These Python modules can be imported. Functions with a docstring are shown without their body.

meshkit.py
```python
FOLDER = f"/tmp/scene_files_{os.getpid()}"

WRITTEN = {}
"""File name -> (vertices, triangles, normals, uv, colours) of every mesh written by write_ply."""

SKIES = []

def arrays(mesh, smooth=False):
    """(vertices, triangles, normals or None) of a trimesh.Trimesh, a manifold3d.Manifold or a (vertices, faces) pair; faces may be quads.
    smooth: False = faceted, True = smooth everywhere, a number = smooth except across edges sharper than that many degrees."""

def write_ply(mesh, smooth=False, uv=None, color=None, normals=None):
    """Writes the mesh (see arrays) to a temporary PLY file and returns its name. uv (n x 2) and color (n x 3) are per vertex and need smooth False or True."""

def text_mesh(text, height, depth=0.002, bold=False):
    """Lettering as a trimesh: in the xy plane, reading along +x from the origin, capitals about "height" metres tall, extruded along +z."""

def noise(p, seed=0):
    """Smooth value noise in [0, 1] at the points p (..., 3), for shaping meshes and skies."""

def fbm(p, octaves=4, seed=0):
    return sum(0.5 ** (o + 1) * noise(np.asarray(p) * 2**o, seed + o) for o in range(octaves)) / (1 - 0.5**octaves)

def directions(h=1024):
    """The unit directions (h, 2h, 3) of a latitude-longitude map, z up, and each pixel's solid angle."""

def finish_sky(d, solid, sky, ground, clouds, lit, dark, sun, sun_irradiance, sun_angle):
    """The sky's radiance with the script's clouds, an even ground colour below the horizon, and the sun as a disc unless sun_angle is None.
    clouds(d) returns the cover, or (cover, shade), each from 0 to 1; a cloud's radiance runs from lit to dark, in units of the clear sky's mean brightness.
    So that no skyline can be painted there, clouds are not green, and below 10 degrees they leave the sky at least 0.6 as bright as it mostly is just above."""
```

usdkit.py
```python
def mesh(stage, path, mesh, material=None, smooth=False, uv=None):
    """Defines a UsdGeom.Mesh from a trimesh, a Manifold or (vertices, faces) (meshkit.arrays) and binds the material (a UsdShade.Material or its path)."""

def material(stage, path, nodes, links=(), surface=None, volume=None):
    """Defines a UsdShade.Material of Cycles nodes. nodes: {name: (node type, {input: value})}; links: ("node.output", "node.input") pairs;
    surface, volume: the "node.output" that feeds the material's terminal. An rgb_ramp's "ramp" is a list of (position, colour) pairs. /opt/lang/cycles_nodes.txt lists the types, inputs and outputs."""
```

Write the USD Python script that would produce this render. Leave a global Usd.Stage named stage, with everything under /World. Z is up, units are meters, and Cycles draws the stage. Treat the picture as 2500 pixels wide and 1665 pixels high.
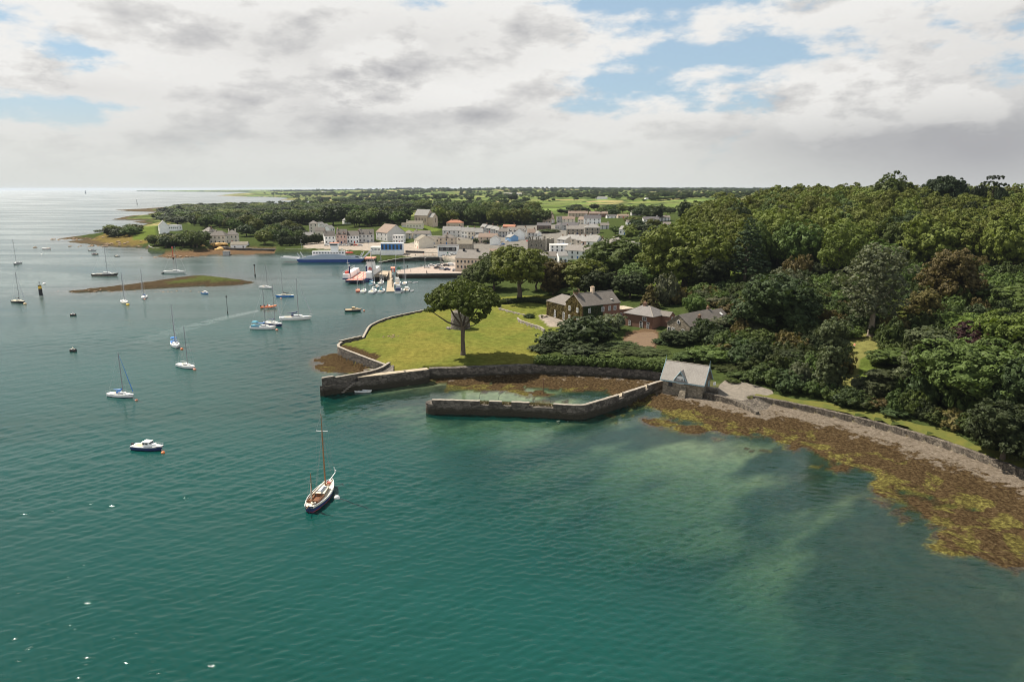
import math, random
import numpy as np, trimesh, manifold3d, shapely
from shapely.geometry import Polygon, LineString, Point
from scipy.spatial import cKDTree, Delaunay
from scipy.interpolate import RBFInterpolator, RegularGridInterpolator
import usdkit, meshkit
from pxr import Usd, UsdGeom, UsdLux, UsdShade, Sdf, Gf, Vt

stage = Usd.Stage.CreateInMemory()
UsdGeom.SetStageUpAxis(stage, UsdGeom.Tokens.z)
UsdGeom.SetStageMetersPerUnit(stage, 1.0)
world = UsdGeom.Xform.Define(stage, '/World')
stage.SetDefaultPrim(world.GetPrim())
UsdGeom.Scope.Define(stage, '/World/Looks')
PI = math.pi

# ------------------------------------------------------------------ camera
H = 52.0                       # drone height over the water
F = 2500 * 24.0 / 36.0         # focal length in pixels of the photograph
PITCH = math.atan(371.0 / F)
cam = UsdGeom.Camera.Define(stage, '/World/camera')
cam.CreateFocalLengthAttr(24.0); cam.CreateHorizontalApertureAttr(36.0); cam.CreateVerticalApertureAttr(36.0 * 681 / 1024)
cam.CreateClippingRangeAttr(Gf.Vec2f(1.0, 90000.0))
cam.AddTranslateOp().Set((0, 0, H)); cam.AddRotateXYZOp().Set((90 - math.degrees(PITCH), 0, 0))
cam.CreateExposureAttr(1.14)
cP, sP = math.cos(PITCH), math.sin(PITCH)

def ray(px, py):
    x, yu = (px - 1250) / F, -(py - 832.5) / F
    return np.array([x, cP + yu * sP, -sP + yu * cP])
def G(px, py, z=0.0):          # survey: where the sight line through a point of the photograph meets the level z
    r = ray(px, py); t = (z - H) / r[2]
    return np.array([r[0] * t, r[1] * t, z])
def AT(px, py, dist):          # the same at a known distance
    r = ray(px, py); t = dist / r[1]
    return np.array([r[0] * t, dist, H + r[2] * t])
def PX(p):
    x, y, z = p[0], p[1], p[2] - H
    zc = y * cP - z * sP; yu = y * sP + z * cP
    return 1250 + F * x / zc, 832.5 - F * yu / zc

# ------------------------------------------------------------------ sun and sky
SUN = np.array([-11.0, 7.4, 17.0]); SUN /= np.linalg.norm(SUN)
SUN_EL, SUN_ROT = math.asin(SUN[2]), math.atan2(SUN[0], SUN[1])
sun = UsdLux.DistantLight.Define(stage, '/World/sun')
sun.CreateIntensityAttr(1.25); sun.CreateNormalizeAttr(True); sun.CreateAngleAttr(0.5); sun.CreateColorAttr(Gf.Vec3f(1.0, 0.93, 0.82))
sun.AddTransformOp().Set(Gf.Matrix4d(1.0).SetRotate(Gf.Rotation(Gf.Vec3d(0, 0, -1), Gf.Vec3d(*(-SUN)))))
SKY_STRENGTH = 0.05

def sky_material():
    N = {"tc": ("texture_coordinate", {}),
         "sky": ("sky_texture", {"sky_type": "single_scattering", "sun_disc": False, "sun_elevation": SUN_EL, "sun_rotation": SUN_ROT, "altitude": 50.0, "aerosol_density": 0.3, "air_density": 1.2}),
         "sep": ("separate_xyz", {})}
    L = [("tc.generated", "sep.vector")]
    def math_(n, t, a=None, b=None, c=None, clamp=False):
        d = {"math_type": t}
        if clamp: d["use_clamp"] = True
        for k, v in (("value1", a), ("value2", b), ("value3", c)):
            if isinstance(v, (int, float)): d[k] = float(v)
            elif v: L.append((v, f"{n}.{k}"))
        N[n] = ("math", d); return n + ".value"
    def rng(n, v, a, b, c, d, kind="smoothstep"):
        N[n] = ("map_range", {"range_type": kind, "from_min": a, "from_max": b, "to_min": c, "to_max": d, "clamp": True}); L.append((v, n + ".value")); return n + ".result"
    # cloud layer coordinates: the sight line carried up to a level layer
    zz = math_("zmax", "maximum", "sep.z", 0.0)
    den = math_("den", "add", zz, 0.17)
    px_, py_ = math_("pxd", "divide", "sep.x", den), math_("pyd", "divide", "sep.y", den)
    N["lay"] = ("combine_xyz", {"z": 0.0}); L += [(px_, "lay.x"), (py_, "lay.y")]
    N["n1"] = ("noise_texture", {"dimensions": "3D", "scale": 0.62, "detail": 5.0, "roughness": 0.56, "lacunarity": 2.15})
    N["off"] = ("mapping", {"location": SKY_OFF})
    L.append(("lay.vector", "off.vector")); L.append(("off.vector", "n1.vector"))
    # the same noise a little farther towards the sun: gives the clouds a lit and a shaded side
    N["off2"] = ("mapping", {"location": (SKY_OFF[0] - 0.16, SKY_OFF[1] - 0.22, SKY_OFF[2])}); L.append(("lay.vector", "off2.vector"))
    N["n2"] = ("noise_texture", {"dimensions": "3D", "scale": 0.62, "detail": 4.0, "roughness": 0.56, "lacunarity": 2.15}); L.append(("off2.vector", "n2.vector"))
    # billows low over the land, on the sphere of directions
    N["st"] = ("mapping", {"scale": (1.0, 1.0, 2.3), "location": SKY_OFF3}); L.append(("tc.generated", "st.vector"))
    N["n3"] = ("noise_texture", {"dimensions": "3D", "scale": 8.5, "detail": 8.0, "roughness": 0.60}); L.append(("st.vector", "n3.vector"))
    N["st2"] = ("mapping", {"scale": (1.0, 1.0, 2.3), "location": (SKY_OFF3[0] - 0.02, SKY_OFF3[1], SKY_OFF3[2] + 0.055)}); L.append(("tc.generated", "st2.vector"))
    N["n4"] = ("noise_texture", {"dimensions": "3D", "scale": 8.5, "detail": 6.0, "roughness": 0.60}); L.append(("st2.vector", "n4.vector"))
    az = math_("az", "arctan2", "sep.x", "sep.y"); el = math_("el", "arcsine", "sep.z")
    N["ae"] = ("combine_xyz", {"z": 0.0}); L += [(az, "ae.x"), (el, "ae.y")]
    def blob(n, px, py, rx, ry):   # one cloud (or gap) of the sky, by its direction and angular size
        r = ray(px, py); a, e = math.atan2(r[0], r[1]), math.asin(r[2] / np.linalg.norm(r)); sx, sy = F / rx / 2.9, F / ry / 2.9
        N[n] = ("mapping", {"scale": (sx, sy, 1.0), "location": (-a * sx, -e * sy, 0.0)}); N[n + "g"] = ("gradient_texture", {"gradient_type": "quadratic_sphere"}); L.extend([("ae.vector", n + ".vector"), (n + ".vector", n + "g.vector")])
        return n + "g.fac"
    cover = "n1.fac"
    for i, (px, py, rx, ry, w) in enumerate(SKY_BLOBS):
        cover = math_(f"c{i}", "multiply_add", blob(f"b{i}", px, py, rx, ry), w, cover)
    bill = "n3.fac"; puff = None
    for i, (px, py, rx, ry, w) in enumerate(SKY_PUFFS):
        g = blob(f"p{i}", px, py, rx, ry); puff = math_(f"q{i}", "multiply_add", g, w, puff) if puff else math_(f"q{i}", "multiply", g, w)
    cover = math_("cvd", "multiply_add", math_("cve", "subtract", "n3.fac", 0.5), 0.75, cover)
    cl = rng("cl", cover, 0.41, 0.55, 0.0, 1.0)
    pf = rng("pf", math_("pfa", "add", puff, math_("pfb", "multiply", "n3.fac", 1.25)), 0.86, 1.06, 0.0, 1.0)
    d1 = math_("d1", "multiply", math_("d1a", "subtract", "n1.fac", "n2.fac"), 1.25)
    thick = rng("thick", cover, 0.45, 0.95, 0.08, -0.10)
    d2 = math_("d2", "multiply", math_("d2a", "subtract", "n3.fac", "n4.fac"), 2.6)
    n4_ = "n4.fac"
    layer_b = math_("lb", "add", math_("lb0", "add", d1, 0.97), math_("lb2", "multiply_add", math_("lb3", "subtract", "n3.fac", n4_), 2.0, thick), clamp=True)
    puff_b = math_("pb", "add", d2, 0.90, clamp=True)
    dark = None
    for i, (px, py, rx, ry, w) in enumerate(SKY_DARK):
        g = blob(f"k{i}", px, py, rx, ry); dark = math_(f"kk{i}", "multiply_add", g, w, dark) if dark else math_(f"kk{i}", "multiply", g, w)
    darkn = math_("dkn", "multiply", dark, math_("dkm", "multiply_add", "n3.fac", 1.6, 0.2))
    layer_b = math_("lbd", "subtract", layer_b, darkn, clamp=True)
    puff_b = math_("pbd", "multiply_add", dark, -0.25, puff_b, clamp=True)
    ramp = [(0.0, (0.32, 0.325, 0.35)), (0.35, (0.50, 0.50, 0.51)), (0.65, (0.66, 0.655, 0.645)), (0.85, (0.78, 0.77, 0.75)), (1.0, (0.87, 0.86, 0.84))]
    k = CLOUD_GAIN
    ramp = [(p, tuple(k * x for x in c)) for p, c in ramp]
    N["r1"] = ("rgb_ramp", {"ramp": ramp}); L.append((layer_b, "r1.fac"))
    N["r2"] = ("rgb_ramp", {"ramp": ramp}); L.append((puff_b, "r2.fac"))
    N["g1"] = ("mix_color", {"blend_type": "multiply", "fac": 1.0, "use_clamp": False, "b": (SKY_GAIN, SKY_GAIN, SKY_GAIN)}); L.append(("sky.color", "g1.a"))
    N["g2"] = ("mix_color", {"use_clamp": False, "fac": 0.72, "b": tuple(CLOUD_GAIN * x for x in (0.40, 0.555, 0.70))}); L.append(("g1.result", "g2.a"))
    N["m1"] = ("mix_color", {"use_clamp": False}); L += [(cl, "m1.fac"), ("g2.result", "m1.a"), ("r1.color", "m1.b")]
    N["m2"] = ("mix_color", {"use_clamp": False}); L += [(pf, "m2.fac"), ("m1.result", "m2.a"), ("r2.color", "m2.b")]
    # the bright veil over the horizon
    hz = rng("hz", math_("hza", "absolute", "sep.z"), 0.0, 0.13, 0.95, 0.0)
    N["m3"] = ("mix_color", {"use_clamp": False, "b": tuple(k * x for x in (0.68, 0.695, 0.665))}); L += [(hz, "m3.fac"), ("m2.result", "m3.a")]
    dk = math_("dk9", "multiply", dark, 1.15, clamp=True)
    N["m4"] = ("mix_color", {"use_clamp": False, "b": tuple(k * x for x in (0.335, 0.335, 0.365))}); L += [(math_("dkh", "multiply", dk, hz, clamp=True), "m4.fac"), ("m3.result", "m4.a")]
    N["bg"] = ("background_shader", {"strength": SKY_STRENGTH}); L.append(("m4.result", "bg.color"))
    return usdkit.material(stage, '/World/Looks/sky', N, L, surface="bg.background")

SKY_OFF, SKY_OFF3 = (3.1, 1.7, 0.4), (0.3, 0.1, 0.7)
CLOUD_GAIN, SKY_GAIN = 9.2, 1.1
#            px    py    rx   ry   weight   (photograph pixels)
SKY_BLOBS = [(300, 170, 620, 200, 0.16), (900, 180, 520, 170, 0.20), (700, 400, 1100, 70, 0.10), (2250, 180, 420, 280, 0.22), (1900, 30, 260, 45, 0.10), (1340, 110, 160, 50, 0.14),
             (1620, 135, 250, 44, -0.36), (1560, 60, 250, 20, -0.17), (1640, 228, 280, 34, -0.30), (1300, 10, 420, 20, -0.26), (20, 14, 120, 22, -0.25), (190, 125, 190, 30, -0.34), (310, 262, 240, 18, -0.24), (60, 296, 240, 30, -0.30), (1560, 225, 200, 14, 0.2), (1700, 180, 130, 12, 0.12), (1480, 330, 350, 40, 0.1), (1650, 275, 160, 14, -0.14)]
SKY_PUFFS = [(925, 215, 95, 60, 0.54), (1080, 240, 150, 26, 0.54), (2130, 215, 170, 70, 0.62), (1960, 262, 170, 40, 0.40), (2390, 240, 110, 22, 0.36), (150, 190, 130, 50, 0.30), (60, 150, 90, 40, 0.2), (380, 80, 300, 50, 0.16), (760, 90, 240, 60, 0.16), (1010, 115, 60, 30, 0.25)]
SKY_DARK = [(2420, 350, 260, 110, 0.80), (1020, 285, 280, 26, 0.40), (860, 225, 110, 46, 0.26), (620, 335, 260, 24, 0.20), (520, 220, 240, 60, 0.05), (1010, 105, 190, 45, 0.26), (2060, 340, 240, 34, 0.40), (2300, 60, 300, 40, 0.10), (180, 215, 130, 22, 0.2), (560, 105, 110, 40, 0.12), (720, 110, 60, 24, 0.16)]
dome = UsdLux.DomeLight.Define(stage, '/World/sky')
dome.CreateIntensityAttr(1.0)
UsdShade.MaterialBindingAPI.Apply(dome.GetPrim()).Bind(sky_material())
dome.GetPrim().SetCustomDataByKey('kind', 'structure')

# ------------------------------------------------------------------ naming
used = {}
def numbered(name, parent='/World'):
    k = used.get((parent, name), 0); used[(parent, name)] = k + 1
    return name if k == 0 else f'{name}_{k:03d}'
def tag(p, label=None, cat=None, group=None, kind=None):
    p = p.GetPrim() if hasattr(p, 'GetPrim') else p
    for k, v in (('label', label), ('category', cat), ('group', group), ('kind', kind)):
        if v: p.SetCustomDataByKey(k, v)
    return p
def path_of(parent):
    return '/World' if parent is None else str((parent.GetPrim() if hasattr(parent, 'GetPrim') else parent).GetPath())
def obj(name, mesh, mat, parent=None, smooth=False, label=None):
    pp = path_of(parent)
    m = usdkit.mesh(stage, f'{pp}/{numbered(name, pp)}', mesh, mat, smooth=smooth)
    if label: tag(m, label)
    return m
def thing(name, label=None, cat=None, loc=(0, 0, 0), rotz=0.0, group=None, scale=None):
    x = UsdGeom.Xform.Define(stage, '/World/' + numbered(name))
    x.AddTranslateOp().Set(Gf.Vec3d(*map(float, loc))); x.AddRotateZOp().Set(math.degrees(rotz))
    if scale is not None: x.AddScaleOp().Set(Gf.Vec3f(*((scale,) * 3 if np.ndim(scale) == 0 else scale)))
    tag(x, label, cat, group)
    return x
classes = {}
UsdGeom.Scope.Define(stage, '/Kinds') if False else None
def kind_of(name):                 # a class prim to be referenced by the copies
    p = stage.CreateClassPrim('/' + name)
    x = UsdGeom.Xform.Define(stage, p.GetPath()); p.SetSpecifier(Sdf.SpecifierClass)
    return x
def copy_of(kind, name, label, cat, loc, rotz=0.0, group=None, scale=None):
    x = thing(name, label, cat, loc, rotz, group, scale)
    x.GetPrim().GetReferences().AddInternalReference(kind.GetPrim().GetPath()); x.GetPrim().SetInstanceable(True)
    return x
def struct(name, mesh, mat, smooth=False, label=None):
    m = obj(name, mesh, mat, None, smooth); tag(m, label, None, None, 'structure'); return m

# ------------------------------------------------------------------ small mesh kit
class MB:
    def __init__(s): s.v, s.f, s.n = [], [], 0
    def add(s, v, f):
        v, f = np.asarray(v, float), np.asarray(f, int)
        if f.shape[1] == 4: f = np.vstack([f[:, [0, 1, 2]], f[:, [0, 2, 3]]])
        s.v.append(v); s.f.append(f + s.n); s.n += len(v); return s
    def box(s, c, size, rz=0.0, R=None):
        b = np.array([[x, y, z] for x in (-.5, .5) for y in (-.5, .5) for z in (-.5, .5)]) * size
        if R is not None: b = b @ np.asarray(R).T
        if rz: b = b @ rotz(rz).T
        return s.add(b + c, BOXF)
    def bar(s, a, b, r, k=6, r2=None):
        a, b = np.asarray(a, float), np.asarray(b, float); d = b - a; d = d / np.linalg.norm(d)
        u = np.cross(d, [0, 0, 1.0] if abs(d[2]) < .9 else [1.0, 0, 0]); u /= np.linalg.norm(u); w = np.cross(d, u)
        t = np.arange(k) * 2 * PI / k; ring = np.outer(np.cos(t), u) + np.outer(np.sin(t), w)
        r2 = r if r2 is None else r2
        v = np.vstack([a + ring * r, b + ring * r2, [a], [b]]); f = []
        for i in range(k):
            j = (i + 1) % k; f += [[i, j, k + j], [i, k + j, k + i], [2 * k, j, i], [2 * k + 1, k + i, k + j]]
        return s.add(v, f)
    def tube(s, pts, r, k=5):
        for i in range(len(pts) - 1): s.bar(pts[i], pts[i + 1], r[i] if np.ndim(r) else r, k, r[i + 1] if np.ndim(r) else None)
        return s
    def tm(s, m): return s.add(m.vertices, m.faces)
    def get(s): return np.vstack(s.v), np.vstack(s.f)
BOXF = np.array([[0, 1, 3], [0, 3, 2], [4, 6, 7], [4, 7, 5], [0, 4, 5], [0, 5, 1], [2, 3, 7], [2, 7, 6], [0, 2, 6], [0, 6, 4], [1, 5, 7], [1, 7, 3]])
def rotz(a): c, s = math.cos(a), math.sin(a); return np.array([[c, -s, 0], [s, c, 0], [0, 0, 1.0]])
def ell(c, r, sub=2):
    m = trimesh.creation.icosphere(sub); return np.array(m.vertices) * r + c, np.array(m.faces)
def resample(P, step):
    P = np.asarray(P, float); out = [P[0]]
    for a, b in zip(P[:-1], P[1:]):
        n = max(1, int(np.ceil(np.linalg.norm(b - a) / step)))
        out += [a + (b - a) * k / n for k in range(1, n + 1)]
    return np.array(out)
def chaikin(P, n=2, closed=False):
    P = np.asarray(P, float)
    for _ in range(n):
        A, B = (P, np.roll(P, -1, 0)) if closed else (P[:-1], P[1:])
        Q = np.stack([A * .75 + B * .25, A * .25 + B * .75], 1).reshape(-1, P.shape[1])
        P = Q if closed else np.vstack([P[:1], Q, P[-1:]])
    return P
def smoothstep(x, a, b):
    t = np.clip((x - a) / (b - a), 0, 1); return t * t * (3 - 2 * t)
def fbm(x, y, scale, seed=0, octaves=4):
    p = np.stack([np.asarray(x, float) / scale, np.asarray(y, float) / scale, np.full(np.shape(x), seed * 7.31)], -1).reshape(-1, 3)
    tot, amp, w = 0, 1.0, 0
    for o in range(octaves):
        tot = tot + amp * meshkit.noise(p * 2 ** o + 13.7 * o, seed); w += amp; amp *= .5
    return (tot / w).reshape(np.shape(x))

# ------------------------------------------------------------------ materials
def mat(name, base, rough=0.7, var=0.12, scale=1.0, bump=0.0, bump_scale=None, spec=0.3, metallic=0.0, detail=4.0, obj_space=False, vary=0.0, tint2=None, stretch=None, coat=0.0):
    """A surface whose colour wanders by var around base (or towards tint2), with fine relief."""
    N, L = {"g": ("geometry", {}), "p": ("principled_bsdf", {"roughness": rough, "specular_ior_level": spec, "metallic": metallic, "coat_weight": coat})}, []
    src = "g.position"
    if stretch: N["mp"] = ("mapping", {"scale": stretch}); L.append((src, "mp.vector")); src = "mp.vector"
    N["n"] = ("noise_texture", {"scale": scale, "detail": detail, "roughness": 0.6}); L.append((src, "n.vector"))
    b = np.array(base); lo, hi = np.clip(b * (1 - var), 0, 1), np.clip(b * (1 + var), 0, 1)
    if tint2 is not None: lo, hi = b, np.array(tint2)
    N["r"] = ("rgb_ramp", {"ramp": [(0.3, tuple(lo)), (0.7, tuple(hi))]}); L.append(("n.fac", "r.fac"))
    out = "r.color"
    if vary:
        N["oi"] = ("object_info", {}); N["vr"] = ("map_range", {"from_min": 0.0, "from_max": 1.0, "to_min": 1 - vary, "to_max": 1 + vary}); L.append(("oi.random", "vr.value"))
        N["h"] = ("hsv", {}); L += [(out, "h.color"), ("vr.result", "h.value")]; out = "h.color"
    L.append((out, "p.base_color"))
    if bump:
        N["n2"] = ("noise_texture", {"scale": bump_scale or scale * 4, "detail": 5.0}); L.append((src, "n2.vector"))
        N["bp"] = ("bump", {"strength": 0.8, "distance": bump}); L += [("n2.fac", "bp.height"), ("bp.normal", "p.normal")]
    return usdkit.material(stage, '/World/Looks/' + name, N, L, surface="p.BSDF")

# ------------------------------------------------------------------ the lie of the land (surveyed outlines, metres)
def W(pts, z=0.0): return np.array([G(p[0], p[1], p[2] if len(p) > 2 else z)[:2] for p in pts])
SEAWALL_TOP = [(1648, 936), (1684, 950), (1740, 963), (1802, 978), (1846, 997)]
SEAWALL2_TOP = [(1838, 967), (1904, 978), (2006, 999), (2108, 1023), (2210, 1050), (2294, 1074), (2396, 1111), (2500, 1148), (2640, 1198), (2800, 1262)]
ARM_TOP = [(1054, 977), (1170, 980), (1296, 984), (1360, 988), (1407, 991), (1428, 990), (1445, 985), (1516, 964), (1582, 942), (1618, 930), (1640, 928)]
LAWNWALL_TOP = [(952, 897), (926, 889), (870, 869), (826, 853), (822, 846), (831, 838), (884, 826), (889, 816), (899, 797), (920, 786), (944, 777), (984, 768), (1051, 755), (1095, 749)]
FRONTWALL_TOP = [(952, 905), (1047, 901), (1100, 900), (1168, 897), (1240, 894), (1312, 892), (1417, 896), (1520, 901), (1600, 908), (1640, 918)]
ZW = 3.5

beach_water = [(2900, 1520), (2750, 1480), (2500, 1372), (2440, 1350), (2370, 1330), (2330, 1287), (2372, 1268), (2380, 1246), (2305, 1217), (2230, 1205), (2160, 1180), (2110, 1150), (2060, 1125), (1970, 1088),
               (1900, 1066), (1850, 1052), (1790, 1042), (1730, 1040), (1670, 1024), (1620, 1006), (1570, 994), (1535, 1001)]
inner_water = [(1490, 966), (1478, 948), (1450, 944), (1404, 950), (1343, 950), (1276, 944), (1220, 935), (1168, 939), (1097, 939), (1044, 934)]
north = [(1110, 745), (1124, 722), (1113, 700), (1126, 681), (1160, 668), (1140, 650), (1104, 642), (1069, 634), (1000, 637), (916, 640), (895, 640), (880, 628), (800, 621), (720, 618), (671, 619), (610, 622), (557, 623), (518, 623),
         (488, 626), (423, 631), (384, 627), (400, 620), (372, 618), (363, 612), (360, 606), (325, 605), (285, 604), (249, 600), (195, 594), (163, 592), (169, 589), (208, 586), (139, 583), (204, 576), (228, 572), (300, 560), (334, 553), (369, 547),
         (345, 545), (321, 541), (377, 539), (271, 537), (325, 526), (385, 526), (358, 523), (385, 518), (310, 516), (280, 513), (347, 510), (401, 506), (440, 503), (503, 501), (560, 500), (610, 499), (690, 500), (745, 497), (775, 492), (730, 490),
         (681, 488.5), (706, 486), (700, 483.6), (662, 481.5), (601, 480.8), (526, 478), (560, 476), (606, 474), (617, 470)]
land_pts = np.vstack([W(beach_water), W(inner_water),
                      W([(1044, 931), (1000, 938)]), W(FRONTWALL_TOP[:1], ZW), W(LAWNWALL_TOP[:-1], ZW), W(north),
                      [[-9000, 16000], [-3000, 40000], [40000, 40000], [40000, 2000], [900, 60]]])
LAND = Polygon(land_pts).buffer(0)
ISLAND = Polygon(chaikin(W([(155, 712), (200, 716), (249, 712), (335, 708), (400, 704), (480, 700), (560, 698), (606, 694), (626, 690), (604, 686), (560, 680), (510, 674), (450, 677), (400, 683), (330, 693), (250, 702), (190, 709)]), 2, True)).buffer(0)
SHELF = Polygon(chaikin(W([(764, 875), (800, 865), (828, 862), (850, 872), (900, 890), (930, 898), (890, 912), (835, 909), (790, 911), (766, 900)]), 2, True)).buffer(0)
B1 = Polygon(np.vstack([W(beach_water), W([(1500, 1004), (1560, 984), (1645, 945)]), W(SEAWALL_TOP, 3.0), W(SEAWALL2_TOP, 3.0), [[260, 60]]])).buffer(0)
B2 = Polygon(np.vstack([W(inner_water), W([(1044, 931)]), W(FRONTWALL_TOP[1:], ZW), W([(1640, 935), (1582, 942), (1516, 962)], 2.0)])).buffer(0)
B1w, B2w = B1.buffer(.9), B2.buffer(1.5)
B4 = Polygon(W([(671, 619), (610, 622), (557, 623), (518, 623), (488, 626), (423, 631), (384, 627), (400, 620), (425, 619), (488, 619), (520, 612), (555, 611), (613, 613), (671, 613)])).buffer(0)
QUAY_POLY = Polygon(W([(1130, 667), (973, 669), (965, 664), (1026, 652), (1072, 645), (1103, 640), (1200, 640), (1230, 668)], 2.6))
TERRACE_LINE = [(1262, 777), (1267, 783), (1290, 791), (1318, 799), (1327, 806), (1350, 813), (1372, 825), (1400, 834)]
TERRACE = Polygon(np.vstack([W(TERRACE_LINE, 5.2), W([(1520, 815), (1470, 740), (1400, 745), (1330, 760), (1285, 769)], 5.2)])).buffer(0)
UPLAWN = Polygon(W([(1215, 751), (1250, 762), (1290, 771), (1330, 765), (1420, 745), (1420, 725), (1240, 722), (1205, 735)], 5.2)).buffer(0)
NATURAL = LineString(W(north[27:])) if True else None

ctl = [(1300, 893, 3.5), (1049, 905, 3.5), (950, 893, 3.5), (830, 850, 3.5), (890, 815, 3.5), (1050, 757, 3.5), (1115, 750, 3.4), (1200, 800, 3.8), (1100, 820, 3.7), (1300, 805, 4.0), (1330, 840, 4.0), (1250, 760, 4.0), (1400, 830, 4.1),
       (1400, 795, 4.3), (1590, 815, 5.2), (1680, 815, 6.0), (1570, 835, 4.8), (1450, 865, 4.2), (1640, 925, 3.0), (1750, 945, 2.8), (1830, 960, 2.8), (2006, 1000, 2.9), (2300, 1075, 2.9), (2500, 1150, 2.9), (2700, 1230, 2.9), (2900, 1300, 3),
       (1520, 890, 3.8), (1900, 930, 4.2), (2100, 970, 4.6), (2300, 1030, 4.8), (1900, 850, 7), (2080, 880, 8), (2300, 850, 10), (2480, 900, 10), (2130, 790, 11), (1900, 720, 12), (1800, 690, 12), (2060, 690, 14), (2250, 720, 16), (2500, 720, 18),
       (1250, 700, 4.5), (1400, 690, 7.5), (1550, 700, 8.5), (1165, 695, 3.5), (1750, 740, 10), (1680, 720, 9.5),
       (1110, 640, 2.8), (1190, 640, 4), (1000, 625, 2.8), (950, 605, 3.6), (860, 595, 4), (760, 597, 4), (1100, 600, 6), (1200, 590, 7), (1300, 600, 9), (1350, 625, 8), (1400, 600, 10), (1050, 562, 10), (1035, 548, 15), (980, 552, 14), (1200, 558, 11), (1350, 550, 13),
       (1450, 560, 14), (1350, 520, 17), (1450, 515, 18), (1250, 525, 16), (1150, 530, 15), (850, 552, 10), (750, 565, 8), (700, 585, 4.5), (620, 575, 6), (545, 592, 5), (530, 570, 7), (480, 570, 7), (400, 570, 8), (300, 580, 3), (250, 590, 2), (215, 584, 1.2), (420, 555, 9),
       (600, 545, 9), (500, 530, 8), (700, 535, 10), (400, 523, 4), (330, 541, .8), (320, 526, 0.9), (320, 514, .8), (640, 510, 6), (700, 505, 6), (360, 550, 3), (440, 600, 4), (380, 600, 3.5), (500, 606, 4), (600, 600, 4.5), (680, 603, 3.5),
       (900, 510, 14), (1100, 507, 18), (1300, 500, 20), (1500, 500, 22), (1650, 505, 22), (1400, 488, 26), (1100, 487, 24), (900, 492, 16), (780, 493, 3), (740, 486, 4)]
ctl2 = [(1800, 330, 14), (1750, 420, 20), (2000, 330, 17), (2000, 450, 31.5), (2300, 330, 19), (2300, 430, 29.5), (2500, 350, 20), (2500, 450, 28), (1900, 560, 32), (2300, 600, 32), (2600, 600, 30), (2800, 300, 22), (1650, 520, 19), (1680, 300, 10), (1750, 700, 24), (2000, 900, 34), (2400, 1200, 42),
        (1650, 1000, 19), (800, 4200, 14), (1000, 4000, 30), (1300, 3600, 36), (1600, 3600, 36), (2000, 3000, 38), (2500, 3000, 44), (1000, 6500, 46), (1300, 7000, 49), (1600, 6500, 50), (2000, 7000, 49), (800, 8000, 30), (640, 9000, 8), (480, 10500, 6), (640, 12000, 26), (480, 13500, 18), (1000, 14000, 40), (1600, 14000, 40), (2500, 8000, 46),
        (3200, 500, 30), (3200, 150, 10), (3200, 4000, 40), (560, 16000, 20), (1300, 10000, 46), (700, 5600, 5)]
CW = [G(*c) for c in ctl] + [np.append(AT(p, 461, d)[:2], z) for p, d, z in ctl2]
CW = np.array(CW)
warp = lambda x, y: np.stack([np.arctan2(x, y), np.log(np.hypot(x, y))], -1)
rbf = RBFInterpolator(warp(CW[:, 0], CW[:, 1]), CW[:, 2], kernel='linear', smoothing=0.0)

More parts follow.
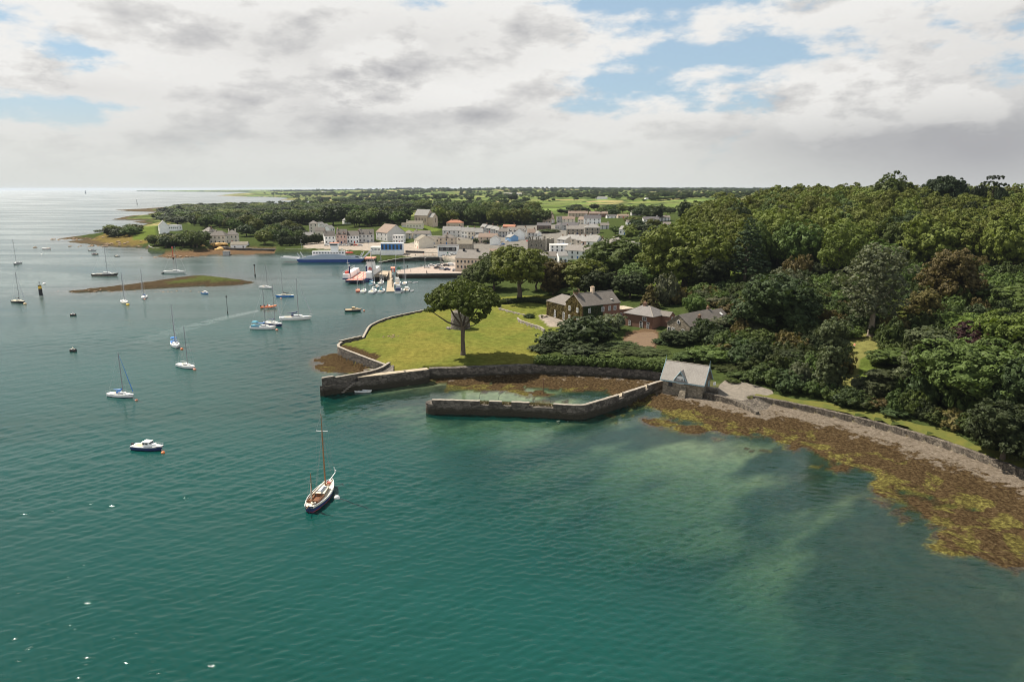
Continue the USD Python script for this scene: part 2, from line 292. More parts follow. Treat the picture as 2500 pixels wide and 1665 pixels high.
class SD:                       # signed distance to a polygon, positive inside
    def __init__(s, poly, step=None):
        s.poly = poly; shapely.prepare(poly); b = poly.boundary
        pts = []
        for line in (b.geoms if hasattr(b, 'geoms') else [b]):
            c = np.array(line.coords)
            for a, e in zip(c[:-1], c[1:]):
                d = np.linalg.norm(e - a); st = step or max(0.5, 0.004 * min(np.hypot(*a), np.hypot(*e), 9000))
                n = max(1, int(min(d / st, 4000))); pts.append(a + (e - a) * np.linspace(0, 1, n, endpoint=False)[:, None])
        s.tree = cKDTree(np.vstack(pts))
    def __call__(s, x, y, rough=None):
        d, _ = s.tree.query(np.stack([x, y], -1).reshape(-1, 2)); d = d.reshape(np.shape(x))
        return np.where(shapely.contains_xy(s.poly, x, y), d, -d)
sdLand, sdIsl, sdShelf = SD(LAND), SD(ISLAND), SD(SHELF)
distTop = cKDTree(resample(np.vstack([W(SEAWALL_TOP, 3.0), W(SEAWALL2_TOP, 3.0)]), 0.7))
distFront = cKDTree(resample(W(FRONTWALL_TOP, ZW), 0.7))
distNat = cKDTree(resample(W(north[26:]), 6.0))

def heights(x, y):
    """ground height and masks; x, y arrays"""
    x, y = np.asarray(x, float), np.asarray(y, float); shp = x.shape; x, y = x.ravel(), y.ravel()
    q = np.stack([x, y], -1); r = np.hypot(x, y)
    jit = (fbm(x, y, 7.0, 3) - .5) * np.clip(r * .012, 0.5, 14)          # ragged natural shores
    dn, _ = distNat.query(q); db = np.minimum(distTop.query(q)[0], 400)
    nat = smoothstep(dn, 40 + r * .03, 10 + r * .005)
    sl = sdLand(x, y) + jit * np.maximum(nat, (np.abs(x) < 260) * (y < 175) * (x > 45) * 3.2)
    si = sdIsl(x, y) + jit * .5; ss = sdShelf(x, y) + jit * .5
    z = rbf(warp(x, y))
    und = (fbm(x, y, 260., 5) - .5) * np.clip((r - 1100) / 900, 0, 1) * 14 + (fbm(x, y, 1500., 6) - .5) * np.clip((r - 3500) / 2000, 0, 1) * 26
    z = np.maximum(z + und * smoothstep(sl, 0, 400), 0.6) + (fbm(x, y, 18., 8) - .5) * .5 * smoothstep(r, 250, 400)
    step = np.zeros_like(x)
    for poly, dz in ((TERRACE, 1.15), (UPLAWN, .8)):
        step += dz * shapely.contains_xy(poly, x, y)
    z += step
    inB1, inB2, inB4 = (shapely.contains_xy(p, x, y) & (sl > -3) for p in (B1w, B2w, B4))
    rampw = 1.2 + nat * (14 + r * .006)
    land = z * smoothstep(sl, -.2, rampw) if False else z * np.clip((sl + .2) / rampw, 0, 1) ** .7
    t1 = np.clip(sl / (np.maximum(sl, 0) + db + .5), 0, 1)
    t2 = np.clip(sl / (np.maximum(sl, 0) + distFront.query(q)[0] + .5), 0, 1)
    rel = (fbm(x, y, 3.2, 11) - .5)
    pat = (fbm(x, y, 6.5, 12) - .5) * 1.5 + rel * .5
    land = np.where(inB1, 1.75 * t1 + pat * 1.5 * (1 - t1) ** 2.2, land)
    land = np.where(inB2, 1.25 * t2 + rel * .3 * np.clip(sl, 0, 1), land)
    land = np.where(inB4, np.minimum(.12 * sl, 1.3) + rel * 1.0, land)
    # sea bed
    d = np.maximum(-sl, 0)
    near = smoothstep(db, 125, 60)
    bed = -np.minimum((.075 - .052 * near) * d + .0011 * d * d * (1 - near * .85), 9.0)
    bed += pat * 1.7 * np.exp(-d / 13) * smoothstep(db, 70, 45)
    h = np.where(sl > 0, np.maximum(land, .02 if True else 0), bed)
    h = np.where((inB1 | inB2) & (sl > 0), land, h)
    top = 3.4 * np.clip((x - W([(330, 690)])[0, 0]) / 60, .16, 1)
    h = np.where(si > 0, np.maximum(h, np.minimum(.22 * si, top) + rel * .9 * np.clip(si, 0, 1)), np.maximum(h, -np.minimum(.10 * -si, 9)))
    h = np.where(ss > 0, np.maximum(h, np.minimum(.07 * ss, .16) + rel * .8 + pat * .55), np.maximum(h, -np.minimum(.3 * -ss, 9)))
    masks = dict(sl=sl, si=si, ss=ss, b1=inB1, b2=inB2, b4=inB4, nat=nat, t1=t1, t2=t2, r=r, near=near, db=db)
    return h.reshape(shp), {k: v.reshape(shp) for k, v in masks.items()}
def ground(x, y):
    return float(heights(np.array([x]), np.array([y]))[0][0])
def GZ(px, py):                 # the ground point seen at a point of the photograph (march along the sight line)
    r = ray(px, py); r = r / r[1]
    d = np.geomspace(60, 14000, 900)
    h, _ = heights(r[0] * d, d)
    below = (H + r[2] * d) <= np.maximum(h, 0.0)
    k = int(np.argmax(below)) if below.any() else len(d) - 1
    if k == 0: return np.array([r[0] * d[k], d[k], max(h[k], 0)])
    a0, a1 = (H + r[2] * d[k - 1]) - max(h[k - 1], 0), (H + r[2] * d[k]) - max(h[k], 0)
    t = a0 / (a0 - a1 + 1e-9); dd = d[k - 1] + (d[k] - d[k - 1]) * t
    return np.array([r[0] * dd, dd, max(h[k - 1], 0) * (1 - t) + max(h[k], 0) * t])

# ------------------------------------------------------------------ ground, one sheet out to the horizon
def fan(n_r, n_a, r0, r1, a0, a1):
    rr = np.geomspace(r0, r1, n_r); aa = np.radians(np.linspace(a0, a1, n_a))
    R, A = np.meshgrid(rr, aa, indexing='ij')
    i = np.arange(n_r - 1)[:, None] * n_a + np.arange(n_a - 1)[None]
    f = np.stack([i, i + 1, i + n_a + 1, i + n_a], -1).reshape(-1, 4)
    return R * np.sin(A), R * np.cos(A), f
def primvar(m, name, data, kind):
    t = {"c": Sdf.ValueTypeNames.Color3fArray, "f": Sdf.ValueTypeNames.FloatArray}[kind]
    a = Vt.Vec3fArray.FromNumpy(np.asarray(data, np.float32)) if kind == "c" else Vt.FloatArray.FromNumpy(np.asarray(data, np.float32))
    UsdGeom.PrimvarsAPI(m).CreatePrimvar(name, t, "vertex").Set(a)

X, Y, FQ = fan(640, 500, 52, 17000, -48, 50)
HZ, MK = heights(X, Y)
def ground_colour():
    x, y, r = X.ravel(), Y.ravel(), MK['r'].ravel(); sl = MK['sl'].ravel(); n = len(x)
    col = np.tile([.036, .048, .015], (n, 1)); beach = np.zeros(n); t = np.zeros(n)
    rng = np.random.default_rng(5)
    lawn = Polygon(np.vstack([W(FRONTWALL_TOP[:6], ZW), W([(1300, 880), (1330, 850), (1400, 834), (1420, 800), (1420, 745), (1300, 735), (1200, 728), (1120, 738)], ZW), W(LAWNWALL_TOP[::-1], ZW)])).buffer(1.2)
    g = fbm(x, y, 16, 21); g2 = fbm(x, y, 4, 22)
    lc = np.array([.101, .106, .023]) + (g - .5)[:, None] * np.array([.13, .05, .018]) + (g2 - .5)[:, None] * np.array([.05, .03, .01])
    k = shapely.contains_xy(lawn, x, y); col[k] = np.clip(lc, .01, 1)[k]
    # rough grass of the point, the bank and the garden clearings
    dry = np.array([.14, .105, .035]); gr = np.array([.070, .092, .020])
    for pts, c in (([(195, 593), (240, 598), (330, 600), (360, 590), (360, 560), (330, 552), (260, 572)], dry * .8), ([(330, 560), (372, 552), (372, 585), (330, 585)], gr), ([(1060, 553), (970, 555), (955, 566), (1000, 575), (1070, 562)], gr * 1.2), ([(1620, 655), (1690, 655), (1740, 690), (1690, 730), (1600, 720)], gr * 1.1),
                   ([(1660, 700), (1800, 640), (1890, 660), (2500, 700), (2500, 760), (2000, 720)], gr * 1.15), ([(2060, 825), (2130, 820), (2140, 930), (2060, 930)], np.array([.13, .125, .04])), ([(2130, 880), (2300, 880), (2300, 960), (2130, 960)], gr)):
        kk = shapely.contains_xy(Polygon([GZ(*p)[:2] for p in pts]).buffer(3), x, y); col[kk] = (c * (1 + (g - .5)[:, None] * .8))[kk]
    strip = cKDTree(resample(W(SEAWALL2_TOP, 3.0), 1.0)).query(np.stack([x, y], -1))[0] < 4.2
    k = np.zeros(n, bool); col[k] = (np.array([.105, .095, .026]) * (1 + (g - .5)[:, None] * .7))[k]
    isl = MK['si'].ravel(); k = isl > 0; top = HZ.ravel() > 1.5 + (g2 - .5) * 1.2
    col[k] = np.array([.046, .033, .019]); col[k & top] = np.array([.050, .058, .018])
    # fields far off, each with its own crop
    k = (r > 1000) & (sl > 20)
    seeds = []
    for d in np.geomspace(950, 14000, 46):
        for a in np.radians(np.arange(-48, 52, 2.3 + rng.uniform(0, 1.2))): seeds.append([d * rng.uniform(.96, 1.04) * math.sin(a), d * rng.uniform(.96, 1.04) * math.cos(a)])
    seeds = np.array(seeds); pal = np.array([[.085, .115, .030], [.105, .140, .040], [.130, .140, .048], [.185, .160, .070], [.065, .085, .026], [.110, .130, .044], [.080, .110, .030]])
    fc = pal[rng.integers(0, len(pal), len(seeds))] * rng.uniform(.85, 1.15, (len(seeds), 1))
    dd, idx = cKDTree(seeds).query(np.stack([x, y], -1), k=2)
    edge = (dd[:, 1] - dd[:, 0]) < .006 * r
    cc = fc[idx[:, 0]]; cc[edge] = [.030, .042, .018]; col[k] = cc[k]
    # shores
    shore = (sl > 0) & (MK['nat'].ravel() > .3) & (HZ.ravel() < 1.3 + .0001 * r); col[shore] = np.array([.065, .048, .028])
    far = shore & (r > 2500); col[far] = np.array([.17, .135, .09])
    b1, b2, b4 = MK['b1'].ravel(), MK['b2'].ravel(), MK['b4'].ravel()
    beach[b1] = 1; t[b1] = MK['t1'].ravel()[b1]
    beach[b2] = 1; t[b2] = .42 + .22 * MK['t2'].ravel()[b2]
    col[b4] = np.array([.095, .060, .034]); s = MK['ss'].ravel() > -1; beach[s] = 1; t[s] = .36
    emer = (sl <= 0) & (HZ.ravel() > -.12) & (MK['db'].ravel() < 60); beach[emer] = 1; t[emer] = .12
    sea = (sl <= 0) & (isl <= 0) & ~s & ~emer
    nr = MK['near'].ravel(); beach[sea] = .0
    ca, sa = math.cos(-.62), math.sin(-.62); u, v = x * ca - y * sa, x * sa + y * ca        # weed lies in streaks along the tide
    big = .55 * fbm(u / 3.2, v, 8, 31, 5) + .45 * fbm(x, y, 30, 32, 3)
    c = np.array([.150, .170, .095]) + 0 * col; big = big - .03 + .13 * np.exp(sl / 8.0); w = smoothstep(big, .42, .56)[:, None]; c = c * (1 - w) + np.array([.026, .034, .022]) * w
    k1 = nr[:, None]; c = c * k1 + np.array([.030, .040, .030]) * (1 - k1)
    col[sea] = c[sea]
    # quays, yards and streets
    for pts, z, cc in (([(1060, 652), (1120, 668), (1240, 672), (1290, 640), (1180, 600), (1000, 600), (850, 592), (740, 592), (740, 606), (900, 612), (1000, 626), (1090, 634)], 3, [.24, .205, .17]), ([(1180, 620), (1330, 640), (1460, 600), (1460, 560), (1260, 560), (1000, 585)], 8, [.13, .12, .105])):
        k = shapely.contains_xy(Polygon(W(pts, z)), x, y) & (sl > 0); col[k] = cc
    k = shapely.contains_xy(Polygon(W([(1690, 925), (1750, 935), (1838, 952), (1848, 990), (1800, 985), (1690, 955), (1640, 940), (1640, 925)], 3.0)), x, y); col[k] = [.07, .07, .03]
    k = shapely.contains_xy(Polygon(W([(1395, 800), (1340, 797), (1318, 777), (1345, 768), (1390, 790), (1430, 805)], 5.3)), x, y); col[k] = [.22, .185, .15]
    k = shapely.contains_xy(Polygon(W([(1525, 812), (1605, 800), (1606, 838), (1600, 850), (1520, 850)], 5)), x, y); col[k] = [.085, .055, .032]
    return col, beach, t
COL, BEACH, TT = ground_colour()
def terrain_material():
    N = {"g": ("geometry", {}), "c": ("attribute", {"attribute": "tint"}), "b": ("attribute", {"attribute": "beach"}), "t": ("attribute", {"attribute": "tide"}), "p": ("principled_bsdf", {"roughness": .95, "specular_ior_level": 0.0}),
         "n1": ("noise_texture", {"scale": .55, "detail": 6.0, "roughness": .65}), "n2": ("noise_texture", {"scale": .16, "detail": 6.0, "roughness": .62, "distortion": .6}), "n3": ("noise_texture", {"scale": 1.7, "detail": 5.0, "roughness": .7}),
         "v": ("map_range", {"from_min": .3, "from_max": .7, "to_min": .68, "to_max": 1.32}), "h": ("hsv", {}),
         "sand": ("rgb_ramp", {"ramp": [(.25, (.055, .043, .031)), (.5, (.120, .098, .074)), (.75, (.19, .158, .125))]}),
         "weed": ("rgb_ramp", {"ramp": [(.30, (.014, .010, .006)), (.45, (.034, .022, .011)), (.60, (.066, .045, .022)), (.75, (.125, .098, .058))]}),
         "yel": ("rgb_ramp", {"ramp": [(.3, (.024, .019, .008)), (.5, (.066, .055, .017)), (.72, (.175, .160, .045))]}),
         # how far up the beach: yellow wrack by the water, brown above it, shingle under the wall
         "a1": ("math", {"math_type": "multiply_add", "value2": 1.15, "value3": -.58}), "a2": ("math", {"math_type": "add"}), "k1": ("map_range", {"range_type": "smoothstep", "from_min": .62, "from_max": .76, "clamp": True}),
         "a3": ("math", {"math_type": "multiply_add", "value2": 2.6, "value3": -1.18}), "a4": ("math", {"math_type": "add"}), "k2": ("map_range", {"range_type": "smoothstep", "from_min": .10, "from_max": .30, "clamp": True}),
         "m1": ("mix_color", {}), "m2": ("mix_color", {}), "m3": ("mix_color", {}), "bp": ("bump", {"strength": 1.0, "distance": .45})}
    L = [("g.position", "n1.vector"), ("g.position", "n2.vector"), ("g.position", "n3.vector"), ("n1.fac", "v.value"), ("v.result", "h.value"), ("c.color", "h.color"), ("n3.fac", "sand.fac"), ("n3.fac", "weed.fac"), ("n3.fac", "yel.fac"),
         ("n1.fac", "a1.value1"), ("a1.value", "a2.value1"), ("t.fac", "a2.value2"), ("a2.value", "k1.value"), ("n2.fac", "a3.value1"), ("a3.value", "a4.value1"), ("t.fac", "a4.value2"), ("a4.value", "k2.value"),
         ("k2.result", "m1.fac"), ("yel.color", "m1.a"), ("weed.color", "m1.b"), ("k1.result", "m2.fac"), ("m1.result", "m2.a"), ("sand.color", "m2.b"),
         ("b.fac", "m3.fac"), ("h.color", "m3.a"), ("m2.result", "m3.b"), ("m3.result", "p.base_color"), ("n3.fac", "bp.height"), ("bp.normal", "p.normal")]
    return usdkit.material(stage, '/World/Looks/ground', N, L, surface="p.BSDF")
gm = struct('ground', (np.stack([X.ravel(), Y.ravel(), HZ.ravel()], -1), FQ), terrain_material(), smooth=True)
primvar(gm, 'tint', COL, 'c'); primvar(gm, 'beach', BEACH, 'f'); primvar(gm, 'tide', TT, 'f')

# ------------------------------------------------------------------ the sea
def water_material():
    N = {"g": ("geometry", {}), "d": ("attribute", {"attribute": "depth"}),
         "mp": ("mapping", {"scale": (1.0, 1.9, 1.0), "rotation": (0, 0, .22)}),
         "w1": ("noise_texture", {"scale": 1.15, "detail": 4.0, "roughness": .60}), "w2": ("noise_texture", {"scale": .050, "detail": 3.0, "roughness": .5}),
         "mps": ("mapping", {"scale": (.0035, .016, 1.0), "rotation": (0, 0, .10)}), "sl": ("noise_texture", {"scale": 1.0, "detail": 5.0, "roughness": .6, "distortion": .8}),
         "amp": ("map_range", {"range_type": "smoothstep", "from_min": .36, "from_max": .62, "to_min": .10, "to_max": 1.15, "clamp": True}),
         "s1": ("math", {"math_type": "multiply"}), "s2": ("math", {"math_type": "multiply_add", "value2": .6}),
         "bp": ("bump", {"strength": .8, "distance": .24}), "ba": ("math", {"math_type": "multiply_add", "value2": .55, "value3": .25}), "bm": ("math", {"math_type": "multiply"}), "ro": ("map_range", {"range_type": "smoothstep", "from_min": .36, "from_max": .62, "to_min": .05, "to_max": .14, "clamp": True}),
         "deep": ("rgb_ramp", {"ramp": [(.35, (.0010, .0275, .0215)), (.65, (.0024, .040, .0335))]}),
         "dif": ("diffuse_bsdf", {}), "tr": ("transparent_bsdf", {}), "gl": ("glossy_bsdf", {"roughness": .035, "distribution": "ggx"}), "fr": ("fresnel", {"IOR": 1.32}), "fm": ("math", {"math_type": "minimum", "value2": .74}), "far": ("attribute", {"attribute": "ruffle"}), "rm": ("math", {"math_type": "multiply"}), "ra": ("math", {"math_type": "add", "value2": .082}),
         "tc": ("rgb_ramp", {"ramp": [(0, (.93, .96, .94)), (.5, (.50, .80, .72)), (1, (.25, .65, .56))]}), "dn": ("math", {"math_type": "multiply", "value2": .25, "use_clamp": True}),
         "e1": ("math", {"math_type": "multiply", "value2": -.62}), "e2": ("math", {"math_type": "exponent"}), "e3": ("math", {"math_type": "subtract", "value1": 1.0, "use_clamp": True}),
         "body": ("mix_closure", {}), "all": ("mix_closure", {})}
    L = [("g.position", "mp.vector"), ("mp.vector", "w1.vector"), ("mp.vector", "w2.vector"), ("g.position", "mps.vector"), ("mps.vector", "sl.vector"), ("sl.fac", "amp.value"), ("w1.fac", "s1.value1"), ("amp.result", "s1.value2"),
         ("w2.fac", "s2.value1"), ("s1.value", "s2.value3"), ("far.fac", "ba.value1"), ("s2.value", "bm.value1"), ("ba.value", "bm.value2"), ("bm.value", "bp.height"), ("sl.fac", "deep.fac"), ("deep.color", "dif.color"), ("bp.normal", "gl.normal"), ("bp.normal", "fr.normal"),
         ("d.fac", "dn.value1"), ("dn.value", "tc.fac"), ("tc.color", "tr.color"), ("d.fac", "e1.value1"), ("e1.value", "e2.value1"), ("e2.value", "e3.value2"), ("e3.value", "body.fac"), ("tr.BSDF", "body.closure1"), ("dif.BSDF", "body.closure2"),
         ("sl.fac", "ro.value"), ("ro.result", "rm.value1"), ("far.fac", "rm.value2"), ("rm.value", "ra.value1"), ("ra.value", "gl.roughness"), ("fr.fac", "fm.value1"), ("fm.value", "all.fac"), ("bp.normal", "dif.normal"), ("body.closure", "all.closure1"), ("gl.BSDF", "all.closure2")]
    return usdkit.material(stage, '/World/Looks/sea_water', N, L, surface="all.closure")
def sea_grid():
    rr = np.concatenate([np.geomspace(48, 300, 600, endpoint=False), np.geomspace(300, 30000, 150)]); aa = np.radians(np.concatenate([np.linspace(-56, -43, 14, endpoint=False), np.linspace(-43, 43, 560, endpoint=False), np.linspace(43, 58, 16)])); n = len(aa)
    R, A = np.meshgrid(rr, aa, indexing='ij'); i = np.arange(len(rr) - 1)[:, None] * n + np.arange(n - 1)[None]
    return R * np.sin(A), R * np.cos(A), np.stack([i, i + 1, i + n + 1, i + n], -1).reshape(-1, 4), R
XW, YW, FW, RW = sea_grid()
HW = RegularGridInterpolator((np.log(np.geomspace(52, 17000, 640)), np.radians(np.linspace(-48, 50, 500))), HZ, bounds_error=False, fill_value=-9.0)((np.log(RW), np.arctan2(XW, YW)))
def waves():
    rng = np.random.default_rng(12); z = np.zeros_like(XW); gust = .62 + .62 * smoothstep(fbm(XW * .5 + YW * .15, YW * 1.5, 34, 71, 3), .38, .62)
    wob = [fbm(XW, YW, 24, 80 + k, 2) - .5 for k in range(4)]
    for k in range(46):
        lam = np.exp(rng.uniform(np.log(.95), np.log(9.0))); a = math.radians(100 + rng.normal(0, 34)); kx, ky = math.cos(a) * 2 * PI / lam, math.sin(a) * 2 * PI / lam
        amp = .0058 * lam * rng.uniform(.5, 1.3) * (2.3 if lam < 1.6 else 1.4 if lam < 2.2 else .65 if lam < 4 else .32); fade = smoothstep(lam / (RW * .0042), 1.5, 3.0); ph = rng.uniform(0, 6.28) + 19.2 * wob[k % 4] / max(lam, 2)
        z += amp * fade * np.sin(kx * XW + ky * YW + ph)
    return z * gust * smoothstep(-HW, -.1, 1.2)
sea = struct('sea', (np.stack([XW.ravel(), YW.ravel(), waves().ravel()], -1), FW), water_material(), smooth=True)
primvar(sea, 'depth', np.clip(-HW.ravel(), 0, 12), 'f'); primvar(sea, 'ruffle', smoothstep(RW.ravel(), 110, 420), 'f')   # waves too small for the sheet's grid

def drape(name, pts, mt, step=1.0, lift=.07):
    poly = Polygon(chaikin(W(pts), 1, True)).buffer(0); b = poly.bounds; gx, gy = np.meshgrid(np.arange(b[0], b[2], step), np.arange(b[1], b[3], step)); q = np.column_stack([gx.ravel(), gy.ravel()])
    q = q[shapely.contains_xy(poly.buffer(-.3 * step), q[:, 0], q[:, 1])]; e = resample(np.array(poly.exterior.coords), step)[:-1]; P = np.vstack([q, e]); T = Delaunay(P).simplices; c = P[T].mean(1); T = T[shapely.contains_xy(poly, c[:, 0], c[:, 1])]
    a, b_, c_ = P[T[:, 0]], P[T[:, 1]], P[T[:, 2]]; flip = ((b_[:, 0] - a[:, 0]) * (c_[:, 1] - a[:, 1]) - (b_[:, 1] - a[:, 1]) * (c_[:, 0] - a[:, 0])) < 0; T[flip] = T[flip][:, ::-1]
    hz, _ = heights(P[:, 0], P[:, 1]); return struct(name, (np.column_stack([P, hz + lift]), T), mt, smooth=True)
drape('yard', [(1752, 943, 2.9), (1775, 930, 2.9), (1838, 944, 2.9), (1900, 962, 2.9), (1852, 970, 2.9), (1840, 974, 2.9), (1800, 976, 2.9), (1752, 962, 2.9)], mat('gravel', (.125, .107, .085), .95, .25, 1.2, .03, 8))
drape('terrace_path', [(1424, 806, 5.4), (1392, 800, 5.4), (1360, 788, 5.4), (1338, 778, 5.4), (1312, 774, 5.4), (1318, 768, 5.4), (1340, 770, 5.4), (1362, 779, 5.4), (1392, 792, 5.4), (1424, 801, 5.4)], mat('path_gravel', (.16, .135, .108), .95, .2, 1.2, .03, 8), .7)
drape('annex_yard', [(1508, 846, 5.0), (1528, 822, 5.0), (1560, 812, 5.0), (1605, 814, 5.0), (1606, 836, 5.0), (1590, 850, 5.0)], mat('rusty_earth', (.085, .052, .030), .95, .35, .5, .04, 5, tint2=(.105, .068, .036)), .8)

SW = resample(W(SEAWALL2_TOP, 3.0)[:-1], 2.0)
def _off(P, d):
    t = np.gradient(P, axis=0); t /= np.linalg.norm(t, axis=1, keepdims=True); return P + np.stack([-t[:, 1], t[:, 0]], 1) * d
def grass_path():
    n = len(SW); a, b = _off(SW, .9), _off(SW, 3.6); rows = [a + (b - a) * k / 3 for k in range(4)]; jit = np.sin(np.arange(n) * .9) * .5; rows[3] = rows[3] + jit[:, None]
    V = np.vstack(rows); hz, _ = heights(V[:, 0], V[:, 1]); hz = np.maximum(hz, 2.85); F_ = [[r * n + i, r * n + i + 1, (r + 1) * n + i + 1, (r + 1) * n + i] for r in range(3) for i in range(n - 1)]
    struct('grass_path', (np.column_stack([V, hz + .06]), np.array(F_)), mat('dry_grass', (.098, .092, .024), .95, .35, .5, .05, 5, spec=0.0, tint2=(.060, .072, .020)), smooth=True)
grass_path()

# ------------------------------------------------------------------ trees: foliage of leaf-sized sprays on puffs on limbs
def leaf_mat(name, c, var=.35, yellow=(0.1480, 0.1295, 0.0259), trans=.20, vary=.18):
    N = {"g": ("geometry", {}), "oi": ("object_info", {}), "n": ("noise_texture", {"scale": .35, "detail": 3.0}),
         "r": ("rgb_ramp", {"ramp": [(0, tuple(np.array(c) * (1 - var))), (.7, tuple(np.array(c) * (1 + var * .6))), (1, tuple(yellow))]}),
         "a": ("math", {"math_type": "multiply_add", "value2": .55}), "b": ("math", {"math_type": "multiply_add", "value2": .9, "value3": -.22}),
         "vr": ("map_range", {"to_min": 1 - vary * 1.6, "to_max": 1 + vary * 1.6}), "hr": ("map_range", {"to_min": .5 - .022, "to_max": .5 + .012}), "h": ("hsv", {}),
         "d": ("principled_bsdf", {"roughness": .6, "specular_ior_level": .12}), "t": ("translucent_bsdf", {}), "tcol": ("mix_color", {"blend_type": "multiply", "fac": 1.0, "b": (1.25, 1.35, .55)}), "m": ("mix_closure", {"fac": trans})}
    L = [("g.position", "n.vector"), ("n.fac", "b.value1"), ("g.random_per_island", "a.value1"), ("b.value", "a.value3"), ("a.value", "r.fac"), ("oi.random", "vr.value"), ("oi.random", "hr.value"), ("r.color", "h.color"), ("vr.result", "h.value"), ("hr.result", "h.hue"),
         ("h.color", "d.base_color"), ("h.color", "tcol.a"), ("tcol.result", "t.color"), ("d.BSDF", "m.closure1"), ("t.BSDF", "m.closure2")]
    return usdkit.material(stage, '/World/Looks/' + name, N, L, surface="m.closure")
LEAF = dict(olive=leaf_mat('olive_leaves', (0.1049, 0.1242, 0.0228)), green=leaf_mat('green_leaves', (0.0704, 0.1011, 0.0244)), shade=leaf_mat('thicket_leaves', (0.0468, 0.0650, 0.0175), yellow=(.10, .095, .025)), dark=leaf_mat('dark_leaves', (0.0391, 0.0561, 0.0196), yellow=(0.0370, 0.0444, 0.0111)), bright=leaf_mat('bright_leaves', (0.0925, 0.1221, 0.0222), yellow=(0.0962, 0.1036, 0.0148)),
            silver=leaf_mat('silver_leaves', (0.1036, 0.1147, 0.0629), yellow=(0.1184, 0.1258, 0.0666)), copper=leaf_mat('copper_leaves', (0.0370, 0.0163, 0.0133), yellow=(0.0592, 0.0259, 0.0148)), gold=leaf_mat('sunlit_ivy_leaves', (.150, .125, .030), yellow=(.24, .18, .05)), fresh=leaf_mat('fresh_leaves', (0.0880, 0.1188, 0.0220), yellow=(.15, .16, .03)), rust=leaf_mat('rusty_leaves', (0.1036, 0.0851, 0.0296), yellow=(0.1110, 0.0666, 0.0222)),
            ivy=leaf_mat('ivy_leaves', (0.0723, 0.0894, 0.0383), yellow=(0.0740, 0.0814, 0.0370)), needle=leaf_mat('pine_needles', (0.0296, 0.0444, 0.0192), yellow=(0.0333, 0.0407, 0.0148)), blossom=leaf_mat('blossom_leaves', (0.1036, 0.1036, 0.0555), yellow=(0.3108, 0.2812, 0.1924)))
BARK = mat('bark', (.075, .058, .042), .9, .35, 3.0, .05, 6.0, stretch=(1, 1, .25)); PALEBARK = mat('pale_bark', (.20, .165, .125), .9, .3, 2.0, .05, 6.0, stretch=(1, 1, .25))

def sprays(rng, P, Nn, size, tilt=.55, tri=False):
    """leaf sprays: small quads lying roughly across the normals Nn at the points P"""
    n = len(P); Nn = Nn + rng.normal(0, tilt, (n, 3)); Nn /= np.linalg.norm(Nn, axis=1, keepdims=True) + 1e-9
    a = np.cross(Nn, rng.normal(0, 1, (n, 3))); a /= np.linalg.norm(a, axis=1, keepdims=True) + 1e-9; b = np.cross(Nn, a)
    s = size * rng.uniform(.6, 1.35, (n, 1)); asp = rng.uniform(.55, .9, (n, 1)); bend = Nn * s * .18
    v = np.stack([P - a * s, P - b * s * asp - bend, P + a * s, P + b * s * asp - bend], 1).reshape(-1, 3)
    i = np.arange(n)[:, None] * 4
    return v, np.vstack([i + [0, 1, 2], i + [0, 2, 3]])
def unit(v): return v / (np.linalg.norm(v, axis=-1, keepdims=True) + 1e-9)
def fib(n, rng):
    k = np.arange(n) + .5; z = 1 - 2 * k / n; t = k * 2.399963 + rng.uniform(0, 6.28); s = np.sqrt(1 - z * z)
    return np.stack([s * np.cos(t), s * np.sin(t), z], -1)
def foliage(rng, lobes, puff_r, n_puff, n_leaf, size, low=-.55, core=True, up=.7, flat=1.0):
    """lobes: (centre, radii) ellipsoids. Leaf sprays on puffs that sit on the outside of their union."""
    mb = MB(); cs, rs = np.array([l[0] for l in lobes], float), np.array([np.broadcast_to(l[1], 3) for l in lobes], float)
    ctr = cs.mean(0); area = (rs.prod(1)) ** (2 / 3); PC, PN = [], []
    for i in range(len(lobes)):
        m = max(6, int(n_puff * area[i] / area.sum() * 1.5)); d = fib(m, rng); d = unit(d + rng.normal(0, .16, d.shape))
        p = cs[i] + d * rs[i] * rng.uniform(.80, 1.0, (m, 1)); nn = unit(d / rs[i]); keep = nn[:, 2] > low
        for j in range(len(lobes)):
            if j != i: keep &= (((p - cs[j]) / rs[j]) ** 2).sum(1) > .80
        PC.append(p[keep]); PN.append(nn[keep])
    PC, PN = np.vstack(PC), np.vstack(PN); m = len(PC)
    pr = puff_r * rng.uniform(.65, 1.35, m)
    d = unit(rng.normal(0, 1, (m, n_leaf, 3)) + PN[:, None] * 1.25 + np.array([0, 0, up]))
    P = PC[:, None] + d * (pr[:, None, None] * rng.uniform(.70, 1.06, (m, n_leaf, 1))) * np.array([1, 1, flat])
    mb.add(*sprays(rng, P.reshape(-1, 3), (d + PN[:, None] * .3).reshape(-1, 3), size))
    if core:
        for c, r in zip(cs, rs):
            m = int(np.clip(60 + 9 * r.mean() ** 2, 60, 420)); dd = unit(rng.normal(0, 1, (m, 3))); mb.add(*sprays(rng, c + dd * r * rng.uniform(.45, .80, (m, 1)), dd, min(.30 * r.mean() + .1, 1.1), .5))
    return mb.get()
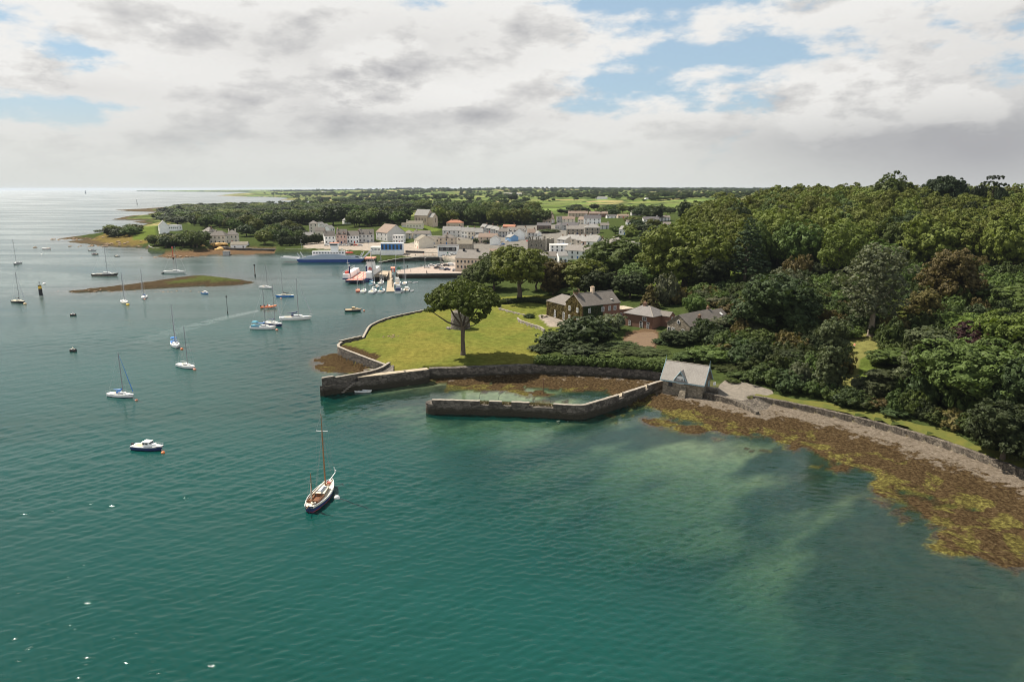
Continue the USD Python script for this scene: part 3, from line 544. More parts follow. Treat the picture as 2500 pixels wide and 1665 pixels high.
def trunk_mesh(rng, h, r, spread, n=5, z1=.9, lean=.04):
    mb = MB(); tip = np.array([rng.normal(0, lean) * h, rng.normal(0, lean) * h, h])
    pts = [np.array([0, 0, -.6])] + [tip * t + np.array([rng.normal(0, .015) * h, rng.normal(0, .015) * h, 0]) for t in (.25, .5, .75, 1)]
    mb.tube(pts, [r * 1.45, r, r * .85, r * .62, r * .35], 8)
    for k in range(n):
        a = k * 2 * PI / n + rng.uniform(-.4, .4); s = tip * rng.uniform(.45, .9); e = s + np.array([math.cos(a) * spread * rng.uniform(.6, 1), math.sin(a) * spread * rng.uniform(.6, 1), h * rng.uniform(.2, .5) * z1])
        m_ = (s + e) / 2 + np.array([0, 0, -.06 * spread]); mb.tube([s, m_, e], [r * .45, r * .3, r * .1], 5)
    return mb.get()
def round_lobes(rng, R, Hc, zc, n=7, spread=.58, size=(.44, .60)):
    L = [((0, 0, zc), (R * .72, R * .72, Hc * .5 * .92))]
    for k in range(n):
        a = k * 2.4 + rng.uniform(-.5, .5); t = rng.uniform(-.55, .9); s = spread * math.sqrt(max(.12, 1 - t * t * .8)); q = rng.uniform(*size)
        L.append(((math.cos(a) * R * s, math.sin(a) * R * s, zc + t * Hc * .30), (R * q, R * q, Hc * .5 * q * 1.0)))
    return L

# ------------------------------------------------------------------ stone: walls, piers, quays
def rubble(name, c1, c2, scale=1.25, tide=True, rough=.9, mortar=.55, flat=1.9):
    """rubble masonry: uneven stones with recessed joints; below the tide mark it is dark with weed"""
    N = {"g": ("geometry", {}), "mp": ("mapping", {"scale": (1, 1, flat)}), "v": ("voronoi_texture", {"feature": "f1", "scale": scale, "randomness": .9}), "e": ("voronoi_texture", {"feature": "distance_to_edge", "scale": scale, "randomness": .9}),
         "s": ("separate_color", {"color_type": "rgb"}), "r": ("rgb_ramp", {"ramp": [(0, c1), (1, c2)]}), "n": ("noise_texture", {"scale": 5.0, "detail": 4.0}), "nr": ("map_range", {"from_min": .3, "from_max": .7, "to_min": .75, "to_max": 1.25}), "h": ("hsv", {}),
         "er": ("map_range", {"range_type": "smoothstep", "from_min": 0.0, "from_max": .09, "clamp": True}), "em": ("map_range", {"from_min": 0, "from_max": 1, "to_min": mortar, "to_max": 1.0}), "h2": ("hsv", {}),
         "z": ("separate_xyz", {}), "n2": ("noise_texture", {"scale": .5, "detail": 5.0}), "zz": ("math", {"math_type": "multiply_add", "value2": -1.6}), "k": ("map_range", {"range_type": "smoothstep", "from_min": .35, "from_max": 1.35, "clamp": True}),
         "m": ("mix_color", {"a": (.030, .026, .017)}), "p": ("principled_bsdf", {"roughness": rough, "specular_ior_level": .2}), "b": ("bump", {"strength": .9, "distance": .12})}
    L = [("g.position", "mp.vector"), ("mp.vector", "v.vector"), ("mp.vector", "e.vector"), ("g.position", "n.vector"), ("v.color", "s.color"), ("s.r", "r.fac"), ("n.fac", "nr.value"), ("nr.result", "h.value"), ("r.color", "h.color"), ("e.distance", "er.value"), ("er.result", "em.value"), ("em.result", "h2.value"), ("h.color", "h2.color"),
         ("er.result", "b.height"), ("b.normal", "p.normal")]
    if tide: L += [("g.position", "z.vector"), ("g.position", "n2.vector"), ("n2.fac", "zz.value1"), ("z.z", "zz.value3"), ("zz.value", "k.value"), ("k.result", "m.fac"), ("h2.color", "m.b"), ("m.result", "p.base_color")]
    else: L += [("h2.color", "p.base_color")]
    return usdkit.material(stage, '/World/Looks/' + name, N, L, surface="p.BSDF")
M = dict(
    pier=rubble('harbour_stone', (.048, .041, .034), (.135, .115, .094), .95), seawall=rubble('sea_wall_stone', (.058, .048, .038), (.16, .135, .105), 1.9, tide=False, flat=.8), drystone=rubble('garden_wall_stone', (.14, .12, .10), (.34, .30, .26), 1.7, tide=False),
    ruin=rubble('ruin_stone', (.10, .085, .07), (.23, .20, .165), 1.5, tide=False), cottage=rubble('cottage_stone', (.12, .10, .074), (.25, .21, .155), 1.6, tide=False, mortar=.8), castle=rubble('castle_stone', (.13, .115, .09), (.26, .235, .19), 1.1, tide=False),
    coping=mat('coping_stone', (.215, .185, .15), .85, .25, 1.2, .03, 6), paving=mat('pier_paving', (.28, .23, .165), .9, .3, .8, .03, 5), quaytop=mat('quay_paving', (.25, .20, .165), .9, .15, .35, .02, 3), concrete=mat('concrete', (.28, .265, .24), .85, .2, .5, .02, 4), darkwall=rubble('quay_wall_stone', (.050, .045, .040), (.105, .095, .085), .8),
    timber=mat('grey_timber', (.27, .215, .15), .85, .25, 1.5, stretch=(.2, 3, 3)), darktimber=mat('dark_timber', (.035, .028, .024), .8, .3, 2), sand=mat('sand', (.36, .235, .10), .95, .2, .25), iron=mat('dark_iron', (.03, .03, .03), .5, .1, 4, metallic=.4), rust=mat('rusty_iron', (.10, .045, .025), .8, .3, 4),
    white=mat('white_paint', (.66, .65, .625), .5, .06, .8), rock=mat('shore_rock', (.12, .085, .055), .95, .45, .5, .3, 1.2, tint2=(.24, .16, .09)), yellowrock=mat('yellow_lichen_rock', (.34, .20, .06), .95, .3, .3, .3, .9, tint2=(.48, .32, .13)))

def offset(P, d):
    """a polyline moved sideways: to the left of its direction for d > 0"""
    t = np.gradient(P, axis=0); t /= np.linalg.norm(t, axis=1, keepdims=True) + 1e-9
    return P + np.stack([-t[:, 1], t[:, 0]], 1) * d
def ribbon(P, Q, z0, z1, rows=3, jit=.05, seed=0, top_jit=.06, closed_ends=True):
    """a solid wall between the plan lines P and Q (same length), from z0 to z1 (arrays), with slightly uneven faces"""
    n = len(P); z0 = np.broadcast_to(z0, n); z1 = np.broadcast_to(z1, n) + (np.random.default_rng(seed).normal(0, top_jit, n) if top_jit else 0)
    V = []
    for line, s in ((P, 1), (Q, -1)):
        for r in range(rows + 1):
            z = z0 + (z1 - z0) * r / rows; j = (meshkit.noise(np.stack([line[:, 0] * .9, line[:, 1] * .9, z * 1.1 + seed], 1)) - .5)[:, None] * 2 * jit
            nrm = (P - Q); nrm = nrm / (np.linalg.norm(nrm, axis=1, keepdims=True) + 1e-9) * s
            V.append(np.column_stack([line + nrm * j, z]))
    V = np.vstack(V); Fq = []; k = rows + 1
    idx = lambda side, r: (side * k + r) * n + np.arange(n)
    def strip(a, b): Fq.extend(np.stack([a[:-1], a[1:], b[1:], b[:-1]], 1).tolist())
    for r in range(rows): strip(idx(0, r), idx(0, r + 1)); strip(idx(1, r + 1), idx(1, r))
    strip(idx(0, rows), idx(1, rows)); strip(idx(1, 0), idx(0, 0))
    if closed_ends:
        for e in (0, -1):
            for r in range(rows):
                q = [idx(0, r)[e], idx(0, r + 1)[e], idx(1, r + 1)[e], idx(1, r)[e]]; Fq.append(q if e == 0 else q[::-1])
    return V, np.array(Fq)
def wall(name, label, cat, line, thick, z0, z1, mt, coping=None, step=1.2, group=None, smooth_line=1, seed=0, parent=None, cz=.14, rows=3):
    P = resample(chaikin(line, smooth_line), step); Q = offset(P, thick); t = parent or thing(name, label, cat, (0, 0, 0), 0, group)
    s = np.linspace(0, 1, len(P)); zz0 = np.interp(s, np.linspace(0, 1, np.size(z0)), np.atleast_1d(z0)); zz1 = np.interp(s, np.linspace(0, 1, np.size(z1)), np.atleast_1d(z1))
    obj('masonry', ribbon(P, Q, zz0, zz1, rows, .06, seed, .04 if coping is None else 0), mt, t)
    if coping is not None: obj('coping', ribbon(offset(P, -.05 * np.sign(thick)), offset(P, thick + .05 * np.sign(thick)), zz1 + .003, zz1 + cz, 1, .02, seed + 1, .03), coping, t)
    return t
def slab(poly_pts, z0, z1):
    m = trimesh.creation.extrude_polygon(Polygon(poly_pts).buffer(0), z1 - z0, engine='earcut'); m.apply_translation([0, 0, z0]); return m

# the pier and its landing steps
def pier():
    t = thing('stone_pier', 'long stone pier with raised parapet and white landing steps at the lawn corner', 'pier')
    front = np.array([G(782, 967)[:2], G(876, 956)[:2], G(960, 946)[:2], G(1034, 937)[:2], G(1049, 935)[:2]])
    back = np.array([G(786, 927, 4.4)[:2], G(870, 913, 4.4)[:2], G(922, 902, 4.4)[:2], G(948, 887, 4.2)[:2]])
    lo = [front[0] + [.6, .2], front[1], G(868, 917, 4.4)[:2], back[0] + [.5, -.2]]
    def block(f, b, z1, s):
        P = resample(f, 1.0); n = len(P); B = resample(b, .3); d = np.linspace(0, 1, n); sB = np.linspace(0, 1, len(B)); Q = np.stack([np.interp(d, sB, B[:, 0]), np.interp(d, sB, B[:, 1])], 1)
        return ribbon(P, Q, -3.0, z1, 4, .10, s, .03)
    m0 = front[0] + (front[1] - front[0]) * .5
    obj('lower_pier', block(front[:2], np.array([back[0], back[1]]), 2.7, 1), M['pier'], t)
    obj('upper_pier', block(front[1:3], np.vstack([back[1:], [G(962, 893, 3.6)[:2]]]), 3.75, 2), M['pier'], t)
    R_ = front[2:]; obj('wing_wall', ribbon(resample(R_, 1.0), offset(resample(R_, 1.0), 1.7), -2.0, 3.78, 4, .08, 12, .04), M['pier'], t)
    obj('walkway', slab([front[0] + [.7, .5], front[1] + [-.1, .35], back[1] + [0, -.3], back[0] + [.8, -.4]], 2.705, 2.76), M['paving'], t)
    q = offset(resample(front[1:], 1.0), .25), offset(resample(front[1:], 1.0), 2.4); obj('walkway', ribbon(q[0], q[1], 3.785, 3.83, 1, .02, 13, 0), M['paving'], t)
    P = resample(chaikin(back, 2), .8); z1 = np.interp(np.linspace(0, 1, len(P)), [0, .14, .15, 1], [4.9, 4.9, 4.5, 4.4])
    obj('parapet', ribbon(P, offset(P, -.65), 2.2, z1, 3, .05, 3, 0), M['pier'], t); obj('coping', ribbon(offset(P, .05), offset(P, -.70), z1 + .003, z1 + .16, 1, .02, 4, .02), M['coping'], t)
    c = np.array([*(front[0] * .5 + back[0] * .5), 0]); e = MB(); R_ = np.linalg.norm(front[0] - back[0]) / 2
    cyl = trimesh.creation.cylinder(R_ * 1.02, 7.6, sections=20); e.add(np.array(cyl.vertices) * [.55, 1, 1] + c + [.5, 0, .9], cyl.faces); obj('pier_head', e.get(), M['pier'], t, smooth=40)
    cyl = trimesh.creation.cylinder(R_ * 1.05, .18, sections=20); obj('head_coping', (np.array(cyl.vertices) * [.56, 1, 1] + c + [.5, 0, 4.80], cyl.faces), M['coping'], t)
    d = front[1] - front[0]; d = d / np.linalg.norm(d); nrm = np.array([d[1], -d[0]])
    for k in range(6):
        s = MB(); p = front[1] - d * (1.4 + .55 * k) + nrm * .22; s.box([*p, 2.45 - .40 * k], (.75, .75, .16), math.atan2(d[1], d[0])); obj('step', s.get(), M['coping'], t)
    for k in range(2):
        p = np.array([*G(900, 909 - 4 * k, 3.8)]); s = MB(); s.box(p + [0, 0, .35], (2.6, .45, .12), math.atan2(d[1], d[0])); s.box(p + [-.9, 0, .14], (.2, .35, .28)); s.box(p + [.9, 0, .14], (.2, .35, .28)); obj('stone_seat', s.get(), M['coping'], t)
pier()
FW_ = W(FRONTWALL_TOP[1:], ZW)
wall('harbour_wall', 'high dark stone wall holding up the lawn above the tidal basin', 'wall', FW_, 1.9, -1.5, [3.62, 3.55, 3.55, 3.5], M['pier'], None, 1.2, rows=4, seed=5)
wall('harbour_wall', 'curved stone wall between the lawn and the sea, west side', 'wall', W(LAWNWALL_TOP[:6], ZW)[::-1], .7, -1.5, [3.9, 4.1, 3.9, 3.7], M['pier'], M['coping'], 1.0, seed=6, rows=4)
wall('harbour_wall', 'low coped wall along the far edge of the lawn', 'wall', W(LAWNWALL_TOP[6:], ZW)[::-1], .6, -1.5, [3.75, 3.7, 3.75], M['pier'], M['coping'], 1.0, seed=7)
wall('harbour_wall', 'short stone wall closing the step in the lawn edge', 'wall', W([LAWNWALL_TOP[6], LAWNWALL_TOP[5]], ZW), -.7, -1.5, 4.2, M['pier'], M['coping'], 1.0, seed=8)

def harbour_arm():
    t = thing('breakwater', 'bent stone breakwater with notched parapet enclosing the tidal basin', 'breakwater')
    P = resample(chaikin(W(ARM_TOP, 3.4), 2), .8)
    obj('base', ribbon(P, offset(P, 2.7), -3.0, 2.45, 4, .12, 9, .05), M['pier'], t)
    px = np.array([PX([*p, 3.4])[0] for p in P]); cuts = [(1173, 1188), (1230, 1243), (1297, 1349), (1515, 1523), (1577, 1583)]
    lo = 0; seg = []
    inside = np.array([any(a <= x <= b for a, b in cuts) for x in px])
    i = 0
    while i < len(P):
        if inside[i]: i += 1; continue
        j = i
        while j + 1 < len(P) and not inside[j + 1]: j += 1
        if j - i >= 2: seg.append((i, j))
        i = j + 1
    for k, (i, j) in enumerate(seg):
        Q = P[i:j + 1]; Q = Q if len(Q) > 2 else resample(Q, .4)
        obj('parapet', ribbon(Q, offset(Q, .75), 2.453, 3.40, 2, .06, 20 + k, 0), M['pier'], t); obj('coping', ribbon(offset(Q, -.05), offset(Q, .80), 3.403, 3.53, 1, .02, 40 + k, .03), M['coping'], t)
    Q = offset(P, .8); obj('ledge', ribbon(Q, offset(P, 2.6), 2.48, 2.56, 1, .02, 60, .03), M['paving'], t)
    e = trimesh.creation.cylinder(1.75, 5.4, sections=18); c = (P[0] + offset(P, 2.7)[0]) / 2; obj('rounded_end', (np.array(e.vertices) + [c[0], c[1], -.15], e.faces), M['pier'], t, smooth=40)
    rng = np.random.default_rng(3); lobes = []
    for i in range(0, len(P), 1):
        if 1150 < px[i] < 1350: q = offset(P, 1.5)[i]; lobes.append(((q[0], q[1], 2.6), (.55, .55, .3)))
    o = obj('wall_plants', foliage(rng, lobes, .2, 500, 14, .13, -.4, False), LEAF['rust']); tag(o, 'rusty weeds growing along the ledge of the bent breakwater', 'weeds', None, 'stuff')
harbour_arm()
def davit(px, py, ptop, lean, label):
    b = G(px, py, 2.5); t = thing('davit', label, 'iron hoop', b, 0, None); h = (py - ptop) / 10.2; pts = [(0, 0, 0)] + [(lean * (1 - math.cos(a)) * h * .75, 0, math.sin(a) * h) for a in np.linspace(.15, PI / 2, 9)]
    m = MB(); m.tube([np.array(p) for p in pts], .035, 5); obj('arm', m.get(), M['iron'], t); m = MB(); m.box((0, 0, .05), (.2, .2, .1)); obj('foot', m.get(), M['iron'], t)
davit(1170, 973, 950, 1, 'curved iron davit at the left notch of the breakwater'); davit(1217, 975, 956, 1, 'curved iron davit at the second notch of the breakwater'); davit(1303, 982, 965, 1, 'left davit of the facing pair on the breakwater'); davit(1344, 982, 966, -1, 'right davit of the facing pair on the breakwater')
def post(name, label, px, py, h, r, mt, cat='post', z=None, top=None):
    p = G(px, py, z) if z is not None else GZ(px, py); t = thing(name, label, cat, p); m = MB(); m.bar((0, 0, -2.5 if z == 0 else -.4), (0, 0, h), r, 8, r * .8); obj('shaft', m.get(), mt, t)
    if top: m = MB(); m.bar((0, 0, h), (0, 0, h + top), r * 2.2, 8, r * 1.2); obj('topmark', m.get(), mt, t)
    return t
post('mooring_pole', 'thin rusty pole standing in the tidal basin', 1326, 962, 4.2, .09, M['rust'], 'pole', 0)
wall('sea_wall', 'rough stone sea wall running past the boathouse', 'wall', W(SEAWALL_TOP, 3.0), 1.0, .6, [3.3, 3.05, 3.0, 2.9, 2.2], M['seawall'], None, .9, smooth_line=1, seed=11)
wall('sea_wall', 'rubble sea wall along the grass path to the right edge', 'wall', W(SEAWALL2_TOP, 3.0), 1.0, .6, 3.0, M['seawall'], None, .9, seed=12)
def slip():
    t = thing('boat_slip', 'small stone slip with steps between the two sea walls', 'slipway'); a, b, c, d = G(1846, 972, 2.6), G(1806, 979, 2.75), G(1850, 1008, 1.3), G(1890, 990, 1.5)
    V = np.array([a, b, c, d, a - [0, 0, 2], b - [0, 0, 2], c - [0, 0, 2], d - [0, 0, 2]]); obj('ramp', (V, np.array([[0, 1, 2, 3], [0, 4, 5, 1], [1, 5, 6, 2], [2, 6, 7, 3], [3, 7, 4, 0]])), M['seawall'], t)
    for k in range(6):
        p = a + (d - a) * (k + .5) / 6; m = MB(); m.box(p + [0, .1, .12], (1.0, .5, .16), -.5); obj('step', m.get(), M['coping'], t)
slip()
def hedge(name, label, pts, r, h, leaf, seed, z=None, size=.2, n_leaf=36, puff=.5, per=26):
    rng = np.random.default_rng(seed); P = resample(pts, r * .9); L = []
    for p in P:
        g = p[2]; L.append(((p[0] + rng.normal(0, .15), p[1] + rng.normal(0, .15), g + h * .5), (r * rng.uniform(.85, 1.2), r * rng.uniform(.85, 1.2), h * .5 * rng.uniform(.85, 1.2))))
    o = obj(name, foliage(rng, L, puff, per * len(L), n_leaf, size, -.7), LEAF[leaf]); tag(o, label, 'hedge'); return o

def tower_stump():
    b = GZ(1124, 801); t = thing('ruined_tower', 'squat ruined round stone tower behind the lone tree', 'ruin', b); n = 40; rows = 9; V, Fq = [], []
    for r in range(rows + 1):
        for k in range(n):
            a = 2 * PI * k / n; z = 6.4 * r / rows - .3; R = 3.5 - .07 * z
            if r == rows: z += 1.1 * (meshkit.noise(np.array([[math.cos(a) * 2.5, math.sin(a) * 2.5, 3.3]]))[0] - .6)
            R += .16 * (meshkit.noise(np.array([[R * math.cos(a) * 1.2, R * math.sin(a) * 1.2, z * 1.3]]))[0] - .5); V.append((R * math.cos(a), R * math.sin(a), z))
    for r in range(rows):
        for k in range(n): Fq.append([r * n + k, r * n + (k + 1) % n, (r + 1) * n + (k + 1) % n, (r + 1) * n + k])
    V.append((0, 0, 4.6)); base = rows * n; tri = [[base + k, base + (k + 1) % n, len(V) - 1] for k in range(n)]
    mb = MB(); mb.add(V, Fq); mb.add(V, tri); obj('masonry', mb.get(), M['ruin'], t)
    m = MB(); m.box((2.2, -2.72, .95), (.95, .35, 1.9), .68); obj('doorway', m.get(), M['darktimber'], t)
    rng = np.random.default_rng(4)
    for k in range(7):
        s = MB(); v, f = ell((-3.9 + rng.normal(0, .5), -1.2 + rng.normal(0, .9), .2), (.55, .45, .4), 1); s.add(v + rng.normal(0, .05, v.shape), f); obj('fallen_stone', s.get(), M['drystone'], t)
tower_stump()
TL = W(TERRACE_LINE, 5.2)
wall('terrace_wall', 'low curved retaining wall of the house terrace, left of the steps', 'wall', TL[:5], .5, 3.4, 5.35, M['drystone'], M['coping'], .9, seed=13)
wall('terrace_wall', 'low retaining wall of the house terrace, right of the steps', 'wall', TL[5:] + [.9, -.2], .5, 3.4, 5.35, M['drystone'], M['coping'], .9, seed=14)
wall('terrace_wall', 'low stone wall below the shaded upper lawn', 'wall', W([(1217, 752), (1250, 762), (1290, 771)], 5.0), .5, 3.6, 5.1, M['drystone'], None, .9, seed=15)
def pillar(label, px, py, h=1.4):
    t = thing('gate_pillar', label, 'pillar', GZ(px, py)); m = MB(); m.box((0, 0, h / 2 - .2), (.75, .75, h + .4)); obj('shaft', m.get(), M['drystone'], t); m = MB(); m.box((0, 0, h + .08), (.95, .95, .16)); obj('cap', m.get(), M['coping'], t)
pillar('squared stone pillar ending the low wall of the upper lawn', 1222, 750, 1.6)
def stones(name, label, px, py, n, spread, size, mt, seed, cat='rocks'):
    rng = np.random.default_rng(seed); c = GZ(px, py); t = thing(name, label, cat, (0, 0, 0))
    for k in range(n):
        x, y = c[0] + rng.normal(0, spread[0]), c[1] + rng.normal(0, spread[1]); s = size * rng.uniform(.5, 1.4); v, f = ell((0, 0, 0), (s, s * rng.uniform(.6, 1), s * rng.uniform(.35, .6)), 2)
        v = v * (1 + .55 * (meshkit.noise(v / s * 1.6 + k) - .5)[:, None]) @ rotz(rng.uniform(0, 3)).T; z = ground(x, y); obj('stone', (v + [x, y, max(z, -.3) + s * .1], f), mt, t)
    return t
stones('rock_cluster', 'low heap of stones and dry roots on the open lawn', 967, 822, 9, (1.3, 1.2), .40, M['rock'], 5)
stones('rock_cluster', 'two dark stones lying on the left lawn', 932, 826, 2, (.15, 1.4), .38, M['rock'], 6)
stones('rock_cluster', 'stones scattered at the far rim of the lawn', 952, 778, 5, (1.8, .5), .35, M['drystone'], 7)
stones('rock_cluster', 'pale boulders at the foot of the breakwater bend', 1390, 1026, 6, (3.0, .5), .38, M['coping'], 8)
stones('shore_rocks', 'brown rocks lining the shore below the grassy point', 270, 600, 34, (22, 6), 1.6, M['rock'], 9); stones('shore_rocks', 'brown weedy rocks in front of the promontory wall', 430, 626, 26, (14, 3.5), 1.1, M['rock'], 10)
stones('shore_rocks', 'yellow lichened rocks between the promontory wall and the boat shed', 530, 607, 13, (5, 7), 2.7, M['yellowrock'], 11); stones('shore_rocks', 'ragged brown rocks along the island shore', 300, 712, 60, (22, 1.2), .55, M['rock'], 12); stones('shore_rocks', 'dark rocks reaching out from the tip of the point', 185, 585, 24, (16, 5), 1.4, M['rock'], 13)

# the village waterfront
wall('village_sea_wall', 'dark sea wall under the promontory trees', 'wall', W([(362, 600), (366, 604), (373, 606), (442, 609), (500, 606), (530, 602), (560, 606), (613, 607)], 3.0), .8, -2, 3.2, M['darkwall'], M['concrete'], 3, seed=16)
wall('village_sea_wall', 'long dark sea wall behind the blue ferry', 'wall', W([(613, 607), (671, 608), (740, 608), (817, 605), (904, 607)], 3.0), .8, -2, 3.0, M['darkwall'], M['concrete'], 3, seed=17)
wall('village_sea_wall', 'quay wall on the inner side of the ferry slip', 'wall', W([(925, 633), (960, 629.5), (1000, 628), (1069, 627), (1078, 629)], 2.8), .8, -2, [.4, 2.0, 2.8, 2.8], M['darkwall'], M['concrete'], 2, seed=18)
def village_quay():
    t = thing('quay', 'broad paved stone quay with parked cars in the village harbour', 'quay'); P = W([(1150, 667.5), (973, 669), (966, 664), (971, 660), (1026, 652), (1072, 645), (1103, 640), (1150, 640)], 2.7)
    obj('masonry', slab(P, -3, 2.62), M['darkwall'], t); obj('paving', slab(np.array(Polygon(P).buffer(-.5).exterior.coords), 2.623, 2.70), M['quaytop'], t)
    Q = resample(P[:7], 2.0); obj('coping', ribbon(Q, offset(Q, -.6), 2.625, 2.84, 1, .01, 3, .01), M['concrete'], t)
village_quay()
def sheet(name, pts, mt, lift=.06, label=None):
    V = np.array([G(*p) for p in pts]); V[:, 2] += lift; c = V.mean(0); n = len(V); low = V - [0, 0, 2.5]
    m = MB(); m.add(np.vstack([V, [c]]), [[i, (i + 1) % n, n] for i in range(n)][::1]); m.add(np.vstack([V, low]), [[i, n + i, n + (i + 1) % n, (i + 1) % n] for i in range(n)])
    return struct(name, m.get(), mt)
sheet('slipway', [(914, 638, .05), (1000, 629, 2.4), (1012, 622, 2.7), (941, 622, 2.4), (925, 630, 1.0)], M['concrete'])
sheet('sand_bank', [(866, 617, .1), (905, 620, .1), (904, 607, 3.0), (884, 606, 3.0), (872, 611, 1.4)], M['sand'])
def pontoons():
    t = thing('timber_pier', 'timber ferry pier on dark piles at the end of the quay', 'pier'); P = W([(911, 675), (945, 675), (950, 662), (914, 660)], 2.6); obj('deck', slab(P, 2.3, 2.62), M['timber'], t)
    for i in range(6):
        for j in range(3):
            q = P[0] + (P[1] - P[0]) * i / 5 * .96 + (P[3] - P[0]) * j / 2 * .94 + [.3, .3]; m = MB(); m.bar((*q, -3), (*q, 2.28), .28, 7); obj('pile', m.get(), M['darktimber'], t)
    m = MB(); a, b = P[0], P[1]
    for i in range(9): q = a + (b - a) * i / 8; m.bar((*q, 2.6), (*q, 3.7), .05, 4)
    m.bar((*a, 3.7), (*b, 3.7), .05, 4); m.bar((*a, 3.2), (*b, 3.2), .04, 4); obj('railing', m.get(), M['iron'], t)
    t = thing('gangway', 'railed wooden gangway sloping from the quay to the pontoon', 'gangway'); a, b = G(953, 661, 2.7), G(952, 679, .7); w = np.array([1.0, 0, 0])
    V = np.array([a - w, a + w, b + w, b - w]); m = MB(); m.add(np.vstack([V, V - [0, 0, .2]]), [[0, 3, 2, 1], [0, 1, 5, 4], [1, 2, 6, 5], [2, 3, 7, 6], [3, 0, 4, 7], [4, 5, 6, 7]]); obj('deck', m.get(), M['timber'], t)
    for s in (-1, 1):
        m = MB(); m.bar(a + w * s + [0, 0, 1.1], b + w * s + [0, 0, 1.1], .06, 4)
        for k in range(8): q = a + (b - a) * k / 7 + w * s; m.bar(q, q + [0, 0, 1.1], .05, 4)
        obj('railing', m.get(), M['iron'], t)
    t = thing('pontoon', 'floating plank pontoon with boats moored on both sides', 'pontoon'); P = W([(943, 712), (963, 711), (958, 677), (947, 677)], .5)
    obj('float', slab(P, -.2, .40), M['concrete'], t)
    d = P[3] - P[0]; n = 26
    for k in range(n):
        a0, a1 = P[0] + (P[3] - P[0]) * (k + .04) / n, P[1] + (P[2] - P[1]) * (k + .04) / n; b0, b1 = P[0] + (P[3] - P[0]) * (k + .96) / n, P[1] + (P[2] - P[1]) * (k + .96) / n
        obj('plank', slab([a0, a1, b1, b0], .403, .50), M['timber'], t)
    for px, py in ((960, 690), (958, 703)):
        t2 = thing('mooring_pile', 'tall black pile beside the pontoon, ' + ('nearer the gangway' if py < 700 else 'nearer its outer end'), 'pile', G(px, py)); m = MB(); m.bar((0, 0, -3), (0, 0, 4.6), .24, 8); obj('shaft', m.get(), M['darktimber'], t2); m = MB(); m.bar((0, 0, 4.6), (0, 0, 5.0), .26, 8, .05); obj('cap', m.get(), M['white'], t2)
pontoons()

# ------------------------------------------------------------------ houses
WALLM = {k: mat('wall_' + k, c, .85, .10, .6, .01, 6) for k, c in dict(white=(.70, .685, .65), cream=(.55, .49, .40), grey=(.32, .31, .295), palegrey=(.44, .425, .40), pink=(.52, .36, .30), blue=(.16, .30, .50), buff=(.50, .40, .30), brick=(.15, .078, .052), tan=(.46, .36, .27), orange=(.38, .24, .145), deepblue=(.035, .10, .23), brown=(.10, .07, .055)).items()}
WALLM['stone'] = rubble('town_stone', (.22, .19, .15), (.40, .35, .28), 1.3, tide=False, mortar=.8); WALLM['cottage'] = M['cottage']; WALLM['castle'] = M['castle']
def slate(name, a, b):     # courses of slates: each course and slate a little different, with fine relief
    N = {"t": ("texture_coordinate", {}), "g": ("geometry", {}), "mp": ("mapping", {"scale": (1.0, 1.0, 1.0)}), "z": ("separate_xyz", {}), "w": ("noise_texture", {"scale": .55, "detail": 6.0, "roughness": .65}), "n": ("noise_texture", {"scale": 3.5, "detail": 3.0}), "a": ("math", {"math_type": "multiply_add", "value2": .5}), "hf": ("math", {"math_type": "multiply", "value2": .5}),
         "r": ("rgb_ramp", {"ramp": [(.3, a), (.7, b)]}), "sc": ("math", {"math_type": "multiply", "value2": 5.5}), "fr": ("math", {"math_type": "fraction"}), "p": ("principled_bsdf", {"roughness": .8, "specular_ior_level": .12}), "b": ("bump", {"strength": .6, "distance": .04})}
    L = [("g.position", "w.vector"), ("g.position", "n.vector"), ("g.position", "z.vector"), ("w.fac", "a.value1"), ("n.fac", "hf.value1"), ("hf.value", "a.value3"), ("a.value", "r.fac"), ("r.color", "p.base_color"), ("z.z", "sc.value1"), ("sc.value", "fr.value1"), ("fr.value", "b.height"), ("b.normal", "p.normal")]
    return usdkit.material(stage, '/World/Looks/' + name, N, L, surface="p.BSDF")
ROOFM = dict(weathered=slate('roof_weathered_slate', (.17, .155, .138), (.27, .25, .225)), mid=slate('roof_mid_slate', (.105, .097, .09), (.175, .16, .15)), slate=slate('roof_slate', (.092, .080, .070), (.152, .134, .117)), pale=slate('roof_pale_slate', (.145, .138, .128), (.235, .225, .21)), brown=slate('roof_brown_tile', (.13, .095, .075), (.21, .155, .12)), red=slate('roof_red_tile', (.22, .092, .056), (.32, .15, .09)), dark=slate('roof_dark_slate', (.06, .055, .055), (.11, .10, .10)), mossy=slate('roof_mossy_slate', (.12, .105, .08), (.20, .175, .135)), lichen=slate('roof_lichened_slate', (.115, .102, .09), (.195, .177, .158)))
GLASS = usdkit.material(stage, '/World/Looks/window_glass', {"p": ("principled_bsdf", {"base_color": (.022, .026, .030), "roughness": .08, "specular_ior_level": .6})}, surface="p.BSDF")
PAINT = {k: mat('paint_' + k, c, .45, .05, 1.0) for k, c in dict(white=(.64, .63, .605), blue=(.05, .13, .30), black=(.02, .02, .022), red=(.45, .06, .04), green=(.05, .16, .09), paleblue=(.20, .29, .32), navy=(.018, .030, .085), cream=(.66, .60, .47), orange=(.62, .17, .05), yellow=(.60, .38, .04), grey=(.33, .33, .33), deck=(.50, .45, .37), teal=(.07, .25, .33), buff=(.50, .36, .20), mast=(.20, .20, .205), silver=(.40, .40, .41), brightblue=(.035, .16, .42), salmon=(.55, .23, .15)).items()}
CHIM = mat('chimney_brick', (.17, .10, .068), .9, .25, 2.5, .03, 8)

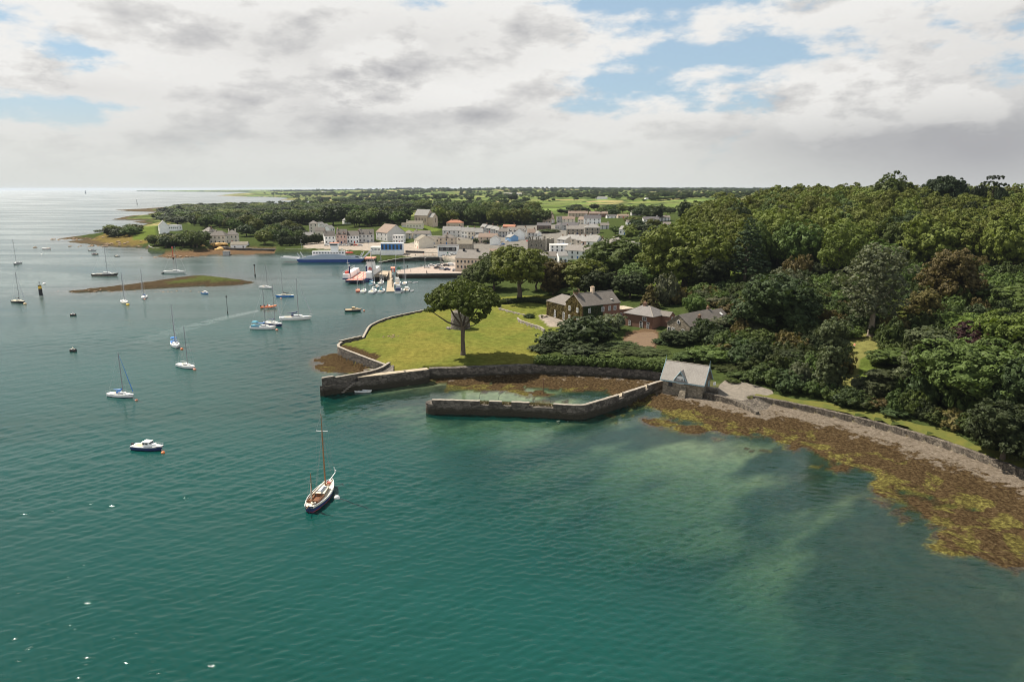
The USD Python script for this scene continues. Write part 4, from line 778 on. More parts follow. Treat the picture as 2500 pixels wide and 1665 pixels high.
def place(v, cx, cy, rz=0.0, z=0.0): return np.asarray(v) @ rotz(rz).T + np.array([cx, cy, z])
def gable_body(L, D, e, r, z0=-1.5):
    l, d = L / 2, D / 2; V = [(-l, -d, z0), (l, -d, z0), (l, d, z0), (-l, d, z0), (-l, -d, e), (l, -d, e), (l, d, e), (-l, d, e), (-l, 0, e + r), (l, 0, e + r)]
    T = [(0, 1, 5), (0, 5, 4), (1, 2, 6), (1, 6, 5), (2, 3, 7), (2, 7, 6), (3, 0, 4), (3, 4, 7), (4, 8, 7), (5, 6, 9), (4, 5, 9), (4, 9, 8), (6, 7, 8), (6, 8, 9)]
    return np.array(V, float), np.array(T)
def gable_roof(L, D, e, r, ov=.25, th=.16):
    l, d = L / 2 + ov, D / 2; k = r / d; y = d + ov; zb = e - ov * k; V = []
    for x in (-l, l): V += [(x, -y, zb + .03), (x, 0, e + r + .03), (x, y, zb + .03), (x, -y, zb + .03 + th), (x, 0, e + r + .03 + th), (x, y, zb + .03 + th)]
    T = []
    q = lambda a, b, c, d_: T.extend([(a, b, c), (a, c, d_)])
    q(3, 9, 10, 4); q(4, 10, 11, 5); q(0, 1, 7, 6); q(1, 2, 8, 7); q(0, 6, 9, 3); q(2, 5, 11, 8); q(0, 3, 4, 1); q(1, 4, 5, 2); q(6, 7, 10, 9); q(7, 8, 11, 10)
    return np.array(V, float), np.array(T)
def hip_roof(L, D, e, r, ov=.3, th=.16, left=True, right=True):
    l, d = L / 2 + ov, D / 2 + ov; rl = (l - d * .95) if L > D else .05; xl, xr = (-rl if left else -l), (rl if right else l)
    z0 = e; V = [(-l, -d, z0), (l, -d, z0), (l, d, z0), (-l, d, z0), (-l, -d, z0 + th), (l, -d, z0 + th), (l, d, z0 + th), (-l, d, z0 + th), (xl, 0, e + r + th), (xr, 0, e + r + th)]
    T = [(0, 2, 1), (0, 3, 2), (0, 1, 5), (0, 5, 4), (1, 2, 6), (1, 6, 5), (2, 3, 7), (2, 7, 6), (3, 0, 4), (3, 4, 7), (4, 5, 9), (4, 9, 8), (6, 7, 8), (6, 8, 9), (7, 4, 8), (5, 6, 9)]
    return np.array(V, float), np.array(T)
def boxm(c, s, rz=0.0): return MB().box(c, s, rz).get()
def window(t, c, n, w, h, frame='white', bars=(1, 1), sill=True, proud=.04, fw=.09, near=True, name='window'):
    """a window on a wall: c its centre, n the angle of the wall's outward normal in the thing's own frame"""
    pp = path_of(t); x = UsdGeom.Xform.Define(stage, f'{pp}/{numbered(name, pp)}'); R = rotz(n + PI / 2)   # local -y is outward
    tr = lambda v: np.asarray(v) @ R.T + np.asarray(c)
    def bx(mb, ctr, s): b = MB().box(ctr, s).get(); mb.add(tr(b[0]), b[1])
    m = MB(); bx(m, (0, -proud * .2, 0), (w, .05, h)); obj('pane', m.get(), GLASS, x)
    if frame:
        m = MB()
        for s in (-1, 1): bx(m, (s * (w / 2), -proud, 0), (fw, .10, h + fw)); bx(m, (0, -proud, s * h / 2), (w - fw, .10, fw))
        if near:
            for i in range(1, bars[0] + 1): bx(m, (-w / 2 + w * i / (bars[0] + 1), -proud, 0), (fw * .55, .06, h - fw))
            for i in range(1, bars[1] + 1): bx(m, (0, -proud - .003, -h / 2 + h * i / (bars[1] + 1)), (w - fw, .06, fw * .55))
        obj('frame', m.get(), PAINT[frame], x)
        if sill: m = MB(); bx(m, (0, -proud - .03, -h / 2 - fw), (w + .25, .2, fw * .9)); obj('sill', m.get(), M['coping'], x)
def chimney(t, x, y, z, w=.8, d=.55, h=1.5, mt=None, pots=2):
    ob = obj('chimney', MB().box((x, y, z + h / 2 - .6), (w, d, h + 1.2)).box((x, y, z + h + .06), (w + .16, d + .16, .14)).get(), mt or CHIM, t)
    for k in range(pots): obj('chimney_pot', MB().bar((x + (k - (pots - 1) / 2) * .38, y, z + h + .12), (x + (k - (pots - 1) / 2) * .38, y, z + h + .55), .13, 7, .11).get(), WALLM['orange'], t)
def house(label, px, py, wpx, top, D, rot, wall_, roof_, kind='gable', floors=2, nwin=3, chim=(-.45,), L=None, name='house', group=None, eave=None, door=True, frame=None, dormers=0, z=None, endwin=1, cat='house', lap=0):
    p = GZ(px, py) if z is None else G(px, py, z); zc = p[1] * cP + (H - p[2]) * sP; a = math.radians(rot); tot = max((py - top) * zc / F, 3.0)
    if L is None: L = max((wpx * zc / F - D * abs(math.sin(a))) / abs(math.cos(a)), 4.5)
    if kind == 'flat': e, r = tot - .25, .25
    else:
        e = (eave if eave else .64) * tot; r = tot - e
    back = rotz(a) @ np.array([0, D / 2, 0]); t = thing(name, label, cat, (p[0] + back[0], p[1] + back[1], p[2] - .1), a, group); wm, rm = WALLM[wall_], ROOFM.get(roof_) or WALLM.get(roof_)
    if kind == 'gable': obj('wall', gable_body(L, D, e, r), wm, t); obj('roof', gable_roof(L, D, e, r), rm, t)
    elif kind == 'hip': obj('wall', boxm((0, 0, e / 2 - .75), (L, D, e + 1.5)), wm, t); obj('roof', hip_roof(L, D, e + .02, r), rm, t)
    else: obj('wall', boxm((0, 0, e / 2 - .75), (L, D, e + 1.5)), wm, t); obj('roof', boxm((0, 0, e + r / 2), (L + .5, D + .5, r)), rm, t)
    fl = e / floors; wh = min(1.55, fl * .55); fr = frame
    for k in range(floors):
        for i in range(nwin):
            x = -L / 2 + L * (i + .5) / nwin
            if k == 0 and door and i == nwin // 2: obj('door', boxm((x, -D / 2 - .02, 1.0), (1.0, .12, 2.1)), PAINT[('blue', 'black', 'red', 'green', 'navy')[int(px) % 5]], t); continue
            window(t, (x, -D / 2 - .02, fl * k + fl * .52), -PI / 2, min(1.05, L / nwin * .5), wh, fr, near=False, sill=False)
        for s in (-1, 1):
            if endwin and math.sin(a) * s > -.2:       # the end walls one can see
                for i in range(endwin): window(t, (s * (L / 2 + .02), -D / 2 + D * (i + .5) / endwin * 1.0, fl * k + fl * .52), 0 if s > 0 else PI, 1.0, wh, fr, near=False, sill=False)
    for x in chim: chimney(t, x * L * .94, 0, e + r * .9, h=1.35, mt=None if wall_ in ('brick', 'stone', 'buff') else (WALLM[wall_] if int(px) % 3 == 0 else CHIM))
    for i in range(dormers):
        x = -L / 2 + L * (i + .5) / dormers; y = -D / 2 + .7; zb = e + r * .30; v, f = gable_body(1.8, 1.5, 1.1, .7, 0); obj('dormer', (place(v, x, y, PI / 2, zb), f), wm, t); v, f = gable_roof(1.8, 1.5, 1.1, .7, .15, .1); obj('dormer_roof', (place(v, x, y, PI / 2, zb), f), rm, t)
        window(t, (x, y - .92, zb + .62), -PI / 2, .85, .8, fr, near=False, sill=False)
    return t, L, e, r

ROWS = [
 # label, px, py, wpx, top, D, rot, wall, roof, kind, floors, nwin, chimneys
 ('tall white gabled house alone on the point', 389, 571, 0, 539, 9, -58, 'white', 'pale', 'gable', 2, 2, (), dict(L=9, endwin=2, door=False, eave=.62)),
 ('long low white house wing with dark windows on the point', 424, 564, 28, 549, 7, -8, 'white', 'grey', 'flat', 1, 5, (), dict(door=False)),
 ('cream hip-roofed house half hidden behind the promontory trees', 503, 585, 36, 556, 9, -30, 'cream', 'lichen', 'hip', 2, 2, (.3,), {}),
 ('long cream waterfront house with slate roof', 531, 595, 42, 565, 9, -4, 'cream', 'slate', 'hip', 2, 4, (-.2,), {}),
 ('cream bay-fronted house joined to the right of the long waterfront house', 567, 593, 32, 563, 9, 14, 'cream', 'lichen', 'hip', 2, 3, (-.3, .3), {}),
 ('white boat shed with lichened roof on the sea wall', 584, 609, 42, 591, 8, 8, 'white', 'mossy', 'gable', 1, 2, (), dict(door=False)),
 ('small white lean-to shed on the rocks below the boat shed', 551, 623, 12, 615, 4, 0, 'grey', 'pale', 'flat', 1, 0, (), dict(door=False, name='shed', cat='shed')),
 ('square cream tower-like house with pyramid roof', 766, 569, 24, 540, 8, 12, 'cream', 'lichen', 'hip', 3, 2, (), dict(eave=.78)),
 ('cream garage-fronted house below the tower-like one', 781, 579, 24, 556, 8, 6, 'cream', 'slate', 'gable', 1, 1, (), dict(door=False)),
 ('lowest house of the stepped white terrace', 812, 571, 18, 551, 8, 62, 'white', 'pale', 'gable', 2, 2, (), dict(L=7)),
 ('second house of the stepped white terrace', 800, 565, 18, 547, 8, 62, 'white', 'pale', 'gable', 2, 2, (), dict(L=7)),
 ('third house of the stepped white terrace', 789, 560, 18, 543, 8, 62, 'white', 'pale', 'gable', 2, 2, (), dict(L=7)),
 ('low cream bungalow with a sunlit pale roof above the hedge', 752, 587, 34, 568, 8, 24, 'cream', 'pale', 'gable', 1, 2, (), {}),
 ('white house with its gable to the front at the left end of the harbour row', 806, 596, 32, 565, 9, 20, 'white', 'slate', 'gable', 2, 3, (-.4,), {}),
 ('pink house with two small front gables', 834, 595, 26, 561, 9, 4, 'pink', 'slate', 'gable', 2, 3, (-.45,), dict(dormers=2)),
 ('white house with grey roof right of the pink one', 862, 594, 30, 565, 9, 4, 'white', 'slate', 'gable', 2, 4, (.45,), {}),
 ('white house with twin front gables behind the street trees', 894, 592, 40, 561, 9, 8, 'palegrey', 'slate', 'gable', 2, 4, (-.4,), dict(dormers=2)),
 ('big grey hall with brown roof and broad blank gable', 932, 588, 0, 549, 19, -52, 'palegrey', 'brown', 'gable', 2, 3, (), dict(L=22, eave=.52, endwin=2, door=False)),
 ('white house with a railed balcony above the ferry office', 972, 594, 28, 574, 8, -4, 'white', 'grey', 'flat', 2, 4, (), {}),
 ('red-roofed house below the church trees', 1109, 556, 42, 538, 9, -8, 'tan', 'red', 'hip', 1, 3, (.2, -.2), {}),
 ('long pale-roofed row house with skylights', 1103, 579, 48, 554, 9, -6, 'palegrey', 'pale', 'gable', 2, 4, (.48,), {}),
 ('second house of the pale-roofed row', 1134, 581, 18, 556, 9, -8, 'white', 'pale', 'gable', 2, 2, (.45,), {}),
 ('third house of the pale-roofed row', 1150, 583, 20, 557, 9, -8, 'cream', 'pale', 'gable', 2, 2, (.45,), {}),
 ('fourth house of the pale-roofed row, with darker gable', 1169, 584, 22, 558, 9, -8, 'grey', 'pale', 'gable', 2, 2, (.45,), {}),
 ('highest house of the stepped row under the wood', 1178, 566, 20, 548, 8, -40, 'grey', 'pale', 'gable', 2, 2, (.45,), dict(L=6)),
 ('second house of the stepped row under the wood', 1192, 569, 18, 551, 8, -40, 'grey', 'pale', 'gable', 2, 2, (.45,), dict(L=6)),
 ('third house of the stepped row under the wood', 1204, 571, 17, 553, 8, -40, 'palegrey', 'pale', 'gable', 2, 2, (.45,), dict(L=6)),
 ('lowest house of the stepped row under the wood', 1215, 574, 16, 556, 8, -40, 'palegrey', 'pale', 'gable', 2, 2, (.45,), dict(L=6)),
 ('grey two-storey house between the stepped row and the white inn', 1229, 579, 28, 558, 9, -10, 'grey', 'slate', 'gable', 2, 3, (-.45,), {}),
 ('red-roofed house behind the white inn', 1242, 562, 34, 549, 8, -14, 'brick', 'red', 'gable', 1, 2, (.4,), {}),
 ('long white inn with a row of dormers', 1261, 583, 48, 556, 10, -6, 'white', 'lichen', 'gable', 2, 5, (.48,), dict(dormers=4)),
 ('white gable-fronted house joined to the inn', 1282, 584, 20, 558, 9, 80, 'white', 'lichen', 'gable', 2, 2, (), dict(L=8, endwin=2)),
 ('small brown-roofed house right of the inn', 1297, 583, 20, 560, 8, -4, 'palegrey', 'brown', 'gable', 2, 2, (.4,), {}),
 ('cream hipped house below the church bank', 995, 583, 28, 563, 9, -12, 'cream', 'lichen', 'hip', 2, 2, (), {}),
 ('slate-roofed house with grey rear wing below the church bank', 1029, 584, 42, 564, 9, -6, 'palegrey', 'slate', 'gable', 2, 3, (-.4,), {}),
 ('cream house with broad gable and garden on the harbour street', 1017, 606, 0, 575, 13, -66, 'cream', 'mossy', 'gable', 2, 2, (), dict(L=12, endwin=1)),
 ('flat pale-roofed building in the middle of the harbour street', 1055, 597, 36, 578, 10, -4, 'cream', 'lichen', 'flat', 1, 4, (), {}),
 ('hip-roofed grey house with a tall pale chimney and white dormer', 1090, 597, 44, 573, 11, -5, 'buff', 'slate', 'hip', 2, 3, (0,), dict(dormers=1)),
 ('stone cottage with mossy brown roof and blank wall', 1134, 612, 40, 587, 9, -6, 'stone', 'mossy', 'gable', 1, 0, (-.46,), dict(door=False)),
 ('long grey-brown roofed building behind the street trees', 1190, 594, 50, 571, 10, -10, 'tan', 'brown', 'gable', 2, 3, (), {}),
 ('cream cottage with stepped roof in the village centre', 1165, 592, 28, 574, 8, -34, 'cream', 'lichen', 'gable', 2, 2, (.4,), {}),
 ('white house with arched gable facing the square', 1221, 597, 16, 575, 8, 84, 'white', 'pale', 'gable', 2, 2, (), dict(L=8, endwin=2)),
 ('bright blue house on the square', 1240, 590, 20, 573, 8, -58, 'blue', 'pale', 'gable', 2, 2, (), dict(L=8, frame='white')),
 ('low brown-roofed outbuilding behind the warehouse', 1206, 631, 36, 609, 8, -14, 'brown', 'brown', 'gable', 1, 2, (), dict(door=False)),
 ('white-roofed shed right of the warehouse', 1220, 652, 30, 629, 8, -10, 'grey', 'pale', 'gable', 1, 1, (), dict(door=False, name='shed', cat='shed')),
 ('white house with its gable turned in the back row', 1352, 545, 18, 531, 9, 70, 'white', 'brown', 'gable', 2, 2, (), dict(L=8)),
 ('brick-roofed house at the left of the back row', 1335, 546, 28, 520, 9, -26, 'tan', 'brown', 'gable', 2, 3, (.4,), {}),
 ('grey flat-roofed extension in the back row', 1368, 545, 16, 529, 8, 0, 'grey', 'slate', 'flat', 2, 2, (), {}),
 ('long cream house in the back row', 1388, 546, 32, 529, 9, -4, 'cream', 'brown', 'gable', 2, 3, (.4,), {}),
 ('cream house with bargeboarded gable in the back row', 1421, 548, 30, 530, 9, -30, 'cream', 'brown', 'gable', 2, 3, (.4,), {}),
 ('dark-roofed house with a white bay in the back row', 1446, 547, 44, 526, 9, -8, 'white', 'dark', 'gable', 2, 4, (-.4, .4), {}),
 ('left half of the long brown-roofed terrace at the top of the village', 1411, 531, 48, 516, 9, -2, 'tan', 'brown', 'gable', 2, 6, (-.45, -.15, .15, .45), {}),
 ('right half of the long brown-roofed terrace at the top of the village', 1461, 531, 46, 517, 9, -2, 'brick', 'brown', 'gable', 2, 6, (-.45, -.15, .15, .45), {}),
 ('long dark-roofed hall left of the gabled one', 1328, 562, 36, 545, 11, -4, 'brown', 'dark', 'gable', 1, 3, (), dict(door=False)),
 ('dark-roofed hall with a pale front gable', 1360, 562, 24, 545, 10, -36, 'palegrey', 'dark', 'gable', 1, 2, (), dict(door=False)),
 ('long dark-roofed house right of the pale gable', 1392, 562, 42, 544, 10, -8, 'grey', 'dark', 'gable', 2, 3, (.3,), {}),
 ('stone house with slated roof in the upper village', 1404, 573, 44, 552, 10, -4, 'stone', 'lichen', 'gable', 2, 4, (-.48,), {}),
 ('stone house with pale hipped roof joined on the right', 1446, 572, 40, 548, 10, -6, 'stone', 'pale', 'hip', 2, 3, (-.3,), {}),
 ('small white house on the street left of the castle', 1306, 578, 22, 565, 8, -30, 'white', 'pale', 'gable', 1, 2, (), {}),
 ('narrow grey gabled house right of the castle tower', 1370, 598, 0, 578, 9, -56, 'grey', 'pale', 'gable', 2, 2, (-.4,), dict(L=10)),
 ('white flat-roofed modern building below the castle', 1366, 615, 46, 598, 12, 0, 'white', 'palegrey', 'flat', 2, 4, (), {}),
 ('first house of the stepped pale-roofed terrace', 1391, 596, 19, 574, 9, -38, 'cream', 'pale', 'gable', 2, 2, (-.45,), dict(L=8)),
 ('second house of the stepped pale-roofed terrace', 1404, 600, 20, 575, 9, -38, 'cream', 'pale', 'gable', 2, 2, (-.45,), dict(L=8)),
 ('third house of the stepped pale-roofed terrace', 1417, 604, 21, 577, 9, -38, 'cream', 'pale', 'gable', 2, 2, (-.45,), dict(L=8)),
 ('fourth house of the stepped pale-roofed terrace', 1430, 609, 22, 579, 9, -38, 'pink', 'pale', 'gable', 2, 2, (-.45,), dict(L=8)),
 ('fifth house of the stepped pale-roofed terrace', 1443, 614, 22, 576, 9, -38, 'white', 'pale', 'gable', 2, 2, (-.45,), dict(L=8)),
 ('left house of the short terrace beside the trees', 1458, 610, 24, 583, 9, -38, 'cream', 'lichen', 'gable', 2, 2, (-.45,), dict(L=9)),
 ('right house of the short terrace beside the trees', 1474, 612, 24, 584, 9, -38, 'cream', 'lichen', 'gable', 2, 2, (-.45,), dict(L=9)),
 ('white terrace with striped pale roof and end gable', 1410, 634, 0, 600, 9, -38, 'white', 'lichen', 'gable', 2, 5, (-.45, 0), dict(L=20)),
 ('long low white bungalow behind the trees', 1347, 642, 32, 616, 9, -12, 'palegrey', 'slate', 'gable', 1, 4, (), {}),
 ('white lean-to house joined to the bungalow', 1375, 641, 28, 616, 8, 10, 'white', 'pale', 'gable', 1, 2, (), {}),
 ('house with dark solar panels on its roof', 1558, 612, 28, 595, 8, -4, 'palegrey', 'dark', 'gable', 1, 2, (.46,), {}),
 ('white-roofed house among the trees at the right of the village', 1520, 574, 32, 553, 9, -34, 'white', 'pale', 'gable', 1, 2, (), {}),
 ('slate-roofed house right of the stone pair in the upper village', 1476, 560, 24, 545, 9, -8, 'palegrey', 'slate', 'gable', 2, 2, (.4,), {}),
 ('low white-fronted house left of the far grey row', 1494, 533, 26, 525, 8, 0, 'white', 'dark', 'gable', 1, 3, (), {}),
 ('brown-roofed house between the far grey row and the low white front', 1522, 533, 28, 524, 8, 0, 'tan', 'brown', 'gable', 1, 3, (.4,), {}),
 ('white cottage with grey roof among the gardens under the far rows', 1540, 550, 24, 538, 8, -6, 'white', 'slate', 'gable', 1, 2, (.4,), {}),
 ('cream house with pale roof among the gardens right of the terrace', 1502, 596, 26, 579, 9, -20, 'cream', 'lichen', 'gable', 2, 2, (.4,), {}),
 ('white gabled house left of the solar-roofed one', 1528, 607, 24, 590, 9, -50, 'white', 'mid', 'gable', 2, 2, (), dict(L=9)),
 ('grey-roofed row above the gardens beside the huge beech', 1616, 540, 40, 527, 9, 0, 'white', 'slate', 'gable', 2, 5, (.3,), {}),
 ('small white house at the top right corner of the village', 1628, 556, 22, 543, 8, -10, 'white', 'slate', 'gable', 2, 2, (), {}),
 ('white villa in the trees behind the cream waterfront house', 668, 545, 16, 534, 9, -20, 'white', 'pale', 'gable', 2, 2, (.3,), {}),
 ('small white gabled house in the trees over the stepped terrace', 838, 547, 0, 533, 8, -60, 'white', 'pale', 'gable', 2, 2, (), dict(L=8)),
 ('far grey-roofed row at the right end of the village', 1562, 526, 40, 515, 9, 0, 'palegrey', 'slate', 'gable', 1, 6, (), {}),
 ('white row with dark roof beside the huge beech', 1590, 548, 40, 530, 9, -4, 'white', 'dark', 'gable', 2, 5, (.4,), {}),
 ('cream house with chimney beside the huge beech', 1592, 557, 28, 543, 9, -4, 'cream', 'lichen', 'gable', 2, 3, (0,), {}),
]
for label, px, py, wpx, top, D, rot, wl, rf, kind, fl, nw, ch, kw in ROWS: house(label, px, py, wpx, top, D, rot, wl, rf, kind, fl, nw, ch, **kw)

# farm sheds far off
for label, px, py, w, top in (('long white farm shed on the far fields, left one', 1252, 478, 44, 471.5), ('bright farm shed with yellow end wall on the far fields', 1470, 487, 26, 481), ('white farm shed at the right of the far fields', 1592, 487, 30, 483.5), ('pale farmhouse between the far hedges', 790, 472, 12, 468)):
    house(label, px, py, w, top, 20, 0, 'white', 'pale', 'gable', 1, 0, (), door=False, name='farm_shed', cat='barn', eave=.7, endwin=0)

def ferry_office():
    t, L, e, r = house('white two-storey harbour office with tall blue window panels', 957, 623, 54, 594, 9, 2, 'white', 'palegrey', 'flat', 1, 0, (), name='harbour_office', cat='office', door=False, endwin=0)
    for k in range(6): window(t, (-L / 2 + L * (k + .5) / 6, -4.52, e * .70), -PI / 2, L / 6 * .55, e * .42, 'blue', near=False, sill=False)
    obj('blue_band', boxm((0, -4.5, e * .70), (L - .4, .06, e * .50)), PAINT['brightblue'], t)
    t, L, e, r = house('low white annex with strip windows and blue door beside the harbour office', 923, 622, 36, 603, 8, 2, 'white', 'palegrey', 'flat', 1, 0, (), name='harbour_office', cat='office', door=False, endwin=0)
    for k in range(3): window(t, (-L / 2 + L * (k + .5) / 4.4, -4.02, e * .72), -PI / 2, L / 4.4 * .7, .9, None, near=False, sill=False)
    obj('door', boxm((L / 2 - 1.3, -4.02, e * .45), (2.0, .1, e * .9)), PAINT['brightblue'], t)
ferry_office()
def black_band_house():
    t, L, e, r = house('white harbour shop with black mansard band and three white dormers', 1093, 622, 50, 599, 9, -3, 'white', 'dark', 'flat', 1, 5, (), name='shop', cat='shop')
    obj('mansard', boxm((0, -4.45, e * .62), (L * .88, .5, e * .42)), PAINT['black'], t)
    for k in range(3): window(t, (-L * .3 + k * L * .3, -4.78, e * .64), -PI / 2, 1.6, 1.3, 'white', near=True, sill=False)
black_band_house()
def warehouse():
    t, L, e, r = house('large stone warehouse with pale slate roof above the quay', 1150, 660, 92, 613, 15, -14, 'tan', 'lichen', 'gable', 2, 0, (), name='warehouse', cat='warehouse', door=False, endwin=0, eave=.62)
    for k in range(2):
        for i in range(8): window(t, (-L / 2 + 1.6 + i * 2.3, -7.52, e * (.28 + .44 * k)), -PI / 2, 1.0, 1.5, None, near=False)
    chimney(t, -L * .32, -1.2, e + r * .75, 1.2, .9, 1.9, PAINT['black'], 3); chimney(t, L * .12, -1.2, e + r * .75, 1.2, .9, 1.9, PAINT['black'], 3)
    obj('end_gable', gable_body(.12, 14.6, e, r * .97)[0] @ np.eye(3) + np.array([L / 2 + .05, 0, 0]) if False else (gable_body(.12, 14.6, e, r * .97)[0] + np.array([L / 2 + .05, 0, 0]), gable_body(.12, 14.6, e, r)[1]), WALLM['orange'], t)
warehouse()
def church():
    p = GZ(1040, 551); t = thing('church', 'tall stone church with steep pale roof and windowless chancel gable', 'church', (p[0] - 3, p[1] + 9, p[2]), math.radians(-34))
    s = (p[1] * cP + H * sP) / F
    obj('nave_wall', gable_body(18, 10.5, 10.5, 6.0), WALLM['tan'], t); obj('nave_roof', gable_roof(18, 10.5, 10.5, 6.0), ROOFM['pale'], t)
    v, f = gable_body(7, 8.0, 8.6, 4.2); obj('chancel_wall', (v + [12.4, -.2, 0], f), WALLM['tan'], t); v, f = gable_roof(7, 8.0, 8.6, 4.2); obj('chancel_roof', (v + [12.4, -.2, 0], f), ROOFM['pale'], t)
    for k in range(4): window(t, (-6.5 + 4.2 * k, -5.27, 5.8), -PI / 2, 1.0, 4.0, None, near=False, sill=False)
    window(t, (15.92, -.2, 5.4), 0, 1.0, 4.6, None, near=False, sill=False)
    p = GZ(1012, 558); t = thing('parish_hall', 'low pale stone hall with mossy roof in front of the church', 'church hall', (p[0], p[1] + 4, p[2]), math.radians(-4)); obj('wall', gable_body(17, 8, 4.6, 3.0), WALLM['cream'], t); obj('roof', gable_roof(17, 8, 4.6, 3.0), ROOFM['mossy'], t)
    for k in range(5): window(t, (-6.6 + 3.2 * k, -4.02, 2.4), -PI / 2, .9, 1.5, None, near=False, sill=False)
    v, f = gable_body(6, 4, 3.4, 2.2); obj('porch', (place(v, -10.5, -1, 0), f), WALLM['palegrey'], t); v, f = gable_roof(6, 4, 3.4, 2.2); obj('porch_roof', (place(v, -10.5, -1, 0), f), ROOFM['mossy'], t)
    obj('chimney', boxm((-8.2, 0, 7.6), (.9, .9, 2.4)), WALLM['cream'], t)
church()
def castle():
    p = GZ(1311, 616); t = thing('castle_tower', 'square ruined stone castle tower with broken battlements', 'castle', (p[0], p[1] + 5, p[2]), math.radians(-6)); s = (p[1] * cP + H * sP) / F; w, h = 42 * s, 30 * s
    obj('wall', boxm((0, 0, h / 2 - 1), (w, 9, h + 2)), M['castle'], t)
    for k in range(9):
        if k in (3, 7): continue
        for y in (-4.2, 4.2): obj('merlon', boxm((-w / 2 + w * (k + .5) / 9, y, h + .55 + .3 * (k % 3)), (w / 9 * .62, .6, 1.1 + .6 * (k % 3))), M['castle'], t)
    for k in range(3): window(t, (-w * .3 + w * .3 * k, -4.52, h * .55), -PI / 2, .5, 1.6, None, near=False, sill=False)
    v, f = gable_roof(w * .6, 6, h - 1, 2.6); obj('roof', (v, f), ROOFM['pale'], t)
    p = GZ(1344, 613); t = thing('castle_wing', 'taller narrow stone turret joined to the castle tower', 'castle', (p[0], p[1] + 4, p[2]), math.radians(-6)); obj('wall', boxm((0, 0, 13 * s), (18 * s, 7, 30 * s)), M['castle'], t); obj('merlon', boxm((-6 * s, 0, 29 * s), (5 * s, 6.8, 2.4 * s)), M['castle'], t); obj('merlon', boxm((5 * s, 0, 29 * s), (5 * s, 6.8, 2.4 * s)), M['castle'], t)
castle()

# ------------------------------------------------------------------ the ivied house, its annex, the barn and the boathouse
def ivy_sheet(rng, a, b, z0, z1, n, size=.2, depth=.22, gable=None):
    """sprays of ivy on the wall from plan point a to b (outward to the right of a -> b)"""
    a, b = np.asarray(a, float), np.asarray(b, float); d = b - a; L_ = np.linalg.norm(d); d /= L_; nrm = np.array([d[1], -d[0], 0])
    u = rng.uniform(0, L_, n); z = rng.uniform(z0, z1 + (gable or 0), n)
    if gable: k = z < z1 + gable * (1 - np.abs(u / L_ - .5) * 2) + .1; u, z = u[k], z[k]
    bump_ = meshkit.noise(np.stack([u * .9, z * .9, u * 0 + 3], 1)); off = .05 + depth * bump_ * 2 * rng.uniform(.3, 1, len(u))
    P = np.column_stack([a[0] + d[0] * u, a[1] + d[1] * u, z]) + nrm * off[:, None]; N_ = np.tile(nrm, (len(u), 1)) + [0, 0, .45]
    return sprays(rng, P, N_, size, .5)
